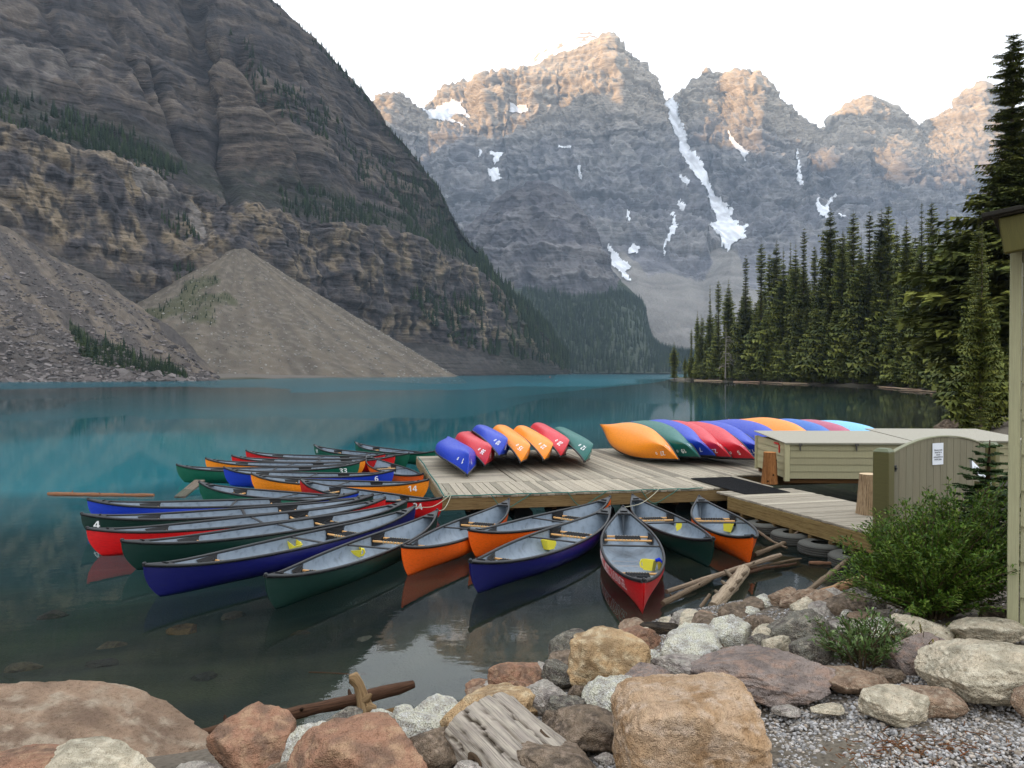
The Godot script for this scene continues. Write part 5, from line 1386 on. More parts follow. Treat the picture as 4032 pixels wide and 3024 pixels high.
func build_dock() -> void:
	var o := thing("floating_dock", "weathered grey plank dock floating in the lake under the upturned canoes", "dock", Vector3(-1.29, 0.47, -14.41), 0.195)
	deck_panel(o, 0.0, 6.78, -1.72, 0.0, true)
	deck_panel(o, 0.0, 1.74, -7.1, -1.75, false)
	deck_panel(o, 1.77, 11.6, -8.2, -1.75, true)
	# frame: rim joists below the boards, cross joists, floats
	beam(o, Vector3(-0.01, -0.155, -0.055), Vector3(6.8, -0.155, -0.055), 0.075, 0.225, Color(0.52, 0.44, 0.31))
	beam(o, Vector3(0.03, -0.155, -0.1), Vector3(0.03, -0.155, -7.08), 0.07, 0.225, Color(0.56, 0.50, 0.38))
	beam(o, Vector3(6.74, -0.155, -0.1), Vector3(6.74, -0.155, -1.7), 0.07, 0.225)
	beam(o, Vector3(6.8, -0.155, -1.80), Vector3(11.6, -0.155, -1.80), 0.07, 0.225, Color(0.33, 0.28, 0.2))
	beam(o, Vector3(0.1, -0.155, -1.735), Vector3(6.7, -0.155, -1.735), 0.14, 0.22)
	beam(o, Vector3(1.755, -0.155, -1.9), Vector3(1.755, -0.155, -8.1), 0.14, 0.22)
	for k in 8:
		var x := 0.5 + k * 0.85
		beam(o, Vector3(x, -0.30, -0.2), Vector3(x, -0.30, -1.6), 0.09, 0.08, Color(0.36, 0.29, 0.21), "joist")
		var fl := MB.new()
		fl.col = g(0.16)
		fl.tube([Vector3(x + 0.3, -0.52, -0.5), Vector3(x + 0.3, -0.52, -1.5)], [0.2, 0.2], 14)
		part("float", fl.mesh(), M.rubber, o)
	var sl := MB.new()
	sl.tube([Vector3(0.02, 0.005, -0.1), Vector3(0.04, 0.02, -1.6), Vector3(0.03, 0.01, -3.4), Vector3(0.05, 0.02, -5.2), Vector3(0.03, 0.0, -6.9)], [0.013, 0.013, 0.013, 0.013, 0.013], 6)
	part("edge_rope", sl.mesh(), M.green_rope, o)
	var sl2 := MB.new()
	var pts := []
	var rad := []
	for k in 31:
		pts.push_back(Vector3(0.02 + 5.2 * k / 30.0, 0.004 + 0.014 * absf(sin(k * 0.9)), 0.012))
		rad.push_back(0.010)
	sl2.tube(pts, rad, 6)
	part("edge_rope", sl2.mesh(), M.green_rope, o)
	# the mat lies on the boards
	var mm := MB.new()
	mm.box(Transform3D(), Vector3(0.98, 0.014, 2.25), 0.005)
	var mo := thing("door_mat", "black ribbed rubber mat lying across the dock and the ramp", "mat", Vector3(4.64, 0.49, -15.8), 0.23)
	part("sheet", mm.mesh(), M.mat_black, mo)
	var rib := MB.new()
	for k in 22:
		rib.box(at(Vector3(0, 0.008, -1.07 + k * 0.102)), Vector3(0.93, 0.006, 0.03))
	part("ribs", rib.mesh(), M.mat_black, mo)

	# the ramp down to the gate, on old tyres
	var ra := Vector3(3.99, 0.475, -15.02)
	var rb := Vector3(5.20, 0.53, -10.45)
	var r := thing("ramp", "plank ramp leading from the dock to the gate post", "ramp", ra, 0.0)
	r.basis = Basis.looking_at(ra - rb)
	var l := (rb - ra).length()
	deck_panel(r, 0.0, 1.7, 0.0, l, false, 0.128)
	beam(r, Vector3(0.045, -0.165, 0.42), Vector3(0.045, -0.165, l), 0.09, 0.25, Color(0.56, 0.49, 0.33))
	beam(r, Vector3(1.66, -0.165, 0.02), Vector3(1.66, -0.165, l), 0.09, 0.25, Color(0.35, 0.3, 0.2))
	for k in 9:
		beam(r, Vector3(0.0, -0.335, 0.4 + k * 0.5), Vector3(1.6, -0.335, 0.4 + k * 0.5), 0.09, 0.085, Color(0.42, 0.36, 0.25), "joist")
	var ty := MB.new()
	var prof := []
	for k in 15:
		var a := -PI * 0.5 - 0.5 + (PI + 1.0) * k / 14.0
		prof.push_back(Vector2(0.22 + 0.115 * clampf(cos(a) * 1.35, -1.0, 1.0), 0.105 * sin(a)))
	ty.col = Color(0.37, 0.365, 0.345)
	ty.lathe(prof, 30)
	# tread ribs round the outside
	var tr := MB.new()
	tr.col = Color(0.30, 0.295, 0.28)
	for y: float in [-0.05, -0.018, 0.018, 0.05]:
		tr.lathe([Vector2(0.333, y - 0.008), Vector2(0.343, y - 0.006), Vector2(0.343, y + 0.006), Vector2(0.333, y + 0.008)], 30)
	var tm := ty.mesh()
	var trm := tr.mesh()
	var where := ["half hidden by the orange canoe beside the ramp", "under the ramp, second from the orange canoe", "under the middle of the ramp", "under the ramp, last before the bush", "at the water just left of the bush"]
	for k in 5:
		var p: Vector3 = [Vector3(4.42, 0.08, -13.45), Vector3(4.62, 0.08, -12.65), Vector3(4.80, 0.07, -11.92), Vector3(4.98, 0.06, -11.2), Vector3(5.2, 0.06, -10.5)][k]
		var t := thing("tyre", "old tyre lying flat " + where[k], "tyre", p, k * 0.9, "old tyres carrying the ramp")
		t.rotation.x = 0.03 * (k % 3 - 1)
		part("carcass", tm, M.rubber, t)
		part("tread", trm, M.rubber, t)

func siding_wall(o: Node3D, w: float, h: float, rows: int, xf: Transform3D, tone: Color, lap := 0.018) -> void:
	# lapped boards in the plane z = 0 of xf, x from 0 to w
	var step := h / rows
	for k in rows:
		var mb := MB.new()
		mb.col = tone * rng.randf_range(0.97, 1.03)
		mb.box(Transform3D(Basis(Vector3.RIGHT, -lap / step * 0.9), Vector3(w * 0.5, step * (k + 0.5), 0)), Vector3(w, step - 0.004, 0.02), 0.003, Vector2(rng.randf() * 3.0, 0))
		part("siding_board", mb.mesh(), M.siding, o, xf)

func locker(where: Vector3, yaw: float, w: float, d: float, h: float, label: String, marks: bool) -> void:
	var o := thing("storage_locker", label, "locker", where, yaw)
	var tone := Color(0.675, 0.645, 0.505)
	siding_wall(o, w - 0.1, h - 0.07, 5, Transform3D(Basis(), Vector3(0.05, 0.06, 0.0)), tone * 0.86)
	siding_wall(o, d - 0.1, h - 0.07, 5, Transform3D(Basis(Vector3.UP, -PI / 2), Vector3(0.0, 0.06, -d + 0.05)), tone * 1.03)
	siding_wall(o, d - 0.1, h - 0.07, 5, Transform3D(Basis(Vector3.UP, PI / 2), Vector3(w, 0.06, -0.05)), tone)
	var bk := MB.new()
	bk.col = tone
	bk.box(at(Vector3(w * 0.5, h * 0.5, -d)), Vector3(w - 0.1, h - 0.08, 0.02))
	part("back_panel", bk.mesh(), M.siding, o)
	for c: Vector2 in [Vector2(0, 0), Vector2(w, 0), Vector2(0, -d), Vector2(w, -d)]:
		var cb := MB.new()
		cb.col = tone
		cb.box(at(Vector3(c.x, h * 0.5, c.y)), Vector3(0.105, h - 0.02, 0.105), 0.008)
		part("corner_post", cb.mesh(), M.siding, o)
	for z: float in [-0.12, -d + 0.12]:
		beam(o, Vector3(0.0, 0.0, z), Vector3(w, 0.0, z), 0.09, 0.09, Color(0.38, 0.28, 0.18), "skid")
	var lid := thing_part(o, "lid")
	var lm := MB.new()
	lm.col = Color(0.66, 0.635, 0.57)
	lm.box(Transform3D(Basis(Vector3.RIGHT, 0.035), Vector3(w * 0.5, h + 0.05, -d * 0.5)), Vector3(w + 0.12, 0.022, d + 0.16), 0.004)
	lid.mesh = lm.mesh()
	lid.material_override = M.lid
	var edge := MB.new()
	edge.col = Color(0.52, 0.52, 0.45)
	edge.box(Transform3D(Basis(), Vector3(w * 0.5, h - 0.005, 0.065)), Vector3(w + 0.1, 0.03, 0.012))
	part("lid_edge", edge.mesh(), M.siding, lid)
	for k in 3:
		var lt := MB.new()
		var x: float = w * [0.1, 0.54, 0.93][k]
		lt.box(at(Vector3(x, h - 0.02, 0.076)), Vector3(0.075, 0.05, 0.014), 0.004)
		lt.box(at(Vector3(x, h - 0.085, 0.060)), Vector3(0.03, 0.10, 0.02), 0.006)
		lt.tube([Vector3(x - 0.012, h - 0.13, 0.066), Vector3(x, h - 0.16, 0.072), Vector3(x + 0.012, h - 0.13, 0.066)], [0.006, 0.006, 0.006], 5)
		part("latch", lt.mesh(), M.metal, o)
	if marks:
		var tp := MB.new()
		tp.box(at(Vector3(-0.022, h - 0.15, -0.42)), Vector3(0.012, 0.17, 0.05))
		tp.box(at(Vector3(-0.022, h - 0.055, -0.62)), Vector3(0.012, 0.035, 0.3))
		part("tape", tp.mesh(), M.red_tape, o)
func thing_part(o: Node3D, called: String) -> MeshInstance3D:
	return part(called, ArrayMesh.new(), null, o)

func stump(where: Vector3, r0: float, r1: float, h: float, tone: Color, called: String, label: String, m: Material, yaw := 0.0) -> void:
	var o := thing(called, label, "log", where, yaw)
	var nu := 28
	var P := PackedVector3Array()
	var q := noise(int(where.x * 100), 6.0, 3)
	var nv := 14
	for j in nv:
		var f := float(j) / (nv - 1)
		for i in nu + 1:
			var a := TAU * i / nu
			var r := lerpf(r0, r1, pow(f, 0.8)) * (1.0 + 0.10 * q.get_noise_3d(cos(a) * 0.3, f * 0.12, sin(a) * 0.3))
			P.push_back(Vector3(cos(a) * r, f * h, sin(a) * r))
	var mb := MB.new()
	mb.col = tone
	mb.grid(P, nu + 1, nv, true, PackedColorArray(), 1.0, h)
	part("trunk", mb.mesh(), m, o)
	var top := MB.new()
	top.col = tone * 1.18
	var ring := []
	for i in nu:
		ring.push_back(P[(nv - 1) * (nu + 1) + i])
	top.face(ring, Vector3.UP)
	part("cut_top", top.mesh(), M.bark, o)
	# knots
	for k in 3:
		var a := 1.1 + k * 0.7
		var f: float = [0.75, 0.3, 0.1][k]
		var kn := MB.new()
		kn.col = tone * 0.42
		kn.lathe([Vector2(0.0, 0.016), Vector2(0.012, 0.012), Vector2(0.022, -0.004)].map(func(p): return Vector2(p.x, p.y)), 9, Transform3D(Basis(Vector3.RIGHT, PI / 2).rotated(Vector3.UP, PI / 2 - a), Vector3(cos(a), 0, sin(a)) * lerpf(r0, r1, f) * 1.01 + Vector3(0, f * h, 0)))
		part("knot", kn.mesh(), M.bark, o)

func build_gate() -> void:
	var base := Vector3(5.14, 0.35, -10.62)
	var o := thing("gate", "olive plank gate with an arched top and a notice pinned to it", "gate", base, 0.42)
	var dark := Color(0.385, 0.365, 0.235)
	var tone := Color(0.50, 0.475, 0.395)
	for x: float in [0.0, 2.22]:
		var pm := MB.new()
		pm.col = dark * (1.0 if x == 0.0 else 1.1)
		pm.box(Transform3D(Basis(Vector3.UP, 0.35), Vector3(x, 0.68, 0)), Vector3(0.215, 1.36, 0.215), 0.012)
		var post := part("gate_post", pm.mesh(), M.siding, o)
		var cap := MB.new()
		cap.col = Color(0.44, 0.46, 0.36)
		var cb := Transform3D(Basis(Vector3.UP, 0.35), Vector3(x, 1.36, 0))
		var lo := []
		var hi := []
		for s: Vector2 in [Vector2(-1, -1), Vector2(1, -1), Vector2(1, 1), Vector2(-1, 1)]:
			lo.push_back(cb * Vector3(s.x * 0.108, 0.002, s.y * 0.108))
			hi.push_back(cb * Vector3(s.x * 0.07, 0.045, s.y * 0.07))
		for k in 4:
			cap.face([lo[k], lo[(k + 1) % 4], hi[(k + 1) % 4], hi[k]], (lo[k] + lo[(k + 1) % 4]) * 0.5 - cb.origin + Vector3(0, 0.05, 0))
		cap.face(hi, Vector3.UP)
		part("post_cap", cap.mesh(), M.siding, post)
	# vertical boards, each with its own piece of the arch
	var n := 14
	var x0 := 0.135
	var w := 1.96 / n
	var arch := func(x: float) -> float:
		var f := (x - x0) / 1.96
		return 1.335 + 0.185 * (1.0 - pow(absf(2.0 * f - 1.05), 2.1))
	for k in n:
		var mb := MB.new()
		mb.col = tone * rng.randf_range(0.97, 1.03)
		var a := x0 + w * k + 0.003
		var b := x0 + w * (k + 1) - 0.003
		for z: float in [0.02, -0.02]:
			var q := [Vector3(a, 0.15, z), Vector3(b, 0.15, z)]
			var uq := [Vector2(0.0, 0.15), Vector2(0.14, 0.15)]
			for i in 4:
				var x := lerpf(b, a, i / 3.0)
				q.push_back(Vector3(x, arch.call(x), z))
				uq.push_back(Vector2(0.14 - 0.14 * i / 3.0, 1.4))
			mb.face(q, Vector3(0, 0, z), uq)
		mb.face([Vector3(a, 0.15, 0.02), Vector3(a, 0.15, -0.02), Vector3(a, arch.call(a), -0.02), Vector3(a, arch.call(a), 0.02)], Vector3.LEFT)
		mb.face([Vector3(b, 0.15, 0.02), Vector3(b, 0.15, -0.02), Vector3(b, arch.call(b), -0.02), Vector3(b, arch.call(b), 0.02)], Vector3.RIGHT)
		mb.face([Vector3(a, arch.call(a), 0.02), Vector3(b, arch.call(b), 0.02), Vector3(b, arch.call(b), -0.02), Vector3(a, arch.call(a), -0.02)], Vector3.UP)
		part("gate_board", mb.mesh(), M.siding, o)
	var trim := MB.new()
	trim.col = Color(0.56, 0.55, 0.45)
	for k in 20:
		var a := x0 + 1.96 * k / 20.0
		var b := x0 + 1.96 * (k + 1) / 20.0
		trim.face([Vector3(a, arch.call(a) + 0.004, 0.035), Vector3(b, arch.call(b) + 0.004, 0.035), Vector3(b, arch.call(b) + 0.022, 0.035), Vector3(a, arch.call(a) + 0.022, 0.035)], Vector3.BACK)
		trim.face([Vector3(a, arch.call(a) + 0.022, 0.035), Vector3(b, arch.call(b) + 0.022, 0.035), Vector3(b, arch.call(b) + 0.022, -0.035), Vector3(a, arch.call(a) + 0.022, -0.035)], Vector3.UP)
		trim.face([Vector3(a, arch.call(a) + 0.004, -0.035), Vector3(b, arch.call(b) + 0.004, -0.035), Vector3(b, arch.call(b) + 0.022, -0.035), Vector3(a, arch.call(a) + 0.022, -0.035)], Vector3.FORWARD)
	part("arch_trim", trim.mesh(), M.siding, o)
	var hg := MB.new()
	hg.box(at(Vector3(0.175, 1.12, 0.03)), Vector3(0.06, 0.09, 0.03), 0.006)
	hg.box(at(Vector3(0.175, 1.12, 0.055)), Vector3(0.03, 0.03, 0.03), 0.006)
	part("latch", hg.mesh(), M.trim, o)
	# the notice pinned to the boards
	var nt := thing("notice", "white printed notice in a plastic sleeve pinned to the gate", "notice", o.transform * Vector3(1.05, 1.285, 0.030), 0.42)
	var pm := MB.new()
	pm.box(at(Vector3.ZERO), Vector3(0.225, 0.31, 0.004))
	part("sheet", pm.mesh(), M.paper, nt)
	var k := 0
	for line: String in ["Please wait", "here for a", "canoe", "attendant to", "assist you."]:
		var tm := text_mesh(line, 0.026)
		part("lettering", tm, M.dark_ink, nt, at(Vector3(0.0, 0.055 - k * 0.033, 0.006)))
		k += 1
	# the little slanted board on its post beside the spruce
	var sg := thing("reading_board", "small slanted board with faded print, above the young spruce", "sign", Vector3(5.83, 0.55, -9.55), 0.25)
	var ps := MB.new()
	ps.col = dark
	ps.box(at(Vector3(0, 0.45, -0.02)), Vector3(0.08, 0.9, 0.08), 0.006)
	part("post", ps.mesh(), M.siding, sg)
	var face_xf := Transform3D(Basis(Vector3.BACK, -0.72) * Basis(Vector3.RIGHT, 0.95), Vector3(0, 0.98, 0.0))
	var bd := MB.new()
	bd.box(Transform3D(), Vector3(0.42, 0.022, 0.17), 0.004)
	part("board", bd.mesh(), M.metal, sg, face_xf)
	var pl := MB.new()
	pl.box(Transform3D(), Vector3(0.39, 0.004, 0.145))
	part("panel", pl.mesh(), M.paper, sg, face_xf * at(Vector3(0, 0.0135, 0)))
	k = 0
	for line: String in ["Canoe", "rentals", "from $"]:
		part("lettering", text_mesh(line, 0.03), M.dark_ink, sg, face_xf * Transform3D(Basis(Vector3.RIGHT, -PI / 2), Vector3(-0.1 + 0.1 * k, 0.018, 0.0)))
		k += 1

func text_mesh(text: String, high: float) -> Mesh:
	var tm := TextMesh.new()
	var f := SystemFont.new()
	f.font_names = PackedStringArray(["Droid Sans"])
	f.font_weight = 700
	tm.font = f
	tm.text = text
	tm.font_size = 48
	tm.pixel_size = high / 40.0
	tm.depth = 0.0
	tm.curve_step = 3.0
	return tm

func build_shed() -> void:
	# the corner of the boathouse at the right edge
	var o := thing("boathouse", "olive boathouse corner with lapped siding and a heavy eave board", "building", Vector3(3.575, 0.82, -5.5), -0.62)
	var tone := Color(0.63, 0.615, 0.485)
	var h := 2.80
	var fw := 2.6
	# front wall runs to the right of the corner; the side wall runs away from the camera
	siding_wall(o, fw, h, 11, Transform3D(Basis(), Vector3(0.06, 0.12, 0.0)), tone, 0.03)
	siding_wall(o, 2.4, h, 11, Transform3D(Basis(Vector3.UP, -PI / 2), Vector3(0.0, 0.12, -2.46)), tone, 0.03)
	var cb := MB.new()
	cb.col = tone * 1.06
	cb.box(at(Vector3(0.018, h * 0.5 + 0.06, 0.0)), Vector3(0.07, h + 0.12, 0.07), 0.005)
	part("corner_board", cb.mesh(), M.siding, o)
	var ft := MB.new()
	ft.col = Color(0.5, 0.48, 0.44)
	ft.box(at(Vector3(fw * 0.5, -0.15, -1.2)), Vector3(fw - 0.06, 0.5, 2.3))
	part("footing", ft.mesh(), M.ground, o)
	var rf := thing_part(o, "roof")
	var rm := MB.new()
	rm.col = Color(0.30, 0.29, 0.26)
	rm.box(Transform3D(Basis(Vector3.BACK, 0.14), Vector3(1.59, h + 0.447, -0.9)), Vector3(3.4, 0.03, 3.0), 0.004)
	rf.mesh = rm.mesh()
	rf.material_override = M.shingle
	# ragged edge of the shingles
	for k in 16:
		var sm := MB.new()
		sm.col = Color(1.0, 0.97, 0.9) * rng.randf_range(0.2, 0.36)
		sm.box(Transform3D(Basis(Vector3.BACK, 0.14 + rng.randf_range(-0.02, 0.02)), Vector3(-0.04 + k * 0.205, h + 0.222 + k * 0.0289 + rng.randf_range(0.0, 0.010), 0.56)), Vector3(0.22, 0.018 + rng.randf() * 0.012, 0.12 + rng.randf() * 0.05), 0.004)
		part("shingle", sm.mesh(), M.shingle, rf)
	var eb := MB.new()
	eb.col = Color(0.345, 0.325, 0.165)
	eb.box(Transform3D(Basis(Vector3.BACK, 0.14), Vector3(1.59, h + 0.305, 0.545)), Vector3(3.3, 0.235, 0.07), 0.008)
	part("eave_board", eb.mesh(), M.siding, o)
	var sf := MB.new()
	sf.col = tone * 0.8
	sf.box(Transform3D(Basis(Vector3.BACK, 0.14), Vector3(1.59, h + 0.27, -0.1)), Vector3(3.2, 0.02, 1.2))
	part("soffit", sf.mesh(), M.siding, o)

# ---- boulders
var KINDS := {
	"tan": [Color(0.69, 0.59, 0.50), Color(0.55, 0.47, 0.40), Color(0.74, 0.68, 0.60), "rock"],
	"ochre": [Color(0.77, 0.65, 0.49), Color(0.61, 0.52, 0.40), Color(0.83, 0.76, 0.63), "rock_smooth"],
	"red": [Color(0.63, 0.48, 0.39), Color(0.48, 0.39, 0.33), Color(0.69, 0.57, 0.46), "rock_smooth"],
	"brown": [Color(0.55, 0.49, 0.42), Color(0.40, 0.36, 0.32), Color(0.66, 0.59, 0.52), "rock"],
	"grey": [Color(0.73, 0.71, 0.67), Color(0.58, 0.55, 0.53), Color(0.84, 0.80, 0.76), "rock"],
	"white": [Color(0.92, 0.91, 0.85), Color(0.74, 0.72, 0.70), Color(0.92, 0.92, 0.92), "rock_lichen"],
	"dark": [Color(0.53, 0.52, 0.49), Color(0.41, 0.38, 0.37), Color(0.70, 0.67, 0.62), "rock_lichen"],
	"purple": [Color(0.64, 0.59, 0.56), Color(0.53, 0.49, 0.47), Color(0.69, 0.59, 0.53), "rock"],
	"pale": [Color(0.88, 0.83, 0.73), Color(0.70, 0.67, 0.59), Color(0.92, 0.89, 0.80), "rock"],
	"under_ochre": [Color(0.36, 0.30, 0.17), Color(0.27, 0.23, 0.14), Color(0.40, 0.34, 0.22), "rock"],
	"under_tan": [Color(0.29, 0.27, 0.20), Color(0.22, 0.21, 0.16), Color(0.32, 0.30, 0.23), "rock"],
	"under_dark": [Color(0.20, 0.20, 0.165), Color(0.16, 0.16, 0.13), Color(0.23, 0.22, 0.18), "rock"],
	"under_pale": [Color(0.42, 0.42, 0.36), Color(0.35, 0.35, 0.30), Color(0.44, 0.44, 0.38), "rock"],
	"block": [Color(0.80, 0.69, 0.57), Color(0.70, 0.57, 0.43), Color(0.84, 0.75, 0.66), "rock"],
	"wet": [Color(0.28, 0.25, 0.21), Color(0.20, 0.18, 0.16), Color(0.34, 0.30, 0.25), "rock"],
}
func rock_mesh(sd: int, size: Vector3, box: float, kind: String, n: int) -> ArrayMesh:
	var r := RandomNumberGenerator.new()
	r.seed = sd * 7919
	var q := noise(sd, 1.0, 3)
	var q2 := noise(sd + 500, 4.0, 3)
	var q3 := noise(sd + 900, 1.6, 3, FastNoiseLite.TYPE_SIMPLEX_SMOOTH, FastNoiseLite.FRACTAL_RIDGED)
	var cuts := []
	for k in (15 if box < 3.1 else (8 if box < 4.0 else 5)):
		var d := Vector3(r.randfn(), r.randfn() * 0.9, r.randfn()).normalized()
		cuts.push_back([d, r.randf_range(0.66, 0.90) if box < 3.1 else (r.randf_range(0.86, 1.12) if box < 4.0 else r.randf_range(1.0, 1.25))])
	size *= 1.13 if box < 3.1 else 1.0
	var pal: Array = KINDS[kind]
	var mb := MB.new()
	var shape := func(d: Vector3) -> Vector3:
		var a := d.abs()
		var rr := 1.0 / pow(pow(a.x, box) + pow(a.y, box) + pow(a.z, box), 1.0 / box)
		rr *= 1.0 + (0.16 if box < 4.0 else 0.05) * q.get_noise_3dv(d * 0.9)
		for c: Array in cuts:
			var dd: float = d.dot(c[0])
			if dd > 0.05:
				var lim: float = c[1] / dd
				if rr > lim:
					rr = lerpf(rr, lim, 0.985)
		rr *= 1.0 + 0.03 * q2.get_noise_3dv(d) + 0.035 * q.get_noise_3dv(d * 2.6) + 0.020 * q2.get_noise_3dv(d * 3.0)
		rr *= 1.0 - 0.055 * pow(maxf(q3.get_noise_3dv(d + Vector3(3, 1, 2)), 0.0), 3.0)
		return d * rr * size
	for f in 6:
		var P := PackedVector3Array()
		var C := PackedColorArray()
		for j in n:
			for i in n:
				var u := tan((2.0 * i / (n - 1) - 1.0) * PI / 4)
				var w := tan((2.0 * j / (n - 1) - 1.0) * PI / 4)
				var d: Vector3 = [Vector3(1, u, w), Vector3(-1, w, u), Vector3(w, 1, u), Vector3(u, -1, w), Vector3(u, w, 1), Vector3(w, u, -1)][f]
				d = d.normalized()
				P.push_back(shape.call(d))
				var s := q.get_noise_3dv(d * 1.3 + Vector3(7, 3, 1))
				var t := q2.get_noise_3dv(d * 0.8)
				var c: Color = pal[0].lerp(pal[1], clampf(0.35 + s * 1.6, 0.0, 1.0))
				c = c.lerp(pal[2], clampf(t * 2.0, 0.0, 0.9))
				C.push_back(c)
		mb.grid(P, n, n, false, C)
	# join the normals along the edges of the six faces
	var at_edge := {}
	for k in mb.v.size():
		var key := Vector3i(mb.v[k] * 2000.0)
		if at_edge.has(key):
			at_edge[key].push_back(k)
		else:
			at_edge[key] = [k]
	for key: Vector3i in at_edge:
		var ks: Array = at_edge[key]
		if ks.size() > 1:
			var nn := Vector3.ZERO
			for k: int in ks:
				nn += mb.n[k]
			nn = nn.normalized()
			for k: int in ks:
				mb.n[k] = nn
	return mb.mesh()
func rock(kind: String, sd: int, p: Vector3, size: Vector3, yaw: float, box: float, label: String, called := "rock", roll := 0.0, group := "") -> void:
	var big := maxf(size.x, size.z)
	var m := rock_mesh(sd, size, box, kind, 46 if big > 0.32 else (24 if big > 0.13 else 14))
	obj(called, m, M[KINDS[kind][3]], label, "rock", Transform3D(Basis.from_euler(Vector3(0, yaw, roll), EULER_ORDER_YXZ), p), group)
func build_rocks() -> void:
	# small stones fill the gaps between the boulders
	for k in 95:
		var a := [Vector2(-0.6, -5.6), Vector2(0.6, -6.5), Vector2(1.6, -7.4), Vector2(2.3, -7.6), Vector2(3.3, -7.2), Vector2(2.6, -6.6), Vector2(1.2, -5.5), Vector2(0.3, -4.7)]
		var t := rng.randf() * (a.size() - 1.001)
		var p: Vector2 = a[int(t)].lerp(a[int(t) + 1], t - int(t)) + Vector2(rng.randfn(), rng.randfn()) * 0.38
		if (p.x > 1.1 and p.y > -5.2) or p.y < -7.35:
			continue
		var s := rng.randf_range(0.05, 0.16)
		rock(["grey", "brown", "tan", "dark", "white", "pale"][k % 6], 600 + k, Vector3(p.x, ground_y(p.x, p.y) + s * 0.2, p.y), Vector3(s * rng.randf_range(1.0, 1.4), s * 0.75, s), rng.randf() * TAU, 2.5, "small %s stone wedged in the gaps between the boulders of the bank" % ["grey", "brown", "tan", "dark", "whitish", "pale"][k % 6], "small_stone", 0.0, "small %s stones among the boulders" % ["grey", "brown", "tan", "dark", "whitish", "pale"][k % 6])
	rock("tan", 3, Vector3(-2.868, 0.431, -4.935), Vector3(0.838, 0.168, 0.629), -0.25, 2.1, "huge smooth tan boulder filling the lower left corner", "boulder", -0.22)
	rock("pale", 4, Vector3(-2.194, 0.714, -3.994), Vector3(0.281, 0.123, 0.197), -0.07, 3, "jagged white and grey rock leaning on the huge tan boulder", "rock", 0)
	rock("red", 5, Vector3(-2.495, 0.699, -3.952), Vector3(0.301, 0.104, 0.241), 0.12, 2.2, "rusty brown rock cut by the bottom left corner of the picture", "rock", 0)
	rock("red", 6, Vector3(-1.365, 0.781, -4.105), Vector3(0.232, 0.186, 0.185), -0.2, 2.8, "angular red-brown boulder beside the dark driftwood log", "boulder", 0.25)
	rock("white", 7, Vector3(-1.038, 0.801, -4.006), Vector3(0.18, 0.152, 0.162), -0.01, 2.5, "pale lichen-flecked rock wedged behind the orange-red boulder", "rock", 0.3)
	rock("red", 8, Vector3(-0.729, 0.883, -3.743), Vector3(0.315, 0.172, 0.252), 0.18, 2.7, "large orange-red boulder with a peaked top at the bottom edge", "boulder", 0)
	rock("white", 9, Vector3(-0.882, 0.507, -5.05), Vector3(0.095, 0.072, 0.076), -0.14, 2.5, "small lichen-white rock peeking over the orange-red boulder", "rock", 0)
	rock("white", 10, Vector3(-0.553, 0.693, -4.525), Vector3(0.173, 0.099, 0.138), 0.04, 2.3, "rounded speckled grey-white rock at the water right of the driftwood root", "rock", 0)
	rock("brown", 11, Vector3(-0.427, 0.831, -3.953), Vector3(0.152, 0.122, 0.122), 0.23, 2.6, "dark brown boulder between the orange-red boulder and the split log", "rock", 0)
	rock("ochre", 12, Vector3(-0.169, 0.763, -4.505), Vector3(0.292, 0.149, 0.233), -0.08, 2.2, "smooth honey-brown boulder sloping into the water", "boulder", 0.35)
	rock("red", 13, Vector3(0.068, 0.436, -5.931), Vector3(0.218, 0.129, 0.174), 0.1, 2.2, "round red-topped boulder with a dark face at the water's edge", "boulder", 0)
	rock("dark", 14, Vector3(0.543, 0.244, -7.114), Vector3(0.196, 0.172, 0.157), -0.21, 2.5, "dark lichen-covered boulder standing in the water left of the ochre boulder", "boulder", 0)
	rock("ochre", 15, Vector3(0.671, 0.733, -5.407), Vector3(0.296, 0.205, 0.237), -0.03, 2.5, "big yellow-ochre boulder below the lettered red canoe", "boulder", 0)
	rock("red", 16, Vector3(1.054, 0.492, -6.572), Vector3(0.217, 0.106, 0.174), 0.15, 2.4, "orange-brown boulder just behind the yellow-ochre one", "rock", 0)
	rock("dark", 17, Vector3(0.371, 0.548, -5.678), Vector3(0.135, 0.102, 0.108), -0.16, 2.8, "dark banded rock under the left side of the yellow-ochre boulder", "rock", 0)
	rock("grey", 18, Vector3(0.214, 0.653, -5.042), Vector3(0.17, 0.099, 0.136), 0.02, 2.6, "grey wedge-shaped rock between honey-brown boulder and white block", "rock", -0.2)
	rock("brown", 19, Vector3(0.44, 0.637, -5.154), Vector3(0.068, 0.056, 0.055), 0.21, 2.5, "small brown stone below the yellow-ochre boulder", "rock", 0)
	rock("white", 20, Vector3(0.609, 0.765, -4.749), Vector3(0.167, 0.103, 0.142), -0.1, 3, "chalky white angular block above the mid-grey rocks", "rock", 0)
	rock("purple", 21, Vector3(0.919, 0.756, -5.076), Vector3(0.159, 0.101, 0.127), 0.08, 2.7, "purplish grey rock between the yellow-ochre boulder and the big brown block", "rock", 0)
	rock("grey", 22, Vector3(1.205, 0.724, -5.413), Vector3(0.184, 0.075, 0.147), -0.23, 2.4, "flat grey rock behind the purplish one", "rock", 0)
	rock("white", 23, Vector3(1.312, 0.742, -5.687), Vector3(0.236, 0.143, 0.212), -0.05, 3, "white lichen-mottled cube of rock near the fat pale log", "boulder", 0)
	rock("pale", 24, Vector3(1.67, 0.549, -6.925), Vector3(0.176, 0.084, 0.141), 0.13, 2.6, "pale tan rock at the root end of the fat log", "rock", 0)
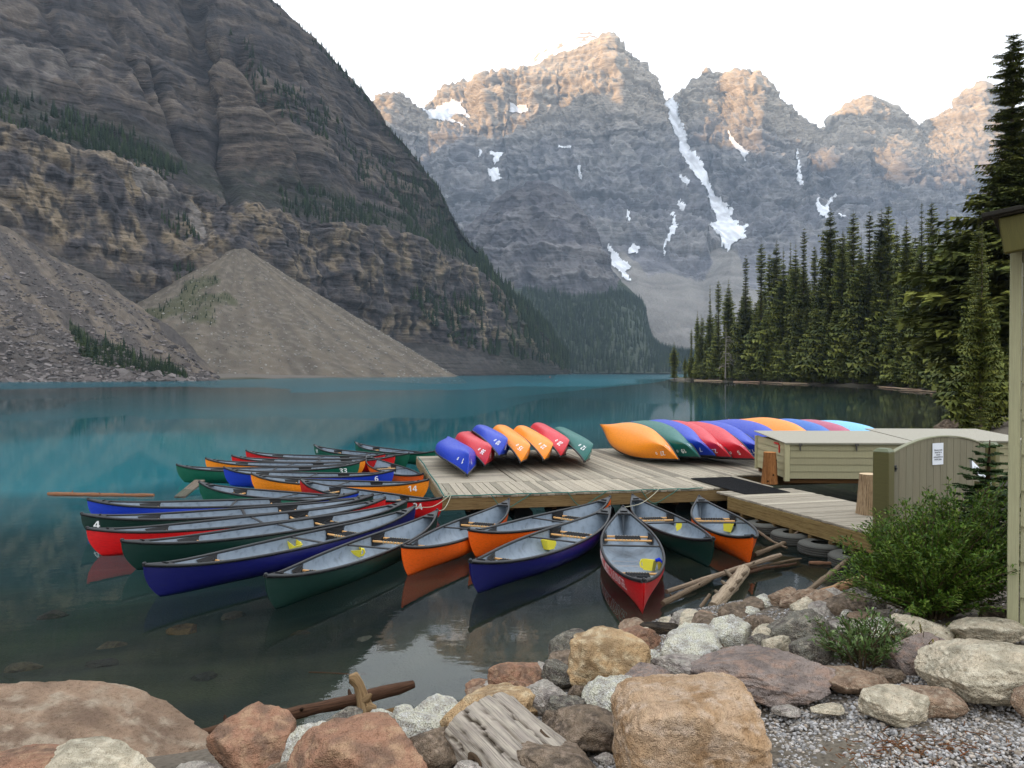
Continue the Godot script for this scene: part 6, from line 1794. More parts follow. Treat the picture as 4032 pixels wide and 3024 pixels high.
	rock("white", 25, Vector3(1.673, 0.773, -5.953), Vector3(0.173, 0.164, 0.147), -0.18, 2.7, "tall white and ochre rock right of the fat log", "boulder", 0)
	rock("brown", 26, Vector3(2.022, 0.72, -6.316), Vector3(0.1, 0.082, 0.08), 0, 2.5, "brownish rock half hidden behind the tall white and ochre one", "rock", 0)
	rock("pale", 27, Vector3(1.946, 0.789, -5.836), Vector3(0.121, 0.103, 0.103), 0.19, 3, "yellowish square rock left of the dark lichen boulder", "rock", 0)
	rock("purple", 28, Vector3(1.554, 0.896, -4.799), Vector3(0.394, 0.136, 0.295), -0.12, 2.6, "wide purplish red slab behind the big brown block", "boulder", 0)
	rock("block", 29, Vector3(0.867, 1.014, -3.76), Vector3(0.345, 0.228, 0.248), 0.1, 8, "massive tan-brown block with a flat top in the foreground", "boulder", 0)
	rock("brown", 30, Vector3(0.395, 0.829, -4.257), Vector3(0.218, 0.113, 0.174), 0.25, 2.7, "grey-brown rock between the split log and the massive block", "rock", 0)
	rock("brown", 31, Vector3(0.195, 0.885, -3.731), Vector3(0.238, 0.098, 0.167), -0.07, 2.4, "long brown-grey rock at the bottom edge below the split log", "rock", -0.2)
	rock("grey", 32, Vector3(0.211, 0.871, -3.658), Vector3(0.099, 0.062, 0.079), 0.12, 2.3, "small bluish grey stone at the bottom edge", "rock", 0)
	rock("brown", 33, Vector3(0.236, 0.758, -4.426), Vector3(0.084, 0.074, 0.067), -0.2, 2.4, "small dark brown knob of rock against the split log", "rock", 0)
	rock("ochre", 34, Vector3(0.079, 0.597, -5.041), Vector3(0.139, 0.048, 0.111), -0.01, 2.3, "low orange-brown stone above the split log", "rock", 0)
	rock("red", 35, Vector3(0.055, 0.443, -5.713), Vector3(0.101, 0.061, 0.081), 0.17, 2.3, "small reddish stone right of the honey-brown boulder", "rock", 0)
	rock("white", 36, Vector3(1.079, 0.565, -6.05), Vector3(0.094, 0.046, 0.075), -0.15, 2.5, "small white stone under the mottled white cube", "rock", 0)
	rock("grey", 37, Vector3(0.481, 0.828, -3.891), Vector3(0.059, 0.025, 0.047), 0.04, 2.3, "low grey stone at the left foot of the massive block", "rock", 0)
	rock("dark", 38, Vector3(2.17, 0.869, -5.728), Vector3(0.248, 0.153, 0.211), 0.22, 2.4, "large dark boulder dotted with white lichen, left of the small willow", "boulder", 0)
	rock("grey", 39, Vector3(2.617, 0.802, -6.375), Vector3(0.126, 0.082, 0.101), -0.09, 2.5, "grey rock peeping over the white-dotted dark boulder", "rock", 0)
	rock("grey", 40, Vector3(2.608, 0.846, -5.846), Vector3(0.17, 0.061, 0.136), 0.09, 2.5, "grey rock behind the small willow", "rock", 0)
	rock("tan", 41, Vector3(2.833, 0.827, -6.151), Vector3(0.118, 0.041, 0.095), -0.22, 2.8, "flat brown stone under the left edge of the bush", "rock", 0)
	rock("pale", 42, Vector3(1.905, 0.835, -5.459), Vector3(0.101, 0.109, 0.081), -0.04, 2.5, "ochre-stained rock under the yellowish square one", "rock", 0)
	rock("dark", 43, Vector3(2.044, 0.879, -5.234), Vector3(0.144, 0.11, 0.122), 0.15, 3.2, "blocky lichen rock at the left foot of the small willow", "rock", 0)
	rock("white", 44, Vector3(2.738, 0.893, -5.656), Vector3(0.156, 0.08, 0.125), -0.17, 2.8, "rough white and black rock below the middle of the bush", "rock", 0)
	rock("pale", 45, Vector3(3.001, 0.935, -5.522), Vector3(0.22, 0.085, 0.154), 0.02, 2.6, "long cream rock below the stem of the bush", "rock", -0.15)
	rock("pale", 46, Vector3(3.34, 0.971, -5.424), Vector3(0.241, 0.083, 0.18), 0.21, 2.9, "cream flat-topped rock beneath the boathouse corner", "rock", 0)
	rock("brown", 47, Vector3(3.703, 0.929, -5.869), Vector3(0.115, 0.062, 0.092), -0.11, 2.6, "brown rock at the boathouse corner under the bush", "rock", 0)
	rock("purple", 48, Vector3(2.671, 0.978, -4.951), Vector3(0.235, 0.124, 0.188), 0.07, 2.7, "large grey-mauve boulder right of the small willow", "boulder", 0)
	rock("pale", 49, Vector3(2.764, 1.043, -4.454), Vector3(0.351, 0.154, 0.263), -0.24, 2.5, "big pale boulder with rusty streaks at the right edge", "boulder", 0)
	rock("tan", 50, Vector3(2.074, 0.913, -4.681), Vector3(0.205, 0.071, 0.154), -0.05, 2.5, "pinkish low rock on the edge of the gravel", "rock", 0)
	rock("pale", 51, Vector3(2.128, 0.958, -4.245), Vector3(0.176, 0.073, 0.158), 0.55, 3.6, "speckled cube-like rock standing in the gravel", "rock", 0)
	rock("tan", 52, Vector3(2.336, 0.975, -4.276), Vector3(0.153, 0.079, 0.122), -0.19, 3, "brown angular rock behind the speckled cube", "rock", 0)
	rock("grey", 53, Vector3(1.588, 0.86, -4.389), Vector3(0.086, 0.024, 0.069), 0, 2.5, "flat grey stone embedded in the gravel, beside the massive block", "rock", 0)
	rock("pale", 54, Vector3(1.811, 0.88, -4.36), Vector3(0.095, 0.02, 0.057), 0.19, 2.5, "flat pale stone embedded in the middle of the gravel", "rock", 0)
	rock("wet", 55, Vector3(1.413, 0.429, -7.1), Vector3(0.2, 0.055, 0.16), -0.13, 2.8, "wet brown slab where the lettered red canoe touches the shore", "rock", 0)
	rock("wet", 56, Vector3(1.769, 0.399, -7.565), Vector3(0.178, 0.042, 0.143), 0.05, 2.8, "wet dark slab under the thin log end", "rock", 0)
	rock("brown", 57, Vector3(1.676, 0.742, -5.604), Vector3(0.141, 0.049, 0.113), 0.24, 2.4, "earth-brown stone between the tall white and ochre rock and the purplish slab", "rock", 0)
	rock("red", 58, Vector3(1.652, 0.704, -5.884), Vector3(0.111, 0.057, 0.089), -0.07, 2.4, "small rust-coloured stone below the tall white and ochre rock", "rock", 0)
	rock("grey", 59, Vector3(2.44, 0.895, -5.31), Vector3(0.117, 0.082, 0.093), 0.11, 2.5, "grey rock inside the small willow", "rock", 0)
	rock("brown", 60, Vector3(2.333, 0.916, -4.732), Vector3(0.089, 0.052, 0.072), -0.21, 2.4, "mossy brown stone at the foot of the grey-mauve boulder", "rock", 0)
	rock("tan", 61, Vector3(2.776, 1.021, -4.094), Vector3(0.09, 0.086, 0.072), -0.02, 2.5, "tan rock cut by the right edge of the picture", "rock", 0)
	rock("red", 62, Vector3(-0.224, 0.19, -6.322), Vector3(0.149, 0.062, 0.119), 0.16, 2.3, "reddish rock sloping behind the honey-brown boulder", "rock", 0)
	rock("grey", 63, Vector3(-0.201, 0.83, -3.742), Vector3(0.077, 0.053, 0.061), -0.15, 2.4, "grey stone at the bottom edge left of the split log", "rock", 0)
	rock("brown", 64, Vector3(-1.159, 0.781, -3.774), Vector3(0.095, 0.073, 0.076), 0.04, 2.4, "brown stone at the bottom edge between the two red boulders", "rock", 0)
	rock("grey", 65, Vector3(-1.627, 0.723, -3.879), Vector3(0.133, 0.065, 0.106), 0.22, 2.4, "grey stone low between the huge tan boulder and the red-brown one", "rock", 0)
	rock("dark", 66, Vector3(-0.738, 0.781, -3.973), Vector3(0.124, 0.084, 0.099), -0.1, 2.4, "dark stone in the gap behind the orange-red boulder", "rock", 0)
	rock("brown", 301, Vector3(21.26, 0.22, -37.17), Vector3(0.82, 0.42, 0.6), 0.2, 2.3, "brown boulder standing in the bay beyond the lockers", "boulder", 0)
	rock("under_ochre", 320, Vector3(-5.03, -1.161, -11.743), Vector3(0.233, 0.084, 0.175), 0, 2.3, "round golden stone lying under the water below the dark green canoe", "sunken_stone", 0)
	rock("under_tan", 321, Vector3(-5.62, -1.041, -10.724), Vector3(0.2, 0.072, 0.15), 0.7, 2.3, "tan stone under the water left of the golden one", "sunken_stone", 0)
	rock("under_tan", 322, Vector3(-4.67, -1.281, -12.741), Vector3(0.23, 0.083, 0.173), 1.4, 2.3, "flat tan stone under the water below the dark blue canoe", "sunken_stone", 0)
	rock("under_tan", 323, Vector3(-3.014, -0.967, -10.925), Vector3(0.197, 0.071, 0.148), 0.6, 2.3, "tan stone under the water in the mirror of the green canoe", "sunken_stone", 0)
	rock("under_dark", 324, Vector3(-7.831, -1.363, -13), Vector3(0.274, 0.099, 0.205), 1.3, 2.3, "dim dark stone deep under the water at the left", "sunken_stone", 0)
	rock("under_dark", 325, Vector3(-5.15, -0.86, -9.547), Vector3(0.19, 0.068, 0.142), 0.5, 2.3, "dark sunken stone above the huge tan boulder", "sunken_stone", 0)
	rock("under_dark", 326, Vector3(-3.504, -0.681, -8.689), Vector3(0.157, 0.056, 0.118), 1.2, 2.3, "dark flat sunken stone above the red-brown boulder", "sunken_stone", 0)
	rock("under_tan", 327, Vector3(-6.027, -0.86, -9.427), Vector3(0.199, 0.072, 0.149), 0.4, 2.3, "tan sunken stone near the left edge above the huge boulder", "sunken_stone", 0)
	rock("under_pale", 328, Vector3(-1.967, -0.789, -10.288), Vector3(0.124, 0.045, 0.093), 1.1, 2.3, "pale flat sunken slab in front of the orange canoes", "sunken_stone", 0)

# ---- driftwood
func log_piece(called: String, a: Vector3, b: Vector3, r0: float, r1: float, tone: Color, label: String, bend := 0.0, group := "", knots := 2) -> void:
	var mid := (a + b) * 0.5
	var o := thing(called, label, "driftwood", mid, 0.0, group)
	var pts := []
	var rad := []
	var q := noise(int(absf(a.x * 91 + b.z * 37)), 3.0, 3)
	var side := (b - a).cross(Vector3.UP).normalized()
	for k in 15:
		var f := k / 14.0
		pts.push_back(a.lerp(b, f) - mid + side * bend * sin(f * PI) + Vector3(0, bend * 0.3 * sin(f * PI * 1.6), 0))
		rad.push_back(lerpf(r0, r1, f) * (1.0 + 0.22 * q.get_noise_2d(f * 3.0, 0.0)) * (0.8 if k == 0 or k == 14 else 1.0))
	var mb := MB.new()
	mb.col = tone
	mb.tube(pts, rad, 14, true, 0.92)
	# lumps and hollows
	for k in mb.v.size():
		mb.v[k] += mb.n[k] * q.get_noise_3dv(mb.v[k] * Vector3(2.0, 2.0, 2.0)) * minf(r0, r1) * 0.35
	part("trunk", mb.mesh(), M.log, o)
	for k in knots:
		var f := 0.25 + 0.5 * k / maxf(1.0, knots - 1)
		var c: Vector3 = pts[int(f * 14)]
		var d := (Vector3.UP * 0.6 + side * (0.7 if k % 2 else -0.7)).normalized()
		var s := MB.new()
		s.col = tone * 0.85
		var l := rad[int(f * 14)] * rng.randf_range(1.5, 2.4) as float
		s.tube([c, c + d * l * 0.8, c + d * l], [rad[7] * 0.38, rad[7] * 0.25, rad[7] * 0.15], 7)
		part("branch_stub", s.mesh(), M.log, o)
func build_driftwood() -> void:
	log_piece("driftwood_log", Vector3(-10.63, 0.02, -17.59), Vector3(-8.11, 0.02, -17.39), 0.048, 0.04, Color(0.62, 0.46, 0.36), "thin pinkish pole floating above the blue canoe at the left", 0, "", 3)
	log_piece("driftwood_log", Vector3(-2.55, 0.06, -5.64), Vector3(-0.84, 0.16, -6.52), 0.051, 0.05, Color(0.36, 0.27, 0.21), "long dark driftwood trunk reaching out from behind the red-brown boulder", 0.05, "", 3)
	log_piece("driftwood_log", Vector3(1.94, 0.05, -9.62), Vector3(3.92, 0.14, -11.18), 0.038, 0.037, Color(0.60, 0.54, 0.47), "thin grey log lying across the bows beside the lettered red canoe", 0, "", 2)
	log_piece("driftwood_log", Vector3(1.8, 0.04, -9.15), Vector3(2.6, 0.08, -10.07), 0.039, 0.036, Color(0.50, 0.44, 0.37), "short grey log below the thin one", 0, "", 2)
	log_piece("driftwood_log", Vector3(2.28, 0.14, -8.68), Vector3(3.18, 0.12, -10.49), 0.076, 0.087, Color(0.68, 0.62, 0.54), "fat pale log with knobs, pointing at the orange canoe", 0.02, "", 6)
	log_piece("driftwood_log", Vector3(3.7, 0.03, -11.67), Vector3(4.72, 0.05, -12.72), 0.039, 0.036, Color(0.50, 0.44, 0.37), "thin brown log at the nose of the orange canoe beside the ramp", 0, "", 2)
	log_piece("driftwood_log", Vector3(3.66, 0.06, -9.54), Vector3(4.84, 0.12, -11.01), 0.037, 0.037, Color(0.50, 0.44, 0.37), "brown pole running up toward the tyres", 0, "", 2)
	log_piece("driftwood_log", Vector3(2.68, 0.12, -8.39), Vector3(4.38, 0.22, -9.59), 0.056, 0.06, Color(0.66, 0.53, 0.40), "long tan log running under the left edge of the bush", 0, "", 2)
	log_piece("driftwood_log", Vector3(3.47, 0.3, -8.3), Vector3(3.94, 0.32, -8.67), 0.055, 0.049, Color(0.68, 0.62, 0.54), "short pale log end below the bush", 0, "", 2)
	log_piece("driftwood_stick", Vector3(2.21, 0.05, -8.97), Vector3(2.33, 0.2, -9), 0.024, 0.021, Color(0.60, 0.54, 0.47), "small grey stick standing between the rocks and the fat log", 0, "", 0)
	log_piece("driftwood_board", Vector3(4.34, 0.02, -11.2), Vector3(4.71, 0.02, -11.17), 0.03, 0.026, Color(0.55, 0.42, 0.34), "short flat board floating in front of the tyres", 0, "", 0)
	log_piece("driftwood_stick", Vector3(4.24, 0.06, -13.31), Vector3(4.34, 0.06, -12.1), 0.028, 0.022, Color(0.50, 0.44, 0.37), "thin branch behind the nose of the orange canoe", 0.08, "", 1)
	log_piece("driftwood_stick", Vector3(4.4, 0.05, -12.48), Vector3(4.71, 0.25, -12.53), 0.015, 0.013, Color(0.60, 0.54, 0.47), "bare twig reaching up toward the ramp", 0.03, "", 0)
	log_piece("driftwood_stick", Vector3(2.89, 0.03, -10.54), Vector3(4.13, 0.04, -11.14), 0.022, 0.02, Color(0.36, 0.27, 0.21), "dark splintered branch beyond the fat log", 0.04, "", 2)
	log_piece("driftwood_stick", Vector3(3.19, 0.04, -10.7), Vector3(4.26, 0.05, -11.3), 0.019, 0.017, Color(0.50, 0.44, 0.37), "grey splintered branch along the dark one", -0.03, "", 1)
	log_piece("driftwood_stick", Vector3(2.92, 0.03, -10.3), Vector3(3.65, 0.05, -10.92), 0.025, 0.022, Color(0.36, 0.27, 0.21), "dark chunk of bark wood at the upper end of the fat log", 0.02, "", 1)
	log_piece("driftwood_stick", Vector3(-1.9, 0, -7.15), Vector3(-1.36, 0, -7.12), 0.006, 0.005, Color(0.36, 0.27, 0.21), "thin dark stick lying in the water behind the driftwood trunk", 0.02, "", 1)
	log_piece("driftwood_log", Vector3(-2.47, 0.03, -5.82), Vector3(-2.17, 0.04, -5.91), 0.028, 0.024, Color(0.63, 0.56, 0.46), "pale log end under the dark trunk beside the huge tan boulder", 0, "", 2)
	log_piece("driftwood_log", Vector3(64.01, 0.12, -269.83), Vector3(66.1, 0.18, -241.81), 0.292, 0.223, Color(0.74, 0.66, 0.56), "bleached shore log at the root of the spit", -0.11, "bleached logs along the bay shore", 1)
	log_piece("driftwood_log", Vector3(65.84, 0.12, -228.31), Vector3(68.26, 0.18, -212.31), 0.247, 0.196, Color(0.68, 0.58, 0.50), "bleached shore log in the middle of the far bay shore, first of the row", -0.16, "bleached logs along the bay shore", 1)
	log_piece("driftwood_log", Vector3(73.22, 0.12, -234.32), Vector3(66.54, 0.18, -189.23), 0.254, 0.174, Color(0.60, 0.53, 0.46), "bleached shore log under the tallest forest", -0.04, "bleached logs along the bay shore", 1)
	log_piece("driftwood_log", Vector3(69.94, 0.12, -202.36), Vector3(69.77, 0.18, -181.34), 0.219, 0.167, Color(0.74, 0.66, 0.56), "bleached shore log lying in front of a gap in the forest", -0.14, "bleached logs along the bay shore", 1)
	log_piece("driftwood_log", Vector3(94.36, 0.12, -254.41), Vector3(72.28, 0.18, -181.34), 0.276, 0.167, Color(0.68, 0.58, 0.50), "bleached shore log with an upturned root end in the bay", -0.17, "bleached logs along the bay shore", 4)
	log_piece("driftwood_log", Vector3(74.16, 0.12, -185.49), Vector3(74.23, 0.18, -177.64), 0.201, 0.164, Color(0.60, 0.53, 0.46), "bleached shore log small and pale, near the mid bay", -0.04, "bleached logs along the bay shore", 1)
	log_piece("driftwood_log", Vector3(80.88, 0.12, -193.56), Vector3(74.48, 0.18, -167.39), 0.21, 0.154, Color(0.74, 0.66, 0.56), "bleached shore log thick end of a trunk in the mid bay", 0.17, "bleached logs along the bay shore", 1)
	log_piece("driftwood_log", Vector3(88.82, 0.12, -202.36), Vector3(71.5, 0.18, -155.43), 0.219, 0.143, Color(0.68, 0.58, 0.50), "bleached shore log crossing another in the mid bay", 0.12, "bleached logs along the bay shore", 1)
	log_piece("driftwood_log", Vector3(75.85, 0.12, -164.88), Vector3(70.5, 0.18, -140.38), 0.179, 0.129, Color(0.60, 0.53, 0.46), "bleached shore log long and bleached on the right part of the bay", 0.11, "bleached logs along the bay shore", 1)
	log_piece("driftwood_log", Vector3(72.28, 0.12, -153.5), Vector3(62.16, 0.18, -120.88), 0.166, 0.111, Color(0.74, 0.66, 0.56), "bleached shore log long, behind the bleached one", -0.11, "bleached logs along the bay shore", 1)
	log_piece("driftwood_log", Vector3(67.99, 0.12, -141.32), Vector3(62.61, 0.18, -117.61), 0.153, 0.108, Color(0.68, 0.58, 0.50), "bleached shore log low one before the dense firs", 0.01, "bleached logs along the bay shore", 1)
	log_piece("driftwood_log", Vector3(59.18, 0.12, -117.14), Vector3(58.57, 0.18, -108.79), 0.127, 0.1, Color(0.60, 0.53, 0.46), "bleached shore log grey one close to the bend of the shore", -0.09, "bleached logs along the bay shore", 1)
	log_piece("driftwood_log", Vector3(62, 0.12, -117.14), Vector3(56.61, 0.18, -101.19), 0.127, 0.093, Color(0.74, 0.66, 0.56), "bleached shore log at the bend of the shore", -0.13, "bleached logs along the bay shore", 1)
	log_piece("driftwood_log", Vector3(52.68, 0.12, -96.76), Vector3(52.63, 0.18, -92.58), 0.105, 0.085, Color(0.68, 0.58, 0.50), "bleached shore log small at the foot of the firs", -0.16, "bleached logs along the bay shore", 1)
	log_piece("driftwood_log", Vector3(48.88, 0.12, -87.27), Vector3(52.95, 0.18, -90.65), 0.095, 0.083, Color(0.60, 0.53, 0.46), "bleached shore log pale sticks where the shore turns", -0.11, "bleached logs along the bay shore", 1)
	log_piece("driftwood_log", Vector3(44.39, 0.12, -78.08), Vector3(48.4, 0.18, -82.09), 0.085, 0.076, Color(0.74, 0.66, 0.56), "bleached shore log end of a trunk by the firs", 0.17, "bleached logs along the bay shore", 1)
	log_piece("driftwood_log", Vector3(40.16, 0.12, -70.64), Vector3(38.48, 0.18, -64.93), 0.077, 0.06, Color(0.68, 0.58, 0.50), "bleached shore log board-like, near the bay boulder", 0.13, "bleached logs along the bay shore", 1)
	log_piece("driftwood_log", Vector3(19.05, 0.12, -34.21), Vector3(19.44, 0.18, -31.5), 0.072, 0.056, Color(0.60, 0.53, 0.46), "bleached shore log behind the lockers, left of the bay boulder's right", 0.12, "bleached logs along the bay shore", 1)
	log_piece("driftwood_log", Vector3(16.96, 0.12, -32.94), Vector3(19.68, 0.18, -34.24), 0.069, 0.061, Color(0.74, 0.66, 0.56), "bleached shore log left of the bay boulder", 0.12, "bleached logs along the bay shore", 1)
	log_piece("driftwood_log", Vector3(18.65, 0.12, -31.76), Vector3(19.23, 0.18, -29.98), 0.067, 0.054, Color(0.68, 0.58, 0.50), "bleached shore log right of the bay boulder", -0.12, "bleached logs along the bay shore", 1)
	log_piece("driftwood_log", Vector3(16.45, 0.12, -29.06), Vector3(17.31, 0.18, -27.51), 0.061, 0.049, Color(0.60, 0.53, 0.46), "bleached shore log just behind the gate", -0.08, "bleached logs along the bay shore", 1)
	root_knot(Vector3(-1.18, 0.15, -6.03))
	split_log(Vector3(0, 0.84, -3.94))
	sunken_plank(Vector3(-7.79, -0.12, -17.99), Vector3(-7.81, 0.1, -19.21))

# ---- conifers and shrubs
func conifer(sd: int, h: float, rad: float, levels: int, per: int, twigs: int, c0: Color, c1: Color, bare := 0.05, droop := 0.35, fine := 0) -> Array:
	var r := RandomNumberGenerator.new()
	r.seed = sd
	var tk := MB.new()
	tk.col = Color(0.36, 0.32, 0.28)
	var tp := []
	var tr := []
	for k in 8:
		var f := k / 7.0
		tp.push_back(Vector3(r.randf_range(-0.05, 0.05) * f, h * f, r.randf_range(-0.05, 0.05) * f))
		tr.push_back(h * 0.0085 * (1.0 - f * 0.97))
	tk.tube(tp, tr, 7)
	var cr := MB.new()
	var dead := MB.new()
	dead.col = Color(0.42, 0.38, 0.34)
	for k in levels:
		var f := lerpf(bare, 0.985, (k + r.randf() * 0.8) / levels)
		var reach := (0.8 + 0.35 * sin(f * 9.0 + sd)) * rad * (pow(1.0 - f, 0.70) * 0.98 + 0.03) * (0.55 + 0.45 * smoothstep(0.0, 0.16, f)) * r.randf_range(0.7, 1.18)
		var n := per if f < 0.85 else per - 2
		var a0 := r.randf() * TAU
		for b in n:
			if r.randf() < 0.10:
				continue
			var a := a0 + TAU * b / n + r.randf_range(-0.35, 0.35)
			var d := Vector3(cos(a), 0, sin(a))
			var l := reach * r.randf_range(0.65, 1.15)
			var y := h * f + r.randf_range(-0.4, 0.4) * h / levels
			var side := Vector3(-d.z, 0, d.x)
			var dr := droop * r.randf_range(0.7, 1.3) * (1.0 - f * 0.9)
			var tone := c0.lerp(c1, pow(r.randf(), 1.3))
			var prev := Vector3(0, y, 0)
			for t in twigs:
				var g0 := (t + 1.0) / twigs
				var p := d * l * g0 + Vector3(0, y - l * dr * g0 + l * 0.16 * g0 * g0, 0)
				var wl := l * 0.40 * (1.05 - 0.62 * g0) + reach * 0.05
				cr.col = tone.lerp(c1, r.randf() * 0.35)
				# two drooping side sprays and one hanging under the branch
				for sg: float in [-1.0, 1.0]:
					var e := prev.lerp(p, 0.55) + side * sg * wl * r.randf_range(0.7, 1.2) + d * wl * 0.35 - Vector3(0, wl * r.randf_range(0.35, 0.95), 0)
					var nn := (Vector3.UP * 0.9 + d * 0.8 + side * sg * 0.45 + Vector3(r.randf_range(-0.4, 0.4), 0, r.randf_range(-0.4, 0.4))).normalized()
					if fine == 0:
						cr.tri2(prev, e, p, nn)
					for q in fine:  # near trees: each spray is a comb of twigs
						var f0 := q / float(fine)
						var b0 := prev.lerp(p, 0.2).lerp(e, f0)
						var out := (d * 0.8 + side * sg * 0.5 * (1.0 if q % 2 else -0.3) + Vector3(r.randf_range(-0.3, 0.3), r.randf_range(-0.75, 0.1), r.randf_range(-0.3, 0.3))).normalized() * wl * 0.55 * (1.1 - f0 * 0.5)
						var w := out.cross(nn).normalized() * wl * 0.13
						cr.tri2(b0 - w, b0 + out, b0 + w, nn)
				cr.tri2(prev, prev.lerp(p, 0.6) + d * wl * 0.3 - Vector3(0, wl * r.randf_range(0.7, 1.25), 0) + side * wl * r.randf_range(-0.3, 0.3), p, (d + Vector3(0, 0.6, 0) + side * r.randf_range(-0.6, 0.6)).normalized())
				prev = p
	return [tk.mesh(), cr.mesh()]

func plant_tree(kit: Array, where: Vector3, sc: Vector3, yaw: float, label: String, group := "", called := "spruce_tree", lean := 0.0) -> Node3D:
	var o := thing(called, label, "tree", where, yaw, group)
	o.basis = Basis.from_euler(Vector3(lean, yaw, 0)).scaled_local(sc)
	part("trunk", kit[0], M.bark, o)
	tag(part("crown", kit[1], M.needles, o), "", "", "", "")
	return o

func build_trees() -> void:
	var dk := Color(0.26, 0.295, 0.155)
	var lt := Color(0.48, 0.485, 0.23)
	var kits := []
	for k in 7:
		kits.push_back(conifer(100 + k, 30.0, [3.1, 3.8, 3.4, 4.3, 2.9, 3.6, 4.6][k], [74, 70, 78, 66, 76, 70, 66][k], 10, 5, dk * [1.0, 0.92, 1.06, 0.95, 1.0, 0.88, 1.02][k], lt * [1.0, 0.88, 1.08, 1.04, 0.92, 0.84, 1.1][k], [0.04, 0.07, 0.03, 0.10, 0.03, 0.12, 0.02][k]))
	var big := conifer(300, 30.0, 4.0, 92, 11, 9, dk, lt, 0.02, 0.30, 5)
	plant_tree(kits[3], Vector3(63.21, -0.39, -300), Vector3(0.724, 0.521, 0.724), 2.52, "lone young spruce at the very tip of the wooded spit", "spruces of the forest on the right shore")
	plant_tree(kits[0], Vector3(66.29, 0.29, -284.5), Vector3(0.653, 0.636, 0.653), 0.38, "slim spruce forming the left end of the forest", "spruces of the forest on the right shore")
	plant_tree(kits[2], Vector3(67.09, 0.39, -278.6), Vector3(0.754, 0.84, 0.754), 4.72, "slender spruce, second in from the left end of the forest", "spruces of the forest on the right shore")
	plant_tree(kits[4], Vector3(67.67, 0.47, -275.5), Vector3(0.878, 0.779, 0.878), 2.56, "tall spruce at the left end of the forest by the spit", "tall spruces at the left end of the forest by the spit")
	plant_tree(kits[4], Vector3(68.43, 0.49, -266.2), Vector3(1.001, 1.107, 1.001), 2.14, "tall narrow spruce a little in from the left end of the forest", "spruces of the forest on the right shore")
	plant_tree(kits[0], Vector3(68.56, 0.33, -255.9), Vector3(1.259, 1.118, 1.259), 0.42, "tall spruce at the left end of the forest by the spit", "tall spruces at the left end of the forest by the spit")
	plant_tree(kits[2], Vector3(70.18, 0.58, -249.6), Vector3(1.383, 1.094, 1.383), 3.9, "tall pointed spruce just left of the forest's first gap", "spruces of the forest on the right shore")
	plant_tree(kits[3], Vector3(69.7, 0.26, -238.2), Vector3(0.553, 0.628, 0.553), 3.48, "tall spruce around the first gap at the left of the forest", "tall spruces around the first gap at the left of the forest")
	plant_tree(kits[5], Vector3(70.61, 0.39, -232.7), Vector3(1.463, 1.279, 1.463), 1.76, "tall spruce with sparse top right of the forest's first gap", "spruces of the forest on the right shore")
	plant_tree(kits[0], Vector3(71.93, 0.5, -222.5), Vector3(1.644, 1.343, 1.644), 0.7, "tall spruce in the left half of the forest, under the snow gully", "tall spruces in the left half of the forest, under the snow gully")
	plant_tree(kits[6], Vector3(72.11, 0.41, -215.8), Vector3(1.041, 1.199, 1.041), 5.26, "olive-green full-skirted spruce in the left half of the forest", "spruces of the forest on the right shore")
	plant_tree(kits[1], Vector3(73.92, 0.71, -215.4), Vector3(1.425, 1.317, 1.425), 5.92, "tall spruce in the left half of the forest, under the snow gully", "tall spruces in the left half of the forest, under the snow gully")
	plant_tree(kits[3], Vector3(73.29, 0.53, -208.1), Vector3(1.311, 1.217, 1.311), 0.3, "tall spruce in the left half of the forest, under the snow gully", "tall spruces in the left half of the forest, under the snow gully")
	plant_tree(kits[4], Vector3(75.1, 0.76, -207.9), Vector3(1.395, 1.259, 1.395), 0.96, "tall spruce in the left half of the forest, under the snow gully", "tall spruces in the left half of the forest, under the snow gully")
	plant_tree(kits[2], Vector3(74.2, 0.59, -201.7), Vector3(1.464, 1.216, 1.464), 2.7, "tall spruce in the left half of the forest, under the snow gully", "tall spruces in the left half of the forest, under the snow gully")
	plant_tree(kits[5], Vector3(73.77, 0.45, -194.8), Vector3(1.449, 1.311, 1.449), 0.98, "dark broad spruce with a long bare trunk in mid forest", "spruces of the forest on the right shore")
	plant_tree(kits[0], Vector3(73.29, 0.37, -186.7), Vector3(1.103, 1.123, 1.103), 5.76, "tall spruce left of mid forest, beside the dark broad spruce", "tall spruces left of mid forest, beside the dark broad spruce")
	plant_tree(kits[4], Vector3(74.43, 0.61, -184.8), Vector3(1.221, 1.234, 1.221), 2.74, "tall spruce left of mid forest, beside the dark broad spruce", "tall spruces left of mid forest, beside the dark broad spruce")
	plant_tree(kits[1], Vector3(73.14, 0.39, -177.1), Vector3(1.606, 1.357, 1.606), 6, "tallest spruce of the left half of the forest, its top before the snow patch", "spruces of the forest on the right shore")
	plant_tree(kits[2], Vector3(73.51, 0.5, -171.5), Vector3(1.461, 1.147, 1.461), 2.12, "tall spruce in mid forest behind the lockers", "tall spruces in mid forest behind the lockers")
	plant_tree(kits[0], Vector3(73.9, 0.59, -167), Vector3(1.518, 1.25, 1.518), 0.62, "tall spruce in mid forest behind the lockers", "tall spruces in mid forest behind the lockers")
	plant_tree(kits[3], Vector3(72.98, 0.43, -161.2), Vector3(1.164, 1.059, 1.164), 3.88, "tall spruce in mid forest behind the lockers", "tall spruces in mid forest behind the lockers")
	plant_tree(kits[5], Vector3(73.38, 0.53, -158.3), Vector3(1.427, 1.197, 1.427), 2.16, "tall spruce right of mid forest beside the brownish-topped spruce", "tall spruces right of mid forest beside the brownish-topped spruce")
	plant_tree(kits[1], Vector3(72.89, 0.46, -152.3), Vector3(1.486, 1.169, 1.486), 3.26, "tall spruce right of mid forest beside the brownish-topped spruce", "tall spruces right of mid forest beside the brownish-topped spruce")
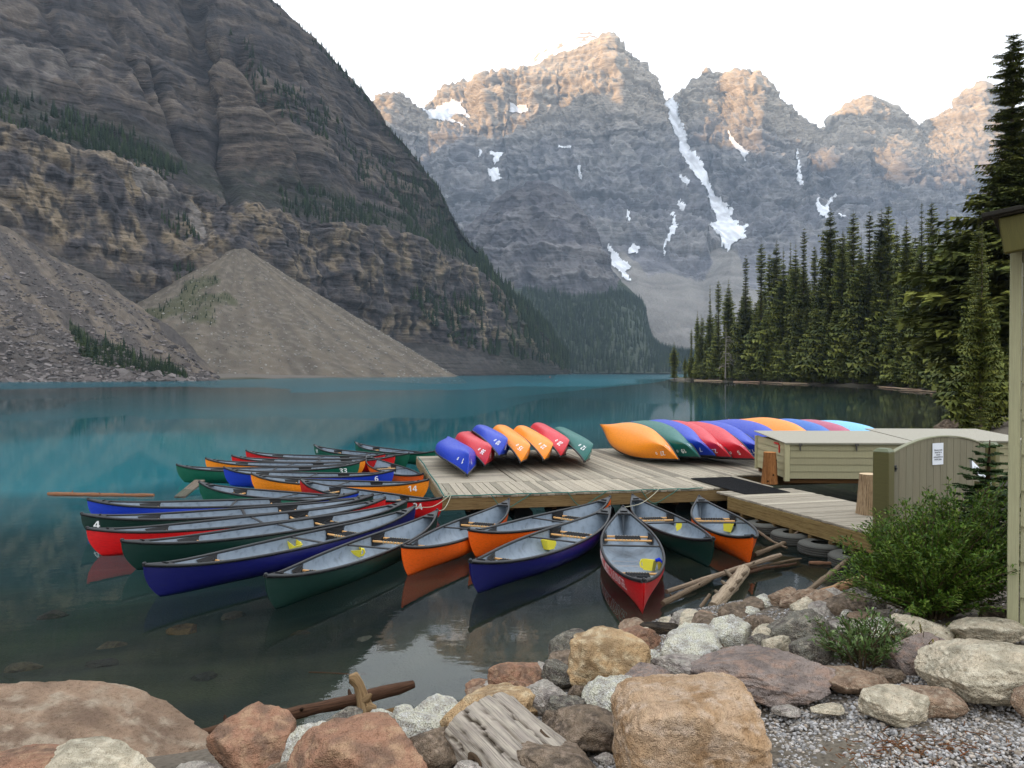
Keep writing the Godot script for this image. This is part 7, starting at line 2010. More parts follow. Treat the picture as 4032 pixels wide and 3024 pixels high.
	plant_tree(kits[6], Vector3(73.83, 0.63, -151.4), Vector3(1.1, 1.175, 1.1), 3.92, "brownish spruce topping the right half of the forest", "spruces of the forest on the right shore")
	plant_tree(kits[0], Vector3(71.27, 0.35, -142.8), Vector3(0.977, 0.978, 0.977), 3.5, "tall spruce in the right half of the forest", "tall spruces in the right half of the forest")
	plant_tree(kits[2], Vector3(71.13, 0.45, -139), Vector3(1.267, 1.017, 1.267), 5.68, "tall spruce in the right half of the forest", "tall spruces in the right half of the forest")
	plant_tree(kits[4], Vector3(68.45, 0.16, -128.9), Vector3(1.389, 1.049, 1.389), 3.32, "tallest spruce of the right half of the forest", "spruces of the forest on the right shore")
	plant_tree(kits[0], Vector3(66.13, 0.32, -121.5), Vector3(1.199, 0.993, 1.199), 0.52, "tall spruce in the right half of the forest near the bend of the bay", "tall spruces in the right half of the forest near the bend of the bay")
	plant_tree(kits[3], Vector3(61.48, 0.14, -111), Vector3(0.751, 0.806, 0.751), 2.48, "tall spruce in the right half of the forest near the bend of the bay", "tall spruces in the right half of the forest near the bend of the bay")
	plant_tree(kits[2], Vector3(59.74, 0.22, -105.9), Vector3(0.923, 0.842, 0.923), 5.74, "tall spruce in the right half of the forest near the bend of the bay", "tall spruces in the right half of the forest near the bend of the bay")
	plant_tree(kits[5], Vector3(50.13, -0.05, -87), Vector3(0.746, 0.694, 0.746), 0.34, "tall spruce in the right half of the forest near the bend of the bay", "tall spruces in the right half of the forest near the bend of the bay")
	plant_tree(kits[1], Vector3(34.41, -0.11, -58.2), Vector3(0.539, 0.49, 0.539), 1.44, "tall spruce at the right end of the forest beside the boathouse eave", "tall spruces at the right end of the forest beside the boathouse eave")
	plant_tree(kits[0], Vector3(20.11, -0.09, -33.2), Vector3(0.425, 0.313, 0.425), 1.24, "tall spruce at the right end of the forest beside the boathouse eave", "tall spruces at the right end of the forest beside the boathouse eave")
	plant_tree(kits[3], Vector3(65.16, 0.02, -289.4), Vector3(0.373, 0.318, 0.373), 2.32, "smaller front-row spruce at the left end of the forest by the spit", "smaller front-row spruces at the left end of the forest by the spit")
	plant_tree(kits[6], Vector3(67.16, 0.16, -267.5), Vector3(0.662, 0.457, 0.662), 1.7, "smaller front-row spruce at the left end of the forest by the spit", "smaller front-row spruces at the left end of the forest by the spit")
	plant_tree(kits[0], Vector3(68.09, 0.29, -260), Vector3(0.753, 0.521, 0.753), 6.26, "smaller front-row spruce at the left end of the forest by the spit", "smaller front-row spruces at the left end of the forest by the spit")
	plant_tree(kits[2], Vector3(68.33, 0.11, -250), Vector3(0.344, 0.309, 0.344), 5.84, "smaller front-row spruce around the first gap at the left of the forest", "smaller front-row spruces around the first gap at the left of the forest")
	plant_tree(kits[3], Vector3(69.32, 0.26, -242.9), Vector3(0.461, 0.37, 0.461), 0.44, "smaller front-row spruce around the first gap at the left of the forest", "smaller front-row spruces around the first gap at the left of the forest")
	plant_tree(kits[6], Vector3(69.53, 0.07, -233.8), Vector3(0.43, 0.333, 0.43), 1.32, "smaller front-row spruce around the first gap at the left of the forest", "smaller front-row spruces around the first gap at the left of the forest")
	plant_tree(kits[3], Vector3(70.52, 0.23, -227), Vector3(0.614, 0.557, 0.614), 4.8, "smaller front-row spruce around the first gap at the left of the forest", "smaller front-row spruces around the first gap at the left of the forest")
	plant_tree(kits[6], Vector3(71.13, 0.35, -224.6), Vector3(0.978, 0.774, 0.978), 5.24, "smaller front-row spruce around the first gap at the left of the forest", "smaller front-row spruces around the first gap at the left of the forest")
	plant_tree(kits[0], Vector3(71.2, 0.16, -216.6), Vector3(0.847, 0.581, 0.847), 6.12, "smaller front-row spruce in the left half of the forest, under the snow gully", "smaller front-row spruces in the left half of the forest, under the snow gully")
	plant_tree(kits[2], Vector3(72.02, 0.31, -212.1), Vector3(0.886, 0.779, 0.886), 4.4, "smaller front-row spruce in the left half of the forest, under the snow gully", "smaller front-row spruces in the left half of the forest, under the snow gully")
	plant_tree(kits[3], Vector3(71.86, 0.09, -206.5), Vector3(0.664, 0.498, 0.664), 3.76, "smaller front-row spruce in the left half of the forest, under the snow gully", "smaller front-row spruces in the left half of the forest, under the snow gully")
	plant_tree(kits[6], Vector3(72.63, 0.26, -203.1), Vector3(0.81, 0.71, 0.81), 5.72, "smaller front-row spruce in the left half of the forest, under the snow gully", "smaller front-row spruces in the left half of the forest, under the snow gully")
	plant_tree(kits[3], Vector3(73.25, 0.31, -197.5), Vector3(0.653, 0.493, 0.653), 2.92, "smaller front-row spruce left of mid forest, beside the dark broad spruce", "smaller front-row spruces left of mid forest, beside the dark broad spruce")
	plant_tree(kits[6], Vector3(72.56, 0.12, -189.5), Vector3(0.921, 0.634, 0.921), 3.8, "smaller front-row spruce left of mid forest, beside the dark broad spruce", "smaller front-row spruces left of mid forest, beside the dark broad spruce")
	plant_tree(kits[0], Vector3(72.84, 0.26, -183.6), Vector3(0.459, 0.391, 0.459), 2.3, "smaller front-row spruce left of mid forest, beside the dark broad spruce", "smaller front-row spruces left of mid forest, beside the dark broad spruce")
	plant_tree(kits[2], Vector3(72.13, 0.07, -176.2), Vector3(0.674, 0.615, 0.674), 4.48, "smaller front-row spruce left of mid forest, beside the dark broad spruce", "smaller front-row spruces left of mid forest, beside the dark broad spruce")
	plant_tree(kits[3], Vector3(72.49, 0.23, -172.5), Vector3(0.732, 0.65, 0.732), 2.76, "smaller front-row spruce in mid forest behind the lockers", "smaller front-row spruces in mid forest behind the lockers")
	plant_tree(kits[6], Vector3(72.82, 0.36, -168), Vector3(0.606, 0.463, 0.606), 6.24, "smaller front-row spruce in mid forest behind the lockers", "smaller front-row spruces in mid forest behind the lockers")
	plant_tree(kits[3], Vector3(72.07, 0.17, -160.9), Vector3(0.675, 0.614, 0.675), 6.04, "smaller front-row spruce in mid forest behind the lockers", "smaller front-row spruces in mid forest behind the lockers")
	plant_tree(kits[6], Vector3(72.48, 0.32, -158), Vector3(0.461, 0.409, 0.461), 4.32, "smaller front-row spruce right of mid forest beside the brownish-topped spruce", "smaller front-row spruces right of mid forest beside the brownish-topped spruce")
	plant_tree(kits[0], Vector3(71.7, 0.1, -152.3), Vector3(0.838, 0.649, 0.838), 5.2, "smaller front-row spruce right of mid forest beside the brownish-topped spruce", "smaller front-row spruces right of mid forest beside the brownish-topped spruce")
	plant_tree(kits[2], Vector3(71.41, 0.17, -147.9), Vector3(0.618, 0.422, 0.618), 6.08, "smaller front-row spruce right of mid forest beside the brownish-topped spruce", "smaller front-row spruces right of mid forest beside the brownish-topped spruce")
	plant_tree(kits[3], Vector3(71.29, 0.29, -144.4), Vector3(0.7, 0.555, 0.7), 4.36, "smaller front-row spruce right of mid forest beside the brownish-topped spruce", "smaller front-row spruces right of mid forest beside the brownish-topped spruce")
	plant_tree(kits[6], Vector3(69.94, 0.13, -138.3), Vector3(0.503, 0.401, 0.503), 5.24, "smaller front-row spruce in the right half of the forest", "smaller front-row spruces in the right half of the forest")
	plant_tree(kits[3], Vector3(69.89, 0.26, -135.3), Vector3(0.82, 0.607, 0.82), 3.52, "smaller front-row spruce in the right half of the forest", "smaller front-row spruces in the right half of the forest")
	plant_tree(kits[6], Vector3(68.14, -0.1, -129.8), Vector3(0.47, 0.416, 0.47), 2.88, "smaller front-row spruce in the right half of the forest", "smaller front-row spruces in the right half of the forest")
	plant_tree(kits[0], Vector3(64.71, -0.03, -120.5), Vector3(0.773, 0.583, 0.773), 3.76, "smaller front-row spruce in the right half of the forest", "smaller front-row spruces in the right half of the forest")
	plant_tree(kits[2], Vector3(61.88, 0.05, -112.7), Vector3(0.454, 0.39, 0.454), 4.64, "smaller front-row spruce in the right half of the forest near the bend of the bay", "smaller front-row spruces in the right half of the forest near the bend of the bay")
	plant_tree(kits[3], Vector3(58.72, -0.04, -105.1), Vector3(0.724, 0.541, 0.724), 0.32, "smaller front-row spruce in the right half of the forest near the bend of the bay", "smaller front-row spruces in the right half of the forest near the bend of the bay")
	plant_tree(kits[6], Vector3(51.7, -0.13, -90.4), Vector3(0.55, 0.372, 0.55), 3.8, "smaller front-row spruce in the right half of the forest near the bend of the bay", "smaller front-row spruces in the right half of the forest near the bend of the bay")
	plant_tree(kits[3], Vector3(41.46, -0.19, -71), Vector3(0.429, 0.385, 0.429), 4.68, "smaller front-row spruce at the right end of the forest beside the boathouse eave", "smaller front-row spruces at the right end of the forest beside the boathouse eave")
	plant_tree(kits[6], Vector3(22.65, -0.17, -38), Vector3(0.267, 0.203, 0.267), 5.56, "smaller front-row spruce at the right end of the forest beside the boathouse eave", "smaller front-row spruces at the right end of the forest beside the boathouse eave")
	plant_tree(kits[2], Vector3(70.39, 0.87, -292.09), Vector3(0.687, 0.538, 0.687), 5.07, "dark inner spruce at the left end of the forest by the spit", "dark inner spruces at the left end of the forest by the spit")
	plant_tree(kits[4], Vector3(70.1, 0.85, -289.45), Vector3(0.652, 0.591, 0.652), 1.39, "dark inner spruce at the left end of the forest by the spit", "dark inner spruces at the left end of the forest by the spit")
	plant_tree(kits[6], Vector3(69.66, 0.79, -281.32), Vector3(0.856, 0.745, 0.856), 0.56, "dark inner spruce at the left end of the forest by the spit", "dark inner spruces at the left end of the forest by the spit")
	plant_tree(kits[2], Vector3(70.32, 0.8, -274.9), Vector3(0.929, 0.651, 0.929), 5.63, "dark inner spruce at the left end of the forest by the spit", "dark inner spruces at the left end of the forest by the spit")
	plant_tree(kits[4], Vector3(71.79, 0.88, -277.73), Vector3(0.766, 0.536, 0.766), 5.16, "dark inner spruce at the left end of the forest by the spit", "dark inner spruces at the left end of the forest by the spit")
	plant_tree(kits[3], Vector3(70.64, 0.81, -270.99), Vector3(0.777, 0.711, 0.777), 3.6, "dark inner spruce at the left end of the forest by the spit", "dark inner spruces at the left end of the forest by the spit")
	plant_tree(kits[0], Vector3(72.19, 0.88, -272.51), Vector3(1.023, 0.777, 1.023), 0.22, "dark inner spruce at the left end of the forest by the spit", "dark inner spruces at the left end of the forest by the spit")
	plant_tree(kits[4], Vector3(72.91, 0.9, -271.18), Vector3(1.032, 0.731, 1.032), 2.51, "dark inner spruce at the left end of the forest by the spit", "dark inner spruces at the left end of the forest by the spit")
	plant_tree(kits[5], Vector3(71.83, 0.83, -260.19), Vector3(0.834, 0.734, 0.834), 5.47, "dark inner spruce around the first gap at the left of the forest", "dark inner spruces around the first gap at the left of the forest")
	plant_tree(kits[5], Vector3(71.63, 0.8, -257.22), Vector3(0.971, 0.759, 0.971), 4.4, "dark inner spruce around the first gap at the left of the forest", "dark inner spruces around the first gap at the left of the forest")
	plant_tree(kits[4], Vector3(72.65, 0.85, -255.42), Vector3(0.913, 0.86, 0.913), 4.65, "dark inner spruce around the first gap at the left of the forest", "dark inner spruces around the first gap at the left of the forest")
	plant_tree(kits[0], Vector3(74.12, 0.9, -257.24), Vector3(0.883, 0.744, 0.883), 0.15, "dark inner spruce around the first gap at the left of the forest", "dark inner spruces around the first gap at the left of the forest")
	plant_tree(kits[4], Vector3(72.98, 0.84, -246.8), Vector3(0.91, 0.698, 0.91), 3.95, "dark inner spruce around the first gap at the left of the forest", "dark inner spruces around the first gap at the left of the forest")
	plant_tree(kits[1], Vector3(73.33, 0.85, -245.38), Vector3(1.105, 0.869, 1.105), 4.38, "dark inner spruce around the first gap at the left of the forest", "dark inner spruces around the first gap at the left of the forest")
	plant_tree(kits[0], Vector3(73.56, 0.85, -244.11), Vector3(1.272, 0.947, 1.272), 3.5, "dark inner spruce around the first gap at the left of the forest", "dark inner spruces around the first gap at the left of the forest")
	plant_tree(kits[2], Vector3(75.13, 0.9, -242.81), Vector3(0.708, 0.657, 0.708), 2.15, "dark inner spruce around the first gap at the left of the forest", "dark inner spruces around the first gap at the left of the forest")
	plant_tree(kits[6], Vector3(75.7, 0.92, -245.29), Vector3(1.047, 0.888, 1.047), 0.36, "dark inner spruce around the first gap at the left of the forest", "dark inner spruces around the first gap at the left of the forest")
	plant_tree(kits[5], Vector3(75.99, 0.91, -239.83), Vector3(0.978, 0.71, 0.978), 5.65, "dark inner spruce around the first gap at the left of the forest", "dark inner spruces around the first gap at the left of the forest")
	plant_tree(kits[3], Vector3(74.37, 0.84, -230.72), Vector3(1.134, 0.893, 1.134), 4.87, "dark inner spruce in the left half of the forest, under the snow gully", "dark inner spruces in the left half of the forest, under the snow gully")
	plant_tree(kits[1], Vector3(75.62, 0.89, -233.69), Vector3(1.122, 0.921, 1.122), 1.38, "dark inner spruce in the left half of the forest, under the snow gully", "dark inner spruces in the left half of the forest, under the snow gully")
	plant_tree(kits[1], Vector3(74.26, 0.81, -226.2), Vector3(1.188, 0.99, 1.188), 5.23, "dark inner spruce in the left half of the forest, under the snow gully", "dark inner spruces in the left half of the forest, under the snow gully")
	plant_tree(kits[4], Vector3(77.37, 0.93, -232.37), Vector3(1.097, 0.77, 1.097), 2.73, "dark inner spruce in the left half of the forest, under the snow gully", "dark inner spruces in the left half of the forest, under the snow gully")
	plant_tree(kits[1], Vector3(75.83, 0.88, -225.82), Vector3(0.894, 0.706, 0.894), 2.58, "dark inner spruce in the left half of the forest, under the snow gully", "dark inner spruces in the left half of the forest, under the snow gully")
	plant_tree(kits[4], Vector3(77.03, 0.91, -226.33), Vector3(1.069, 1.016, 1.069), 6.14, "dark inner spruce in the left half of the forest, under the snow gully", "dark inner spruces in the left half of the forest, under the snow gully")
	plant_tree(kits[3], Vector3(75.31, 0.83, -216.27), Vector3(1.323, 0.978, 1.323), 4.24, "dark inner spruce in the left half of the forest, under the snow gully", "dark inner spruces in the left half of the forest, under the snow gully")
	plant_tree(kits[6], Vector3(75.5, 0.83, -214.42), Vector3(1.092, 0.932, 1.092), 0.07, "dark inner spruce in the left half of the forest, under the snow gully", "dark inner spruces in the left half of the forest, under the snow gully")
	plant_tree(kits[1], Vector3(76.9, 0.89, -215.88), Vector3(0.986, 0.814, 0.986), 2.72, "dark inner spruce in the left half of the forest, under the snow gully", "dark inner spruces in the left half of the forest, under the snow gully")
	plant_tree(kits[0], Vector3(77.12, 0.89, -214), Vector3(1.107, 0.982, 1.107), 5.39, "dark inner spruce in the left half of the forest, under the snow gully", "dark inner spruces in the left half of the forest, under the snow gully")
	plant_tree(kits[3], Vector3(78.04, 0.91, -214.83), Vector3(1.136, 0.934, 1.136), 5.37, "dark inner spruce in the left half of the forest, under the snow gully", "dark inner spruces in the left half of the forest, under the snow gully")
	plant_tree(kits[2], Vector3(76.13, 0.82, -204.98), Vector3(1.064, 0.909, 1.064), 4.1, "dark inner spruce left of mid forest, beside the dark broad spruce", "dark inner spruces left of mid forest, beside the dark broad spruce")
	plant_tree(kits[3], Vector3(78.63, 0.92, -211.15), Vector3(1, 0.927, 1), 6.21, "dark inner spruce left of mid forest, beside the dark broad spruce", "dark inner spruces left of mid forest, beside the dark broad spruce")
	plant_tree(kits[2], Vector3(76.21, 0.8, -200.26), Vector3(1.314, 1.021, 1.314), 5.01, "dark inner spruce left of mid forest, beside the dark broad spruce", "dark inner spruces left of mid forest, beside the dark broad spruce")
	plant_tree(kits[5], Vector3(77.41, 0.87, -202.03), Vector3(0.862, 0.795, 0.862), 4.39, "dark inner spruce left of mid forest, beside the dark broad spruce", "dark inner spruces left of mid forest, beside the dark broad spruce")
	plant_tree(kits[3], Vector3(78.64, 0.9, -202.6), Vector3(1.171, 0.87, 1.171), 2.6, "dark inner spruce left of mid forest, beside the dark broad spruce", "dark inner spruces left of mid forest, beside the dark broad spruce")
	plant_tree(kits[4], Vector3(79.29, 0.92, -202.77), Vector3(1.036, 0.982, 1.036), 2.48, "dark inner spruce left of mid forest, beside the dark broad spruce", "dark inner spruces left of mid forest, beside the dark broad spruce")
	plant_tree(kits[5], Vector3(77.25, 0.85, -193.83), Vector3(1.122, 0.834, 1.122), 6.2, "dark inner spruce left of mid forest, beside the dark broad spruce", "dark inner spruces left of mid forest, beside the dark broad spruce")
	plant_tree(kits[3], Vector3(77.18, 0.85, -192.74), Vector3(1.141, 0.842, 1.141), 3.97, "dark inner spruce left of mid forest, beside the dark broad spruce", "dark inner spruces left of mid forest, beside the dark broad spruce")
	plant_tree(kits[2], Vector3(78.52, 0.89, -193.77), Vector3(1.146, 0.927, 1.146), 1.76, "dark inner spruce left of mid forest, beside the dark broad spruce", "dark inner spruces left of mid forest, beside the dark broad spruce")
	plant_tree(kits[6], Vector3(77.85, 0.87, -190.57), Vector3(1.31, 0.994, 1.31), 2.64, "dark inner spruce left of mid forest, beside the dark broad spruce", "dark inner spruces left of mid forest, beside the dark broad spruce")
	plant_tree(kits[0], Vector3(78.57, 0.9, -188.52), Vector3(0.979, 0.858, 0.979), 1.64, "dark inner spruce in mid forest behind the lockers", "dark inner spruces in mid forest behind the lockers")
	plant_tree(kits[2], Vector3(78.92, 0.9, -188.9), Vector3(1.267, 0.953, 1.267), 3.77, "dark inner spruce in mid forest behind the lockers", "dark inner spruces in mid forest behind the lockers")
	plant_tree(kits[5], Vector3(76.68, 0.83, -180.91), Vector3(1.394, 1.153, 1.394), 4.37, "dark inner spruce in mid forest behind the lockers", "dark inner spruces in mid forest behind the lockers")
	plant_tree(kits[3], Vector3(77.62, 0.87, -181.73), Vector3(1.178, 1.039, 1.178), 5.08, "dark inner spruce in mid forest behind the lockers", "dark inner spruces in mid forest behind the lockers")
	plant_tree(kits[0], Vector3(79.65, 0.92, -185.2), Vector3(1.696, 1.198, 1.696), 5.22, "dark inner spruce in mid forest behind the lockers", "dark inner spruces in mid forest behind the lockers")
	plant_tree(kits[6], Vector3(77.67, 0.88, -177.76), Vector3(1.302, 1.086, 1.302), 1.09, "dark inner spruce in mid forest behind the lockers", "dark inner spruces in mid forest behind the lockers")
	plant_tree(kits[1], Vector3(78.29, 0.9, -176.96), Vector3(1.079, 0.908, 1.079), 0.4, "dark inner spruce in mid forest behind the lockers", "dark inner spruces in mid forest behind the lockers")
	plant_tree(kits[4], Vector3(79.39, 0.92, -179.17), Vector3(1.37, 0.996, 1.37), 1.94, "dark inner spruce in mid forest behind the lockers", "dark inner spruces in mid forest behind the lockers")
	plant_tree(kits[0], Vector3(78.26, 0.9, -173.44), Vector3(1.199, 1.01, 1.199), 0.68, "dark inner spruce in mid forest behind the lockers", "dark inner spruces in mid forest behind the lockers")
	plant_tree(kits[4], Vector3(76.59, 0.84, -169.62), Vector3(1.211, 0.93, 1.211), 1.27, "dark inner spruce in mid forest behind the lockers", "dark inner spruces in mid forest behind the lockers")
	plant_tree(kits[2], Vector3(76.73, 0.85, -166.55), Vector3(1.048, 0.944, 1.048), 2.26, "dark inner spruce right of mid forest beside the brownish-topped spruce", "dark inner spruces right of mid forest beside the brownish-topped spruce")
	plant_tree(kits[2], Vector3(79.91, 0.94, -173.55), Vector3(1.236, 0.902, 1.236), 1.68, "dark inner spruce right of mid forest beside the brownish-topped spruce", "dark inner spruces right of mid forest beside the brownish-topped spruce")
	plant_tree(kits[4], Vector3(76.55, 0.85, -163.07), Vector3(1, 0.874, 1), 2.31, "dark inner spruce right of mid forest beside the brownish-topped spruce", "dark inner spruces right of mid forest beside the brownish-topped spruce")
	plant_tree(kits[3], Vector3(80.26, 0.95, -170.19), Vector3(1.146, 1.077, 1.146), 0.66, "dark inner spruce right of mid forest beside the brownish-topped spruce", "dark inner spruces right of mid forest beside the brownish-topped spruce")
	plant_tree(kits[0], Vector3(80.09, 0.95, -168.7), Vector3(1.412, 0.994, 1.412), 1.14, "dark inner spruce right of mid forest beside the brownish-topped spruce", "dark inner spruces right of mid forest beside the brownish-topped spruce")
	plant_tree(kits[2], Vector3(79.19, 0.92, -165.59), Vector3(0.963, 0.866, 0.963), 2.44, "dark inner spruce right of mid forest beside the brownish-topped spruce", "dark inner spruces right of mid forest beside the brownish-topped spruce")
	plant_tree(kits[6], Vector3(79.17, 0.92, -163.12), Vector3(1.388, 0.985, 1.388), 5.16, "dark inner spruce right of mid forest beside the brownish-topped spruce", "dark inner spruces right of mid forest beside the brownish-topped spruce")
	plant_tree(kits[5], Vector3(79.36, 0.92, -162.17), Vector3(1.327, 0.931, 1.327), 1.34, "dark inner spruce right of mid forest beside the brownish-topped spruce", "dark inner spruces right of mid forest beside the brownish-topped spruce")
	plant_tree(kits[6], Vector3(76.9, 0.87, -156), Vector3(1.087, 0.85, 1.087), 2.83, "dark inner spruce right of mid forest beside the brownish-topped spruce", "dark inner spruces right of mid forest beside the brownish-topped spruce")
	plant_tree(kits[5], Vector3(75.53, 0.8, -151.37), Vector3(0.992, 0.945, 0.992), 3.22, "dark inner spruce in the right half of the forest", "dark inner spruces in the right half of the forest")
	plant_tree(kits[4], Vector3(76.22, 0.84, -152.15), Vector3(0.983, 0.92, 0.983), 1.24, "dark inner spruce in the right half of the forest", "dark inner spruces in the right half of the forest")
	plant_tree(kits[5], Vector3(75.03, 0.81, -147.02), Vector3(1.14, 1.013, 1.14), 2.74, "dark inner spruce in the right half of the forest", "dark inner spruces in the right half of the forest")
	plant_tree(kits[5], Vector3(76.51, 0.86, -149.78), Vector3(1.075, 0.899, 1.075), 3.75, "dark inner spruce in the right half of the forest", "dark inner spruces in the right half of the forest")
	plant_tree(kits[3], Vector3(76.41, 0.87, -147.79), Vector3(1.147, 0.896, 1.147), 4.57, "dark inner spruce in the right half of the forest", "dark inner spruces in the right half of the forest")
	plant_tree(kits[6], Vector3(77.4, 0.9, -148), Vector3(1.332, 0.94, 1.332), 4.84, "dark inner spruce in the right half of the forest", "dark inner spruces in the right half of the forest")
	plant_tree(kits[2], Vector3(75.59, 0.86, -143.69), Vector3(0.997, 0.844, 0.997), 5.31, "dark inner spruce in the right half of the forest", "dark inner spruces in the right half of the forest")
	plant_tree(kits[4], Vector3(75.13, 0.85, -141.74), Vector3(0.86, 0.783, 0.86), 1.29, "dark inner spruce in the right half of the forest", "dark inner spruces in the right half of the forest")
	plant_tree(kits[4], Vector3(74.2, 0.82, -139.18), Vector3(0.986, 0.781, 0.986), 1.53, "dark inner spruce in the right half of the forest", "dark inner spruces in the right half of the forest")
	plant_tree(kits[4], Vector3(69.78, 0.46, -129.37), Vector3(0.927, 0.845, 0.927), 2.65, "dark inner spruce in the right half of the forest near the bend of the bay", "dark inner spruces in the right half of the forest near the bend of the bay")
	plant_tree(kits[0], Vector3(68.39, 0.44, -126.1), Vector3(0.833, 0.773, 0.833), 2.67, "dark inner spruce in the right half of the forest near the bend of the bay", "dark inner spruces in the right half of the forest near the bend of the bay")
	plant_tree(kits[2], Vector3(69.24, 0.58, -126.3), Vector3(0.969, 0.769, 0.969), 2.89, "dark inner spruce in the right half of the forest near the bend of the bay", "dark inner spruces in the right half of the forest near the bend of the bay")
	plant_tree(kits[2], Vector3(67.53, 0.59, -121.78), Vector3(1.059, 0.806, 1.059), 3.8, "dark inner spruce in the right half of the forest near the bend of the bay", "dark inner spruces in the right half of the forest near the bend of the bay")
	plant_tree(kits[5], Vector3(64.34, 0.46, -115.39), Vector3(0.726, 0.679, 0.726), 4.19, "dark inner spruce in the right half of the forest near the bend of the bay", "dark inner spruces in the right half of the forest near the bend of the bay")
	plant_tree(kits[2], Vector3(65.99, 0.63, -117.09), Vector3(0.996, 0.817, 0.996), 4.65, "dark inner spruce in the right half of the forest near the bend of the bay", "dark inner spruces in the right half of the forest near the bend of the bay")
	plant_tree(kits[4], Vector3(65.78, 0.62, -116.73), Vector3(0.899, 0.683, 0.899), 4.37, "dark inner spruce in the right half of the forest near the bend of the bay", "dark inner spruces in the right half of the forest near the bend of the bay")
	plant_tree(kits[6], Vector3(59.84, 0.39, -104.51), Vector3(0.855, 0.639, 0.855), 5.22, "dark inner spruce in the right half of the forest near the bend of the bay", "dark inner spruces in the right half of the forest near the bend of the bay")
	plant_tree(kits[3], Vector3(53.9, 0.09, -93.54), Vector3(0.835, 0.701, 0.835), 0.51, "dark inner spruce in the right half of the forest near the bend of the bay", "dark inner spruces in the right half of the forest near the bend of the bay")
	plant_tree(kits[0], Vector3(50.96, 0.09, -87.89), Vector3(0.747, 0.539, 0.747), 1.87, "dark inner spruce at the right end of the forest beside the boathouse eave", "dark inner spruces at the right end of the forest beside the boathouse eave")
	plant_tree(kits[1], Vector3(54.28, 0.24, -93.38), Vector3(0.71, 0.639, 0.71), 5.14, "dark inner spruce at the right end of the forest beside the boathouse eave", "dark inner spruces at the right end of the forest beside the boathouse eave")
	plant_tree(kits[5], Vector3(41.15, -0.06, -69.93), Vector3(0.622, 0.471, 0.622), 1.71, "dark inner spruce at the right end of the forest beside the boathouse eave", "dark inner spruces at the right end of the forest beside the boathouse eave")
	plant_tree(kits[5], Vector3(40.57, 0.01, -68.57), Vector3(0.655, 0.488, 0.655), 2.3, "dark inner spruce at the right end of the forest beside the boathouse eave", "dark inner spruces at the right end of the forest beside the boathouse eave")
	plant_tree(kits[4], Vector3(32.31, -0.07, -54.31), Vector3(0.592, 0.428, 0.592), 3.23, "dark inner spruce at the right end of the forest beside the boathouse eave", "dark inner spruces at the right end of the forest beside the boathouse eave")
	plant_tree(kits[3], Vector3(29.67, 0.01, -49.29), Vector3(0.427, 0.346, 0.427), 5.57, "dark inner spruce at the right end of the forest beside the boathouse eave", "dark inner spruces at the right end of the forest beside the boathouse eave")
	plant_tree(kits[3], Vector3(24.84, 0, -41.02), Vector3(0.33, 0.305, 0.33), 1.06, "dark inner spruce at the right end of the forest beside the boathouse eave", "dark inner spruces at the right end of the forest beside the boathouse eave")
	plant_tree(kits[4], Vector3(16.25, -0.16, -26.66), Vector3(0.293, 0.275, 0.293), 3.17, "dark inner spruce at the right end of the forest beside the boathouse eave", "dark inner spruces at the right end of the forest beside the boathouse eave")
	plant_tree(big, Vector3(28.5, 0.51, -44), Vector3(1.442, 0.726, 1.442), 4.32, "big spruce rising behind the boathouse at the right edge", "")
	plant_tree(big, Vector3(31.75, 0.7, -47), Vector3(0.86, 0.709, 0.86), 1.32, "big spruce cut by the right edge behind the boathouse", "")
	plant_tree(big, Vector3(38.04, 0.36, -62), Vector3(0.638, 0.454, 0.638), 5.58, "bushy spruce left of the boathouse eave", "")
	plant_tree(big, Vector3(31.73, 0.46, -50), Vector3(0.437, 0.357, 0.437), 0.84, "wide spruce directly behind the boathouse corner", "")
	plant_tree(big, Vector3(41.89, 0.18, -70), Vector3(0.649, 0.425, 0.649), 4.48, "lower spruce on the bank at the right bend of the bay", "")
	plant_tree(big, Vector3(22.52, 0.2, -36), Vector3(0.307, 0.199, 0.307), 0.18, "leaning young spruce overhanging the water right of the bay boulder", "")
	plant_tree(big, Vector3(26.23, 0.51, -40), Vector3(0.313, 0.234, 0.313), 2.38, "spruce hidden partly by the boathouse wall", "")
	plant_tree(big, Vector3(51.6, 0.27, -88), Vector3(0.467, 0.369, 0.467), 3.6, "short full spruce where the bay shore bends", "")
	dead_snag(Vector3(66, 1, -238))

func build_near_plants() -> void:
	willow_bush(Vector3(3.33, 0.85, -6.09))
	small_willow(Vector3(2.33, 0.84, -5.09))
	young_fir(Vector3(5.64, 0.5, -9.1))
	bank_shrubs()

func leaf_cloud(mb: MB, c: Vector3, r: Vector3, count: int, l: float, w: float, cols: Array, sd: int, shell := 0.55) -> void:
	# leaves in the volume of an ellipsoid, pointing outwards and up, each folded along its middle
	var rr := RandomNumberGenerator.new()
	rr.seed = sd
	var q := noise(sd, 2.2, 3)
	var made := 0
	var tries := 0
	while made < count and tries < count * 6:
		tries += 1
		var d := Vector3(rr.randfn(), rr.randfn(), rr.randfn()).normalized()
		var f := lerpf(shell, 1.0, pow(rr.randf(), 0.7))
		var bump := 1.0 + 0.34 * q.get_noise_3dv(d * 0.8)
		var p := c + d * r * f * bump
		if q.get_noise_3dv(p * 1.8) < -0.18 or p.y < 0.02:
			continue
		made += 1
		var dir := (d * 0.7 + Vector3(rr.randf_range(-0.8, 0.8), rr.randf_range(-0.25, 0.9), rr.randf_range(-0.8, 0.8))).normalized()
		leaf(mb, p, dir, l * rr.randf_range(0.65, 1.3), w * rr.randf_range(0.8, 1.2), cols[rr.randi_range(0, cols.size() - 1)] * rr.randf_range(0.85, 1.15), rr)
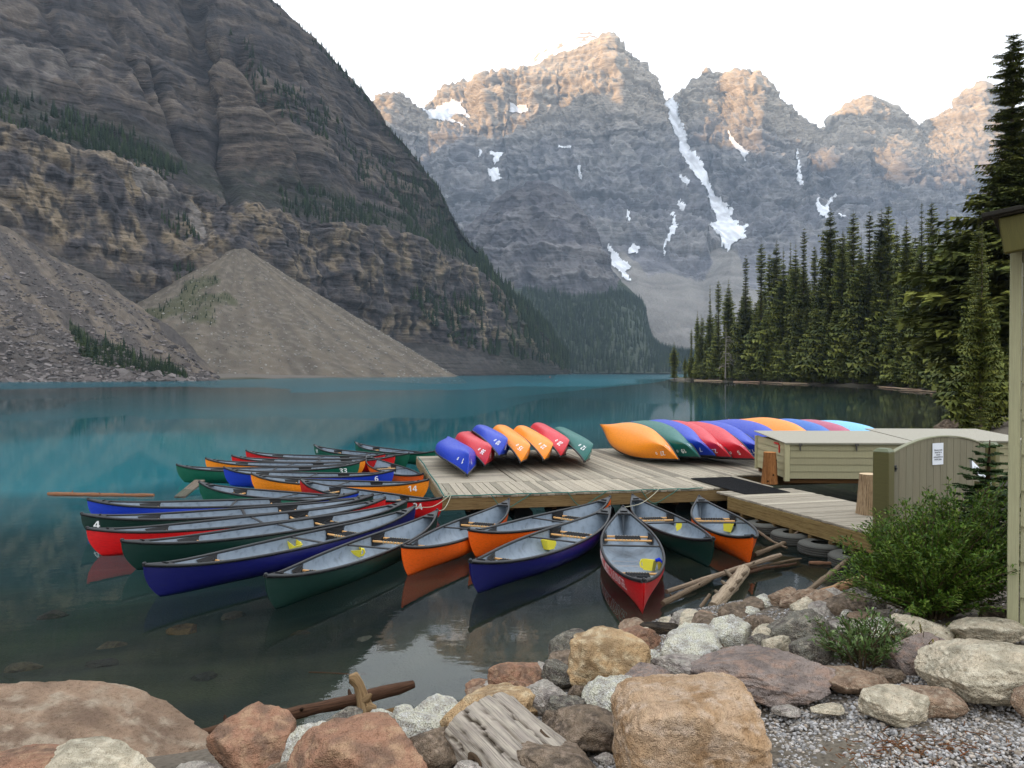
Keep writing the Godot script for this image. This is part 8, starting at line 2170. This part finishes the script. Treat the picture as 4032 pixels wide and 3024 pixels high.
func leaf(mb: MB, p: Vector3, dir: Vector3, l: float, w: float, tone: Color, rr: RandomNumberGenerator) -> void:
	var s := dir.cross(Vector3(rr.randf_range(-0.5, 0.5), 1.0, rr.randf_range(-0.5, 0.5))).normalized()
	var up := s.cross(dir).normalized()
	if up.y < 0.0:
		up = -up
	var m := p + dir * l * 0.5 - up * l * 0.05
	var t := p + dir * l - Vector3(0, l * 0.18, 0)
	mb.col = tone
	for sg: float in [-1.0, 1.0]:
		var e := m + s * sg * w * 0.5 + up * w * 0.18
		var nn := (up + s * -sg * 0.35).normalized()
		mb.tri2(p, e, m, nn)
		mb.tri2(m, e, t, nn)
func twig_shrub(o: Node3D, sd: int, stems: int, h: float, spread: float, leaves: int, l: float, w: float, cols: Array, lean := Vector3.ZERO) -> void:
	# arching stems set with leaves
	var rr := RandomNumberGenerator.new()
	rr.seed = sd
	var st := MB.new()
	st.col = Color(0.36, 0.31, 0.24)
	var lf := MB.new()
	for k in stems:
		var a := rr.randf() * TAU
		var out := rr.randf_range(0.25, 1.0) * spread
		var hh := h * rr.randf_range(0.55, 1.05) * (1.15 - 0.45 * out / spread)
		var b := Vector3(cos(a), 0, sin(a)) * 0.12 * rr.randf()
		var pts := []
		var rad := []
		for i in 7:
			var f := i / 6.0
			pts.push_back(b + Vector3(cos(a), 0, sin(a)) * out * pow(f, 1.3) + Vector3(0, hh * (f - 0.12 * f * f), 0) + lean * f + Vector3(rr.randf_range(-1, 1), 0, rr.randf_range(-1, 1)) * 0.03 * f)
			rad.push_back(lerpf(0.009, 0.002, f))
		st.tube(pts, rad, 5, false)
		for i in leaves:
			var f := lerpf(0.25, 1.0, pow(rr.randf(), 0.75)) * 5.99
			var p: Vector3 = pts[int(f)].lerp(pts[int(f) + 1], f - int(f))
			var dir: Vector3 = ((pts[6] - pts[0]).normalized() * 0.7 + Vector3(rr.randf_range(-1, 1), rr.randf_range(-0.4, 0.6), rr.randf_range(-1, 1))).normalized()
			p += Vector3(rr.randf_range(-1, 1), rr.randf_range(-1, 1), rr.randf_range(-1, 1)) * l * 0.5
			leaf(lf, p, dir, l * rr.randf_range(0.6, 1.25), w * rr.randf_range(0.8, 1.2), cols[rr.randi_range(0, cols.size() - 1)] * rr.randf_range(0.85, 1.15), rr)
	part("stem", st.mesh(), M.bark, o)
	tag(part("foliage", lf.mesh(), M.leaf, o), "", "", "", "stuff")
func fir_bough(mb: MB, p: Vector3, dir: Vector3, l: float, c0: Color, c1: Color, rr: RandomNumberGenerator) -> void:
	# a bough of bottle-brush twigs
	var side := dir.cross(Vector3.UP).normalized()
	var n := int(l / 0.055) + 2
	for k in n:
		var f := (k + 0.5) / n
		var c := p + dir * l * f + Vector3(0, 0.10 * l * f * f - 0.06 * l * f, 0)
		for sg: float in [-1.0, 1.0]:
			var tl := l * 0.42 * (1.0 - f * 0.8) + 0.035
			var td := (side * sg + dir * 0.75 + Vector3(0, rr.randf_range(-0.25, 0.12), 0)).normalized()
			var ts := td.cross(Vector3.UP).normalized()
			var m := int(tl / 0.035) + 2
			mb.col = c0.lerp(c1, rr.randf())
			for i in m:
				var q := c + td * tl * i / m
				for s2: float in [-1.0, 1.0]:
					for up: float in [0.15, 0.75]:
						var tip: Vector3 = q + (ts * s2 * (1.0 - up * 0.6) + td * 0.9 + Vector3(0, up, 0)).normalized() * 0.034
						mb.tri2(q - td * 0.012, tip, q + td * 0.022, (Vector3.UP + ts * s2 * 0.6).normalized())
func build_gravel() -> void:
	# pebbles: past counting, three stones in many sizes and tints
	var meshes := []
	for k in 3:
		meshes.push_back(rock_mesh(900 + k, Vector3(1.0, 0.55, 0.75), 2.4, "grey", 4))
	var spots := [[], [], []]
	var q := noise(95, 1.3, 3)
	var tries := 0
	while tries < 125000:
		tries += 1
		var z := -lerpf(2.2, 9.8, pow(rng.randf(), 1.7))
		var x := rng.randf_range(-0.15, 0.78) * -z + rng.randf_range(-0.3, 0.3)
		if ground_y(x, z) < 0.03:
			continue
		var dirt := smoothstep(2.35, 3.0, x + z * 0.02) * smoothstep(-2.6, -3.6, z)
		if rng.randf() < dirt * 0.85 or (z < -5.6 and rng.randf() < 0.6) or (q.get_noise_2d(x, z) < -0.45 and rng.randf() < 0.5):
			continue
		var s := rng.randf_range(0.0055, 0.0135) * (1.6 if rng.randf() < 0.05 else 1.0)
		spots[rng.randi_range(0, 2)].push_back([Vector3(x, ground_y(x, z) + s * 0.25, z), s])
	for k in 3:
		var mm := MultiMesh.new()
		mm.transform_format = MultiMesh.TRANSFORM_3D
		mm.use_colors = true
		mm.mesh = meshes[k]
		mm.instance_count = spots[k].size()
		for i in spots[k].size():
			mm.set_instance_transform(i, Transform3D(Basis.from_euler(Vector3(rng.randf_range(-0.5, 0.5), rng.randf() * TAU, rng.randf_range(-0.5, 0.5))).scaled_local(Vector3.ONE * spots[k][i][1]), spots[k][i][0]))
			mm.set_instance_color(i, Color(0.93, 0.95, 0.99).lerp(Color(0.85, 0.78, 0.70), rng.randf() * rng.randf()) * rng.randf_range(0.62, 1.14))
		var o := MultiMeshInstance3D.new()
		o.name = numbered("gravel")
		o.multimesh = mm
		o.material_override = M.pebble
		add_child(o, true)
		tag(o, ["grey gravel of the path at the lower right", "rounder grey pebbles mixed into the gravel path", "flat grey stone chips mixed into the gravel path"][k], "gravel", "", "stuff")
	# fallen needles and twigs lie on it
	var nd := MB.new()
	for k in 150:
		var x := 2.02 + rng.randfn() * 0.22
		var z := -3.85 + rng.randfn() * 0.11
		nd.col = Color(0.46, 0.29, 0.19).lerp(Color(0.36, 0.28, 0.2), rng.randf())
		nd.box(Transform3D(Basis.from_euler(Vector3(rng.randf_range(-0.2, 0.2), rng.randf() * TAU, 0)), Vector3(x, ground_y(x, z) + 0.012, z)), Vector3(0.004, 0.003, rng.randf_range(0.03, 0.09)))
	tag(part("fallen_needles", nd.mesh(), M.bark), "rusty fallen needles and twigs on the gravel before the speckled block", "litter", "", "stuff")
var heights := PackedFloat32Array()
var gq := noise(91, 0.35, 4)
var gq2 := noise(92, 0.08, 3)
func ground_y(x: float, z: float) -> float:
	# looked up in a table of 8 cm steps
	if heights.is_empty():
		for j in 140:
			for i in 160:
				var px := -3.0 + i * 0.08
				var pz := -11.0 + j * 0.08
				var d := shore(Vector2(px, pz))
				heights.push_back(ground_height(px, pz) + (gq.get_noise_2d(px, pz) * 0.10 + gq2.get_noise_2d(px, pz) * 0.15) * clampf(absf(d), 0.0, 1.0))
	var fx := clampf((x + 3.0) / 0.08, 0.0, 158.9)
	var fz := clampf((z + 11.0) / 0.08, 0.0, 138.9)
	var k := int(fz) * 160 + int(fx)
	return lerpf(lerpf(heights[k], heights[k + 1], fx - int(fx)), lerpf(heights[k + 160], heights[k + 161], fx - int(fx)), fz - int(fz))

func build_paddlers() -> void:
	var o := thing("person", "person in an orange vest paddling a red canoe far out on the lake", "person", Vector3(21.09, 0.05, -427.24), 0.5)
	var mb := MB.new()
	mb.col = Color(0.75, 0.30, 0.10)
	var prof := [Vector2(0.02, 0.0), Vector2(0.17, 0.05), Vector2(0.16, 0.2), Vector2(0.19, 0.42), Vector2(0.2, 0.52), Vector2(0.08, 0.6), Vector2(0.06, 0.64), Vector2(0.09, 0.70), Vector2(0.1, 0.77), Vector2(0.08, 0.85), Vector2(0.01, 0.88)]
	mb.lathe(prof, 12)
	mb.tube([Vector3(0.19, 0.5, 0), Vector3(0.28, 0.32, -0.12), Vector3(0.24, 0.3, -0.35)], [0.055, 0.05, 0.035], 7)
	mb.tube([Vector3(-0.19, 0.5, 0), Vector3(-0.26, 0.36, -0.14), Vector3(0.05, 0.45, -0.36)], [0.055, 0.05, 0.035], 7)
	for k in mb.v.size():
		if mb.v[k].y > 0.61:
			mb.c[k] = Color(0.72, 0.55, 0.45) if mb.v[k].y < 0.8 else Color(0.15, 0.12, 0.1)
	part("body", mb.mesh(), M.leaf, o)

func _ready() -> void:
	rng.seed = 20240
	setup_view()
	setup_materials()
	build_ground_and_lake()
	build_left_mountain()
	build_screes()
	build_dome_hill()
	build_far_wall()
	build_massif()
	build_dock()
	locker(Vector3(5.72, 0.53, -16.0), -0.03, 2.62, 2.1, 0.80, "long olive canoe-gear locker with a grey lid at the end of the dock", true)
	locker(Vector3(8.50, 0.55, -16.3), -0.04, 2.5, 2.2, 0.80, "second olive locker with a grey lid, behind the gate", false)
	stump(Vector3(5.42, 0.47, -16.15), 0.175, 0.125, 0.66, Color(0.58, 0.40, 0.25), "stump", "small reddish peeled log standing on the dock against the locker", M.log, 0.4)
	stump(Vector3(5.80, 0.50, -12.45), 0.205, 0.155, 0.66, Color(0.66, 0.58, 0.47), "stump", "tall grey cut log standing on the ramp by the gate post", M.log, 1.2)
	build_gate()
	build_shed()
	build_canoes()
	build_rocks()
	build_driftwood()
	build_trees()
	build_near_plants()
	build_gravel()
	build_paddlers()

func root_knot(p: Vector3) -> void:
	var o := thing("root_knot", "bleached twisted root standing up on the dark driftwood trunk", "driftwood", p)
	var mb := MB.new()
	mb.col = Color(0.66, 0.56, 0.42)
	mb.tube([Vector3(0.06, -0.12, 0.05), Vector3(0.03, 0.0, 0.02), Vector3(0.0, 0.09, 0.0), Vector3(-0.03, 0.19, 0.0), Vector3(-0.07, 0.25, 0.01), Vector3(-0.10, 0.25, 0.02)], [0.062, 0.068, 0.05, 0.042, 0.052, 0.024], 10)
	mb.tube([Vector3(0.0, 0.06, 0.02), Vector3(0.05, 0.10, 0.04), Vector3(0.075, 0.13, 0.03)], [0.035, 0.03, 0.012], 8)
	mb.tube([Vector3(0.02, 0.0, 0.03), Vector3(0.08, 0.03, 0.05), Vector3(0.12, 0.03, 0.05)], [0.04, 0.04, 0.015], 8)
	part("stem", mb.mesh(), M.log, o)
	var r := MB.new()
	r.col = Color(0.42, 0.33, 0.21)
	r.tube([Vector3(-0.16, -0.17, 0.10), Vector3(-0.04, -0.11, 0.10), Vector3(0.08, -0.07, 0.09), Vector3(0.18, -0.04, 0.07), Vector3(0.25, -0.03, 0.06), Vector3(0.30, -0.08, 0.06)], [0.02, 0.055, 0.06, 0.055, 0.065, 0.045], 10)
	part("root", r.mesh(), M.log, o)

func split_log(p: Vector3) -> void:
	# a short fat piece of bleached trunk, sawn at the back, broken at the front
	var o := thing("split_log", "short fat bleached log with deep cracks lying among the boulders", "driftwood", p)
	var axis := Vector3(0.62, -0.26, 0.74).normalized()
	var x := Vector3.UP.cross(axis).normalized()
	var y := axis.cross(x)
	var q := noise(77, 3.0, 3)
	var nu := 96
	var nv := 26
	var P := PackedVector3Array()
	var C := PackedColorArray()
	for j in nv:
		var f := float(j) / (nv - 1)
		for i in nu + 1:
			var a := TAU * i / nu
			var d := x * cos(a) * 1.08 + y * sin(a) * 0.72
			var crack := 0.0
			for c: Array in [[0.55, 0.035], [0.95, 0.02], [1.45, 0.04], [1.85, 0.018], [2.25, 0.045], [2.62, 0.02], [3.0, 0.03]]:
				var aa: float = fposmod(a - c[0] - 0.10 * q.get_noise_2d(f * 1.2, c[0] * 9.0), TAU)
				aa = minf(aa, TAU - aa)
				crack = maxf(crack, exp(-pow(aa / 0.022, 2.0)) * c[1] * smoothstep(1.05, 0.2, absf(f - 0.35) * 1.4))
			var r := 0.245 + 0.02 * q.get_noise_3d(cos(a), f * 0.4, sin(a)) - crack
			var end := f + 0.10 * q.get_noise_2d(a * 1.4, 3.0) * f * f
			P.push_back(axis * (end - 0.5) * 0.52 + d * r * lerpf(0.94, 1.0, f))
			C.push_back(Color(0.70, 0.655, 0.59).lerp(Color(0.60, 0.555, 0.51), clampf(0.5 + q.get_noise_3d(cos(a) * 6.0, f, sin(a) * 6.0) * 1.2, 0.0, 1.0)).lerp(Color(0.26, 0.22, 0.18), clampf(crack * 30.0, 0.0, 0.85)))
	var mb := MB.new()
	mb.grid(P, nu + 1, nv, false, C, 1.0, 0.6)
	part("trunk", mb.mesh(), M.plank, o)
	for end: int in [0, nv - 1]:
		var e := MB.new()
		e.col = Color(0.36, 0.29, 0.23) if end else Color(0.62, 0.56, 0.48)
		var c := Vector3.ZERO
		for i in nu:
			c += P[end * (nu + 1) + i] / nu
		c -= axis * (0.05 if end else 0.0)
		for i in nu:
			e.face([P[end * (nu + 1) + i], P[end * (nu + 1) + i + 1], c], axis * (1.0 if end else -1.0))
		part("broken_end" if end else "sawn_end", e.mesh(), M.bark, o)
	for k: Array in [[1.2, 0.75], [2.9, 0.5]]:
		var kn := MB.new()
		kn.col = Color(0.30, 0.25, 0.2)
		var d: Vector3 = (x * cos(k[0]) * 1.08 + y * sin(k[0]) * 0.72)
		var nn := d.normalized()
		kn.lathe([Vector2(0.034, -0.006), Vector2(0.026, 0.005), Vector2(0.018, -0.001), Vector2(0.0, 0.004)], 12, Transform3D(Basis(axis * 1.8, nn, axis.cross(nn)), d * 0.242 + axis * (k[1] - 0.5) * 0.52))
		part("knot", kn.mesh(), M.bark, o)

func sunken_plank(a: Vector3, b: Vector3) -> void:
	var mb := MB.new()
	mb.col = Color(0.46, 0.43, 0.39)
	mb.box(Transform3D(), Vector3(0.26, 0.05, (b - a).length()), 0.008)
	obj("sunken_plank", mb.mesh(), M.beam, "grey plank slanting out of the water beside the green canoe's left tip", "driftwood", Transform3D(Basis.looking_at(b - a), (a + b) * 0.5))

func dead_snag(p: Vector3) -> void:
	var o := thing("dead_snag", "bare silver snag with curling branches in front of the left forest", "tree", p)
	var mb := MB.new()
	mb.col = Color(0.56, 0.52, 0.48)
	mb.tube([Vector3.ZERO, Vector3(0.1, 6, 0), Vector3(0.2, 12, 0), Vector3(0.1, 17, 0)], [0.22, 0.17, 0.11, 0.03], 7)
	part("trunk", mb.mesh(), M.bark, o)
	var r := RandomNumberGenerator.new()
	r.seed = 12
	for k in 34:
		var br := MB.new()
		br.col = Color(0.60, 0.565, 0.52)
		var a := r.randf_range(-0.4, PI + 0.4)
		var l := r.randf_range(1.4, 3.2)
		var y := r.randf_range(3.5, 13.0)
		var d := Vector3(cos(a), 0, sin(a))
		br.tube([Vector3(0.1, y, 0), Vector3(0.1, y + 0.2, 0) + d * l * 0.5, Vector3(0.1, y - 0.3, 0) + d * l * 0.9, Vector3(0.1, y - 1.3, 0) + d * l], [0.06, 0.05, 0.04, 0.015], 5)
		part("branch", br.mesh(), M.bark, o)

func willow_bush(p: Vector3) -> void:
	var o := thing("willow_bush", "large leafy green willow bush between the gate and the boathouse", "bush", p)
	var greens := [Color(0.31, 0.41, 0.14), Color(0.26, 0.36, 0.125), Color(0.36, 0.45, 0.165), Color(0.22, 0.31, 0.11), Color(0.42, 0.49, 0.21)]
	twig_shrub(o, 41, 190, 0.98, 0.62, 130, 0.050, 0.0155, greens)
	twig_shrub(o, 42, 90, 0.62, 0.70, 110, 0.050, 0.0155, greens, Vector3(-0.10, 0, 0.05))
	twig_shrub(o, 43, 90, 1.10, 0.5, 115, 0.050, 0.0155, greens, Vector3(0.40, 0.1, -0.15))

func small_willow(p: Vector3) -> void:
	var o := thing("small_willow", "small grey-green willow growing between the lichen rocks and the mauve boulder", "plant", p)
	var greens := [Color(0.33, 0.41, 0.22), Color(0.27, 0.35, 0.17), Color(0.42, 0.48, 0.30), Color(0.24, 0.30, 0.14)]
	twig_shrub(o, 51, 44, 0.42, 0.30, 32, 0.058, 0.016, greens)
	var w := thing("dry_weed", "thin yellowish weed beside the small willow", "plant", p + Vector3(0.33, 0.0, 0.10))
	twig_shrub(w, 52, 20, 0.34, 0.16, 9, 0.045, 0.010, [Color(0.48, 0.44, 0.22), Color(0.38, 0.38, 0.18)])
	var t := thing("moss_tuft", "bright green moss tuft among the cream rocks", "plant", Vector3(p.x + 0.72, p.y + 0.06, p.z - 0.42))
	twig_shrub(t, 53, 40, 0.10, 0.09, 12, 0.02, 0.006, [Color(0.36, 0.45, 0.10), Color(0.30, 0.38, 0.10)])

func young_fir(p: Vector3) -> void:
	var o := thing("young_fir", "young fir with tufted boughs between the gate and the boathouse wall", "tree", p)
	var rr := RandomNumberGenerator.new()
	rr.seed = 61
	var tk := MB.new()
	tk.col = Color(0.34, 0.28, 0.22)
	tk.tube([Vector3(0, -0.1, 0), Vector3(0, 1.0, 0), Vector3(0.02, 1.5, 0)], [0.045, 0.03, 0.006], 7)
	part("trunk", tk.mesh(), M.bark, o)
	var mb := MB.new()
	var c0 := Color(0.20, 0.28, 0.16)
	var c1 := Color(0.34, 0.42, 0.24)
	for k in 15:
		var f := k / 14.0
		var y := lerpf(0.05, 1.42, f)
		var n := 6 if f < 0.8 else 4
		for b in n:
			var a := TAU * b / n + k * 0.7 + rr.randf_range(-0.25, 0.25)
			var l := lerpf(0.85, 0.12, pow(f, 0.9)) * rr.randf_range(0.8, 1.1)
			fir_bough(mb, Vector3(0, y, 0), Vector3(cos(a), rr.randf_range(-0.1, 0.18), sin(a)).normalized(), l, c0, c1, rr)
	tag(part("boughs", mb.mesh(), M.needles, o), "", "", "", "stuff")

func bank_shrubs() -> void:
	# low green growth along the bay shore
	var mb := MB.new()
	for k in 150:
		var i := rng.randi_range(19, 25)
		var a := LAKE[i]
		var b := LAKE[i + 1]
		var p := a.lerp(b, rng.randf())
		var out := Vector2(-(b - a).y, (b - a).x).normalized()
		if shore(p + out * 2.0) < 0.0:
			out = -out
		p += out * rng.randf_range(1.5, 6.0)
		var s := rng.randf_range(0.7, 1.9)
		leaf_cloud(mb, Vector3(p.x, ground_height(p.x, p.y) + s * 0.3, p.y), Vector3(s * 1.3, s * 0.8, s), 70, 0.55, 0.28, [Color(0.26, 0.30, 0.12), Color(0.33, 0.36, 0.15), Color(0.22, 0.26, 0.12)], 400 + k, 0.35)
	tag(part("bank_undergrowth", mb.mesh(), M.leaf), "low green undergrowth along the bank of the bay", "bushes", "", "stuff")
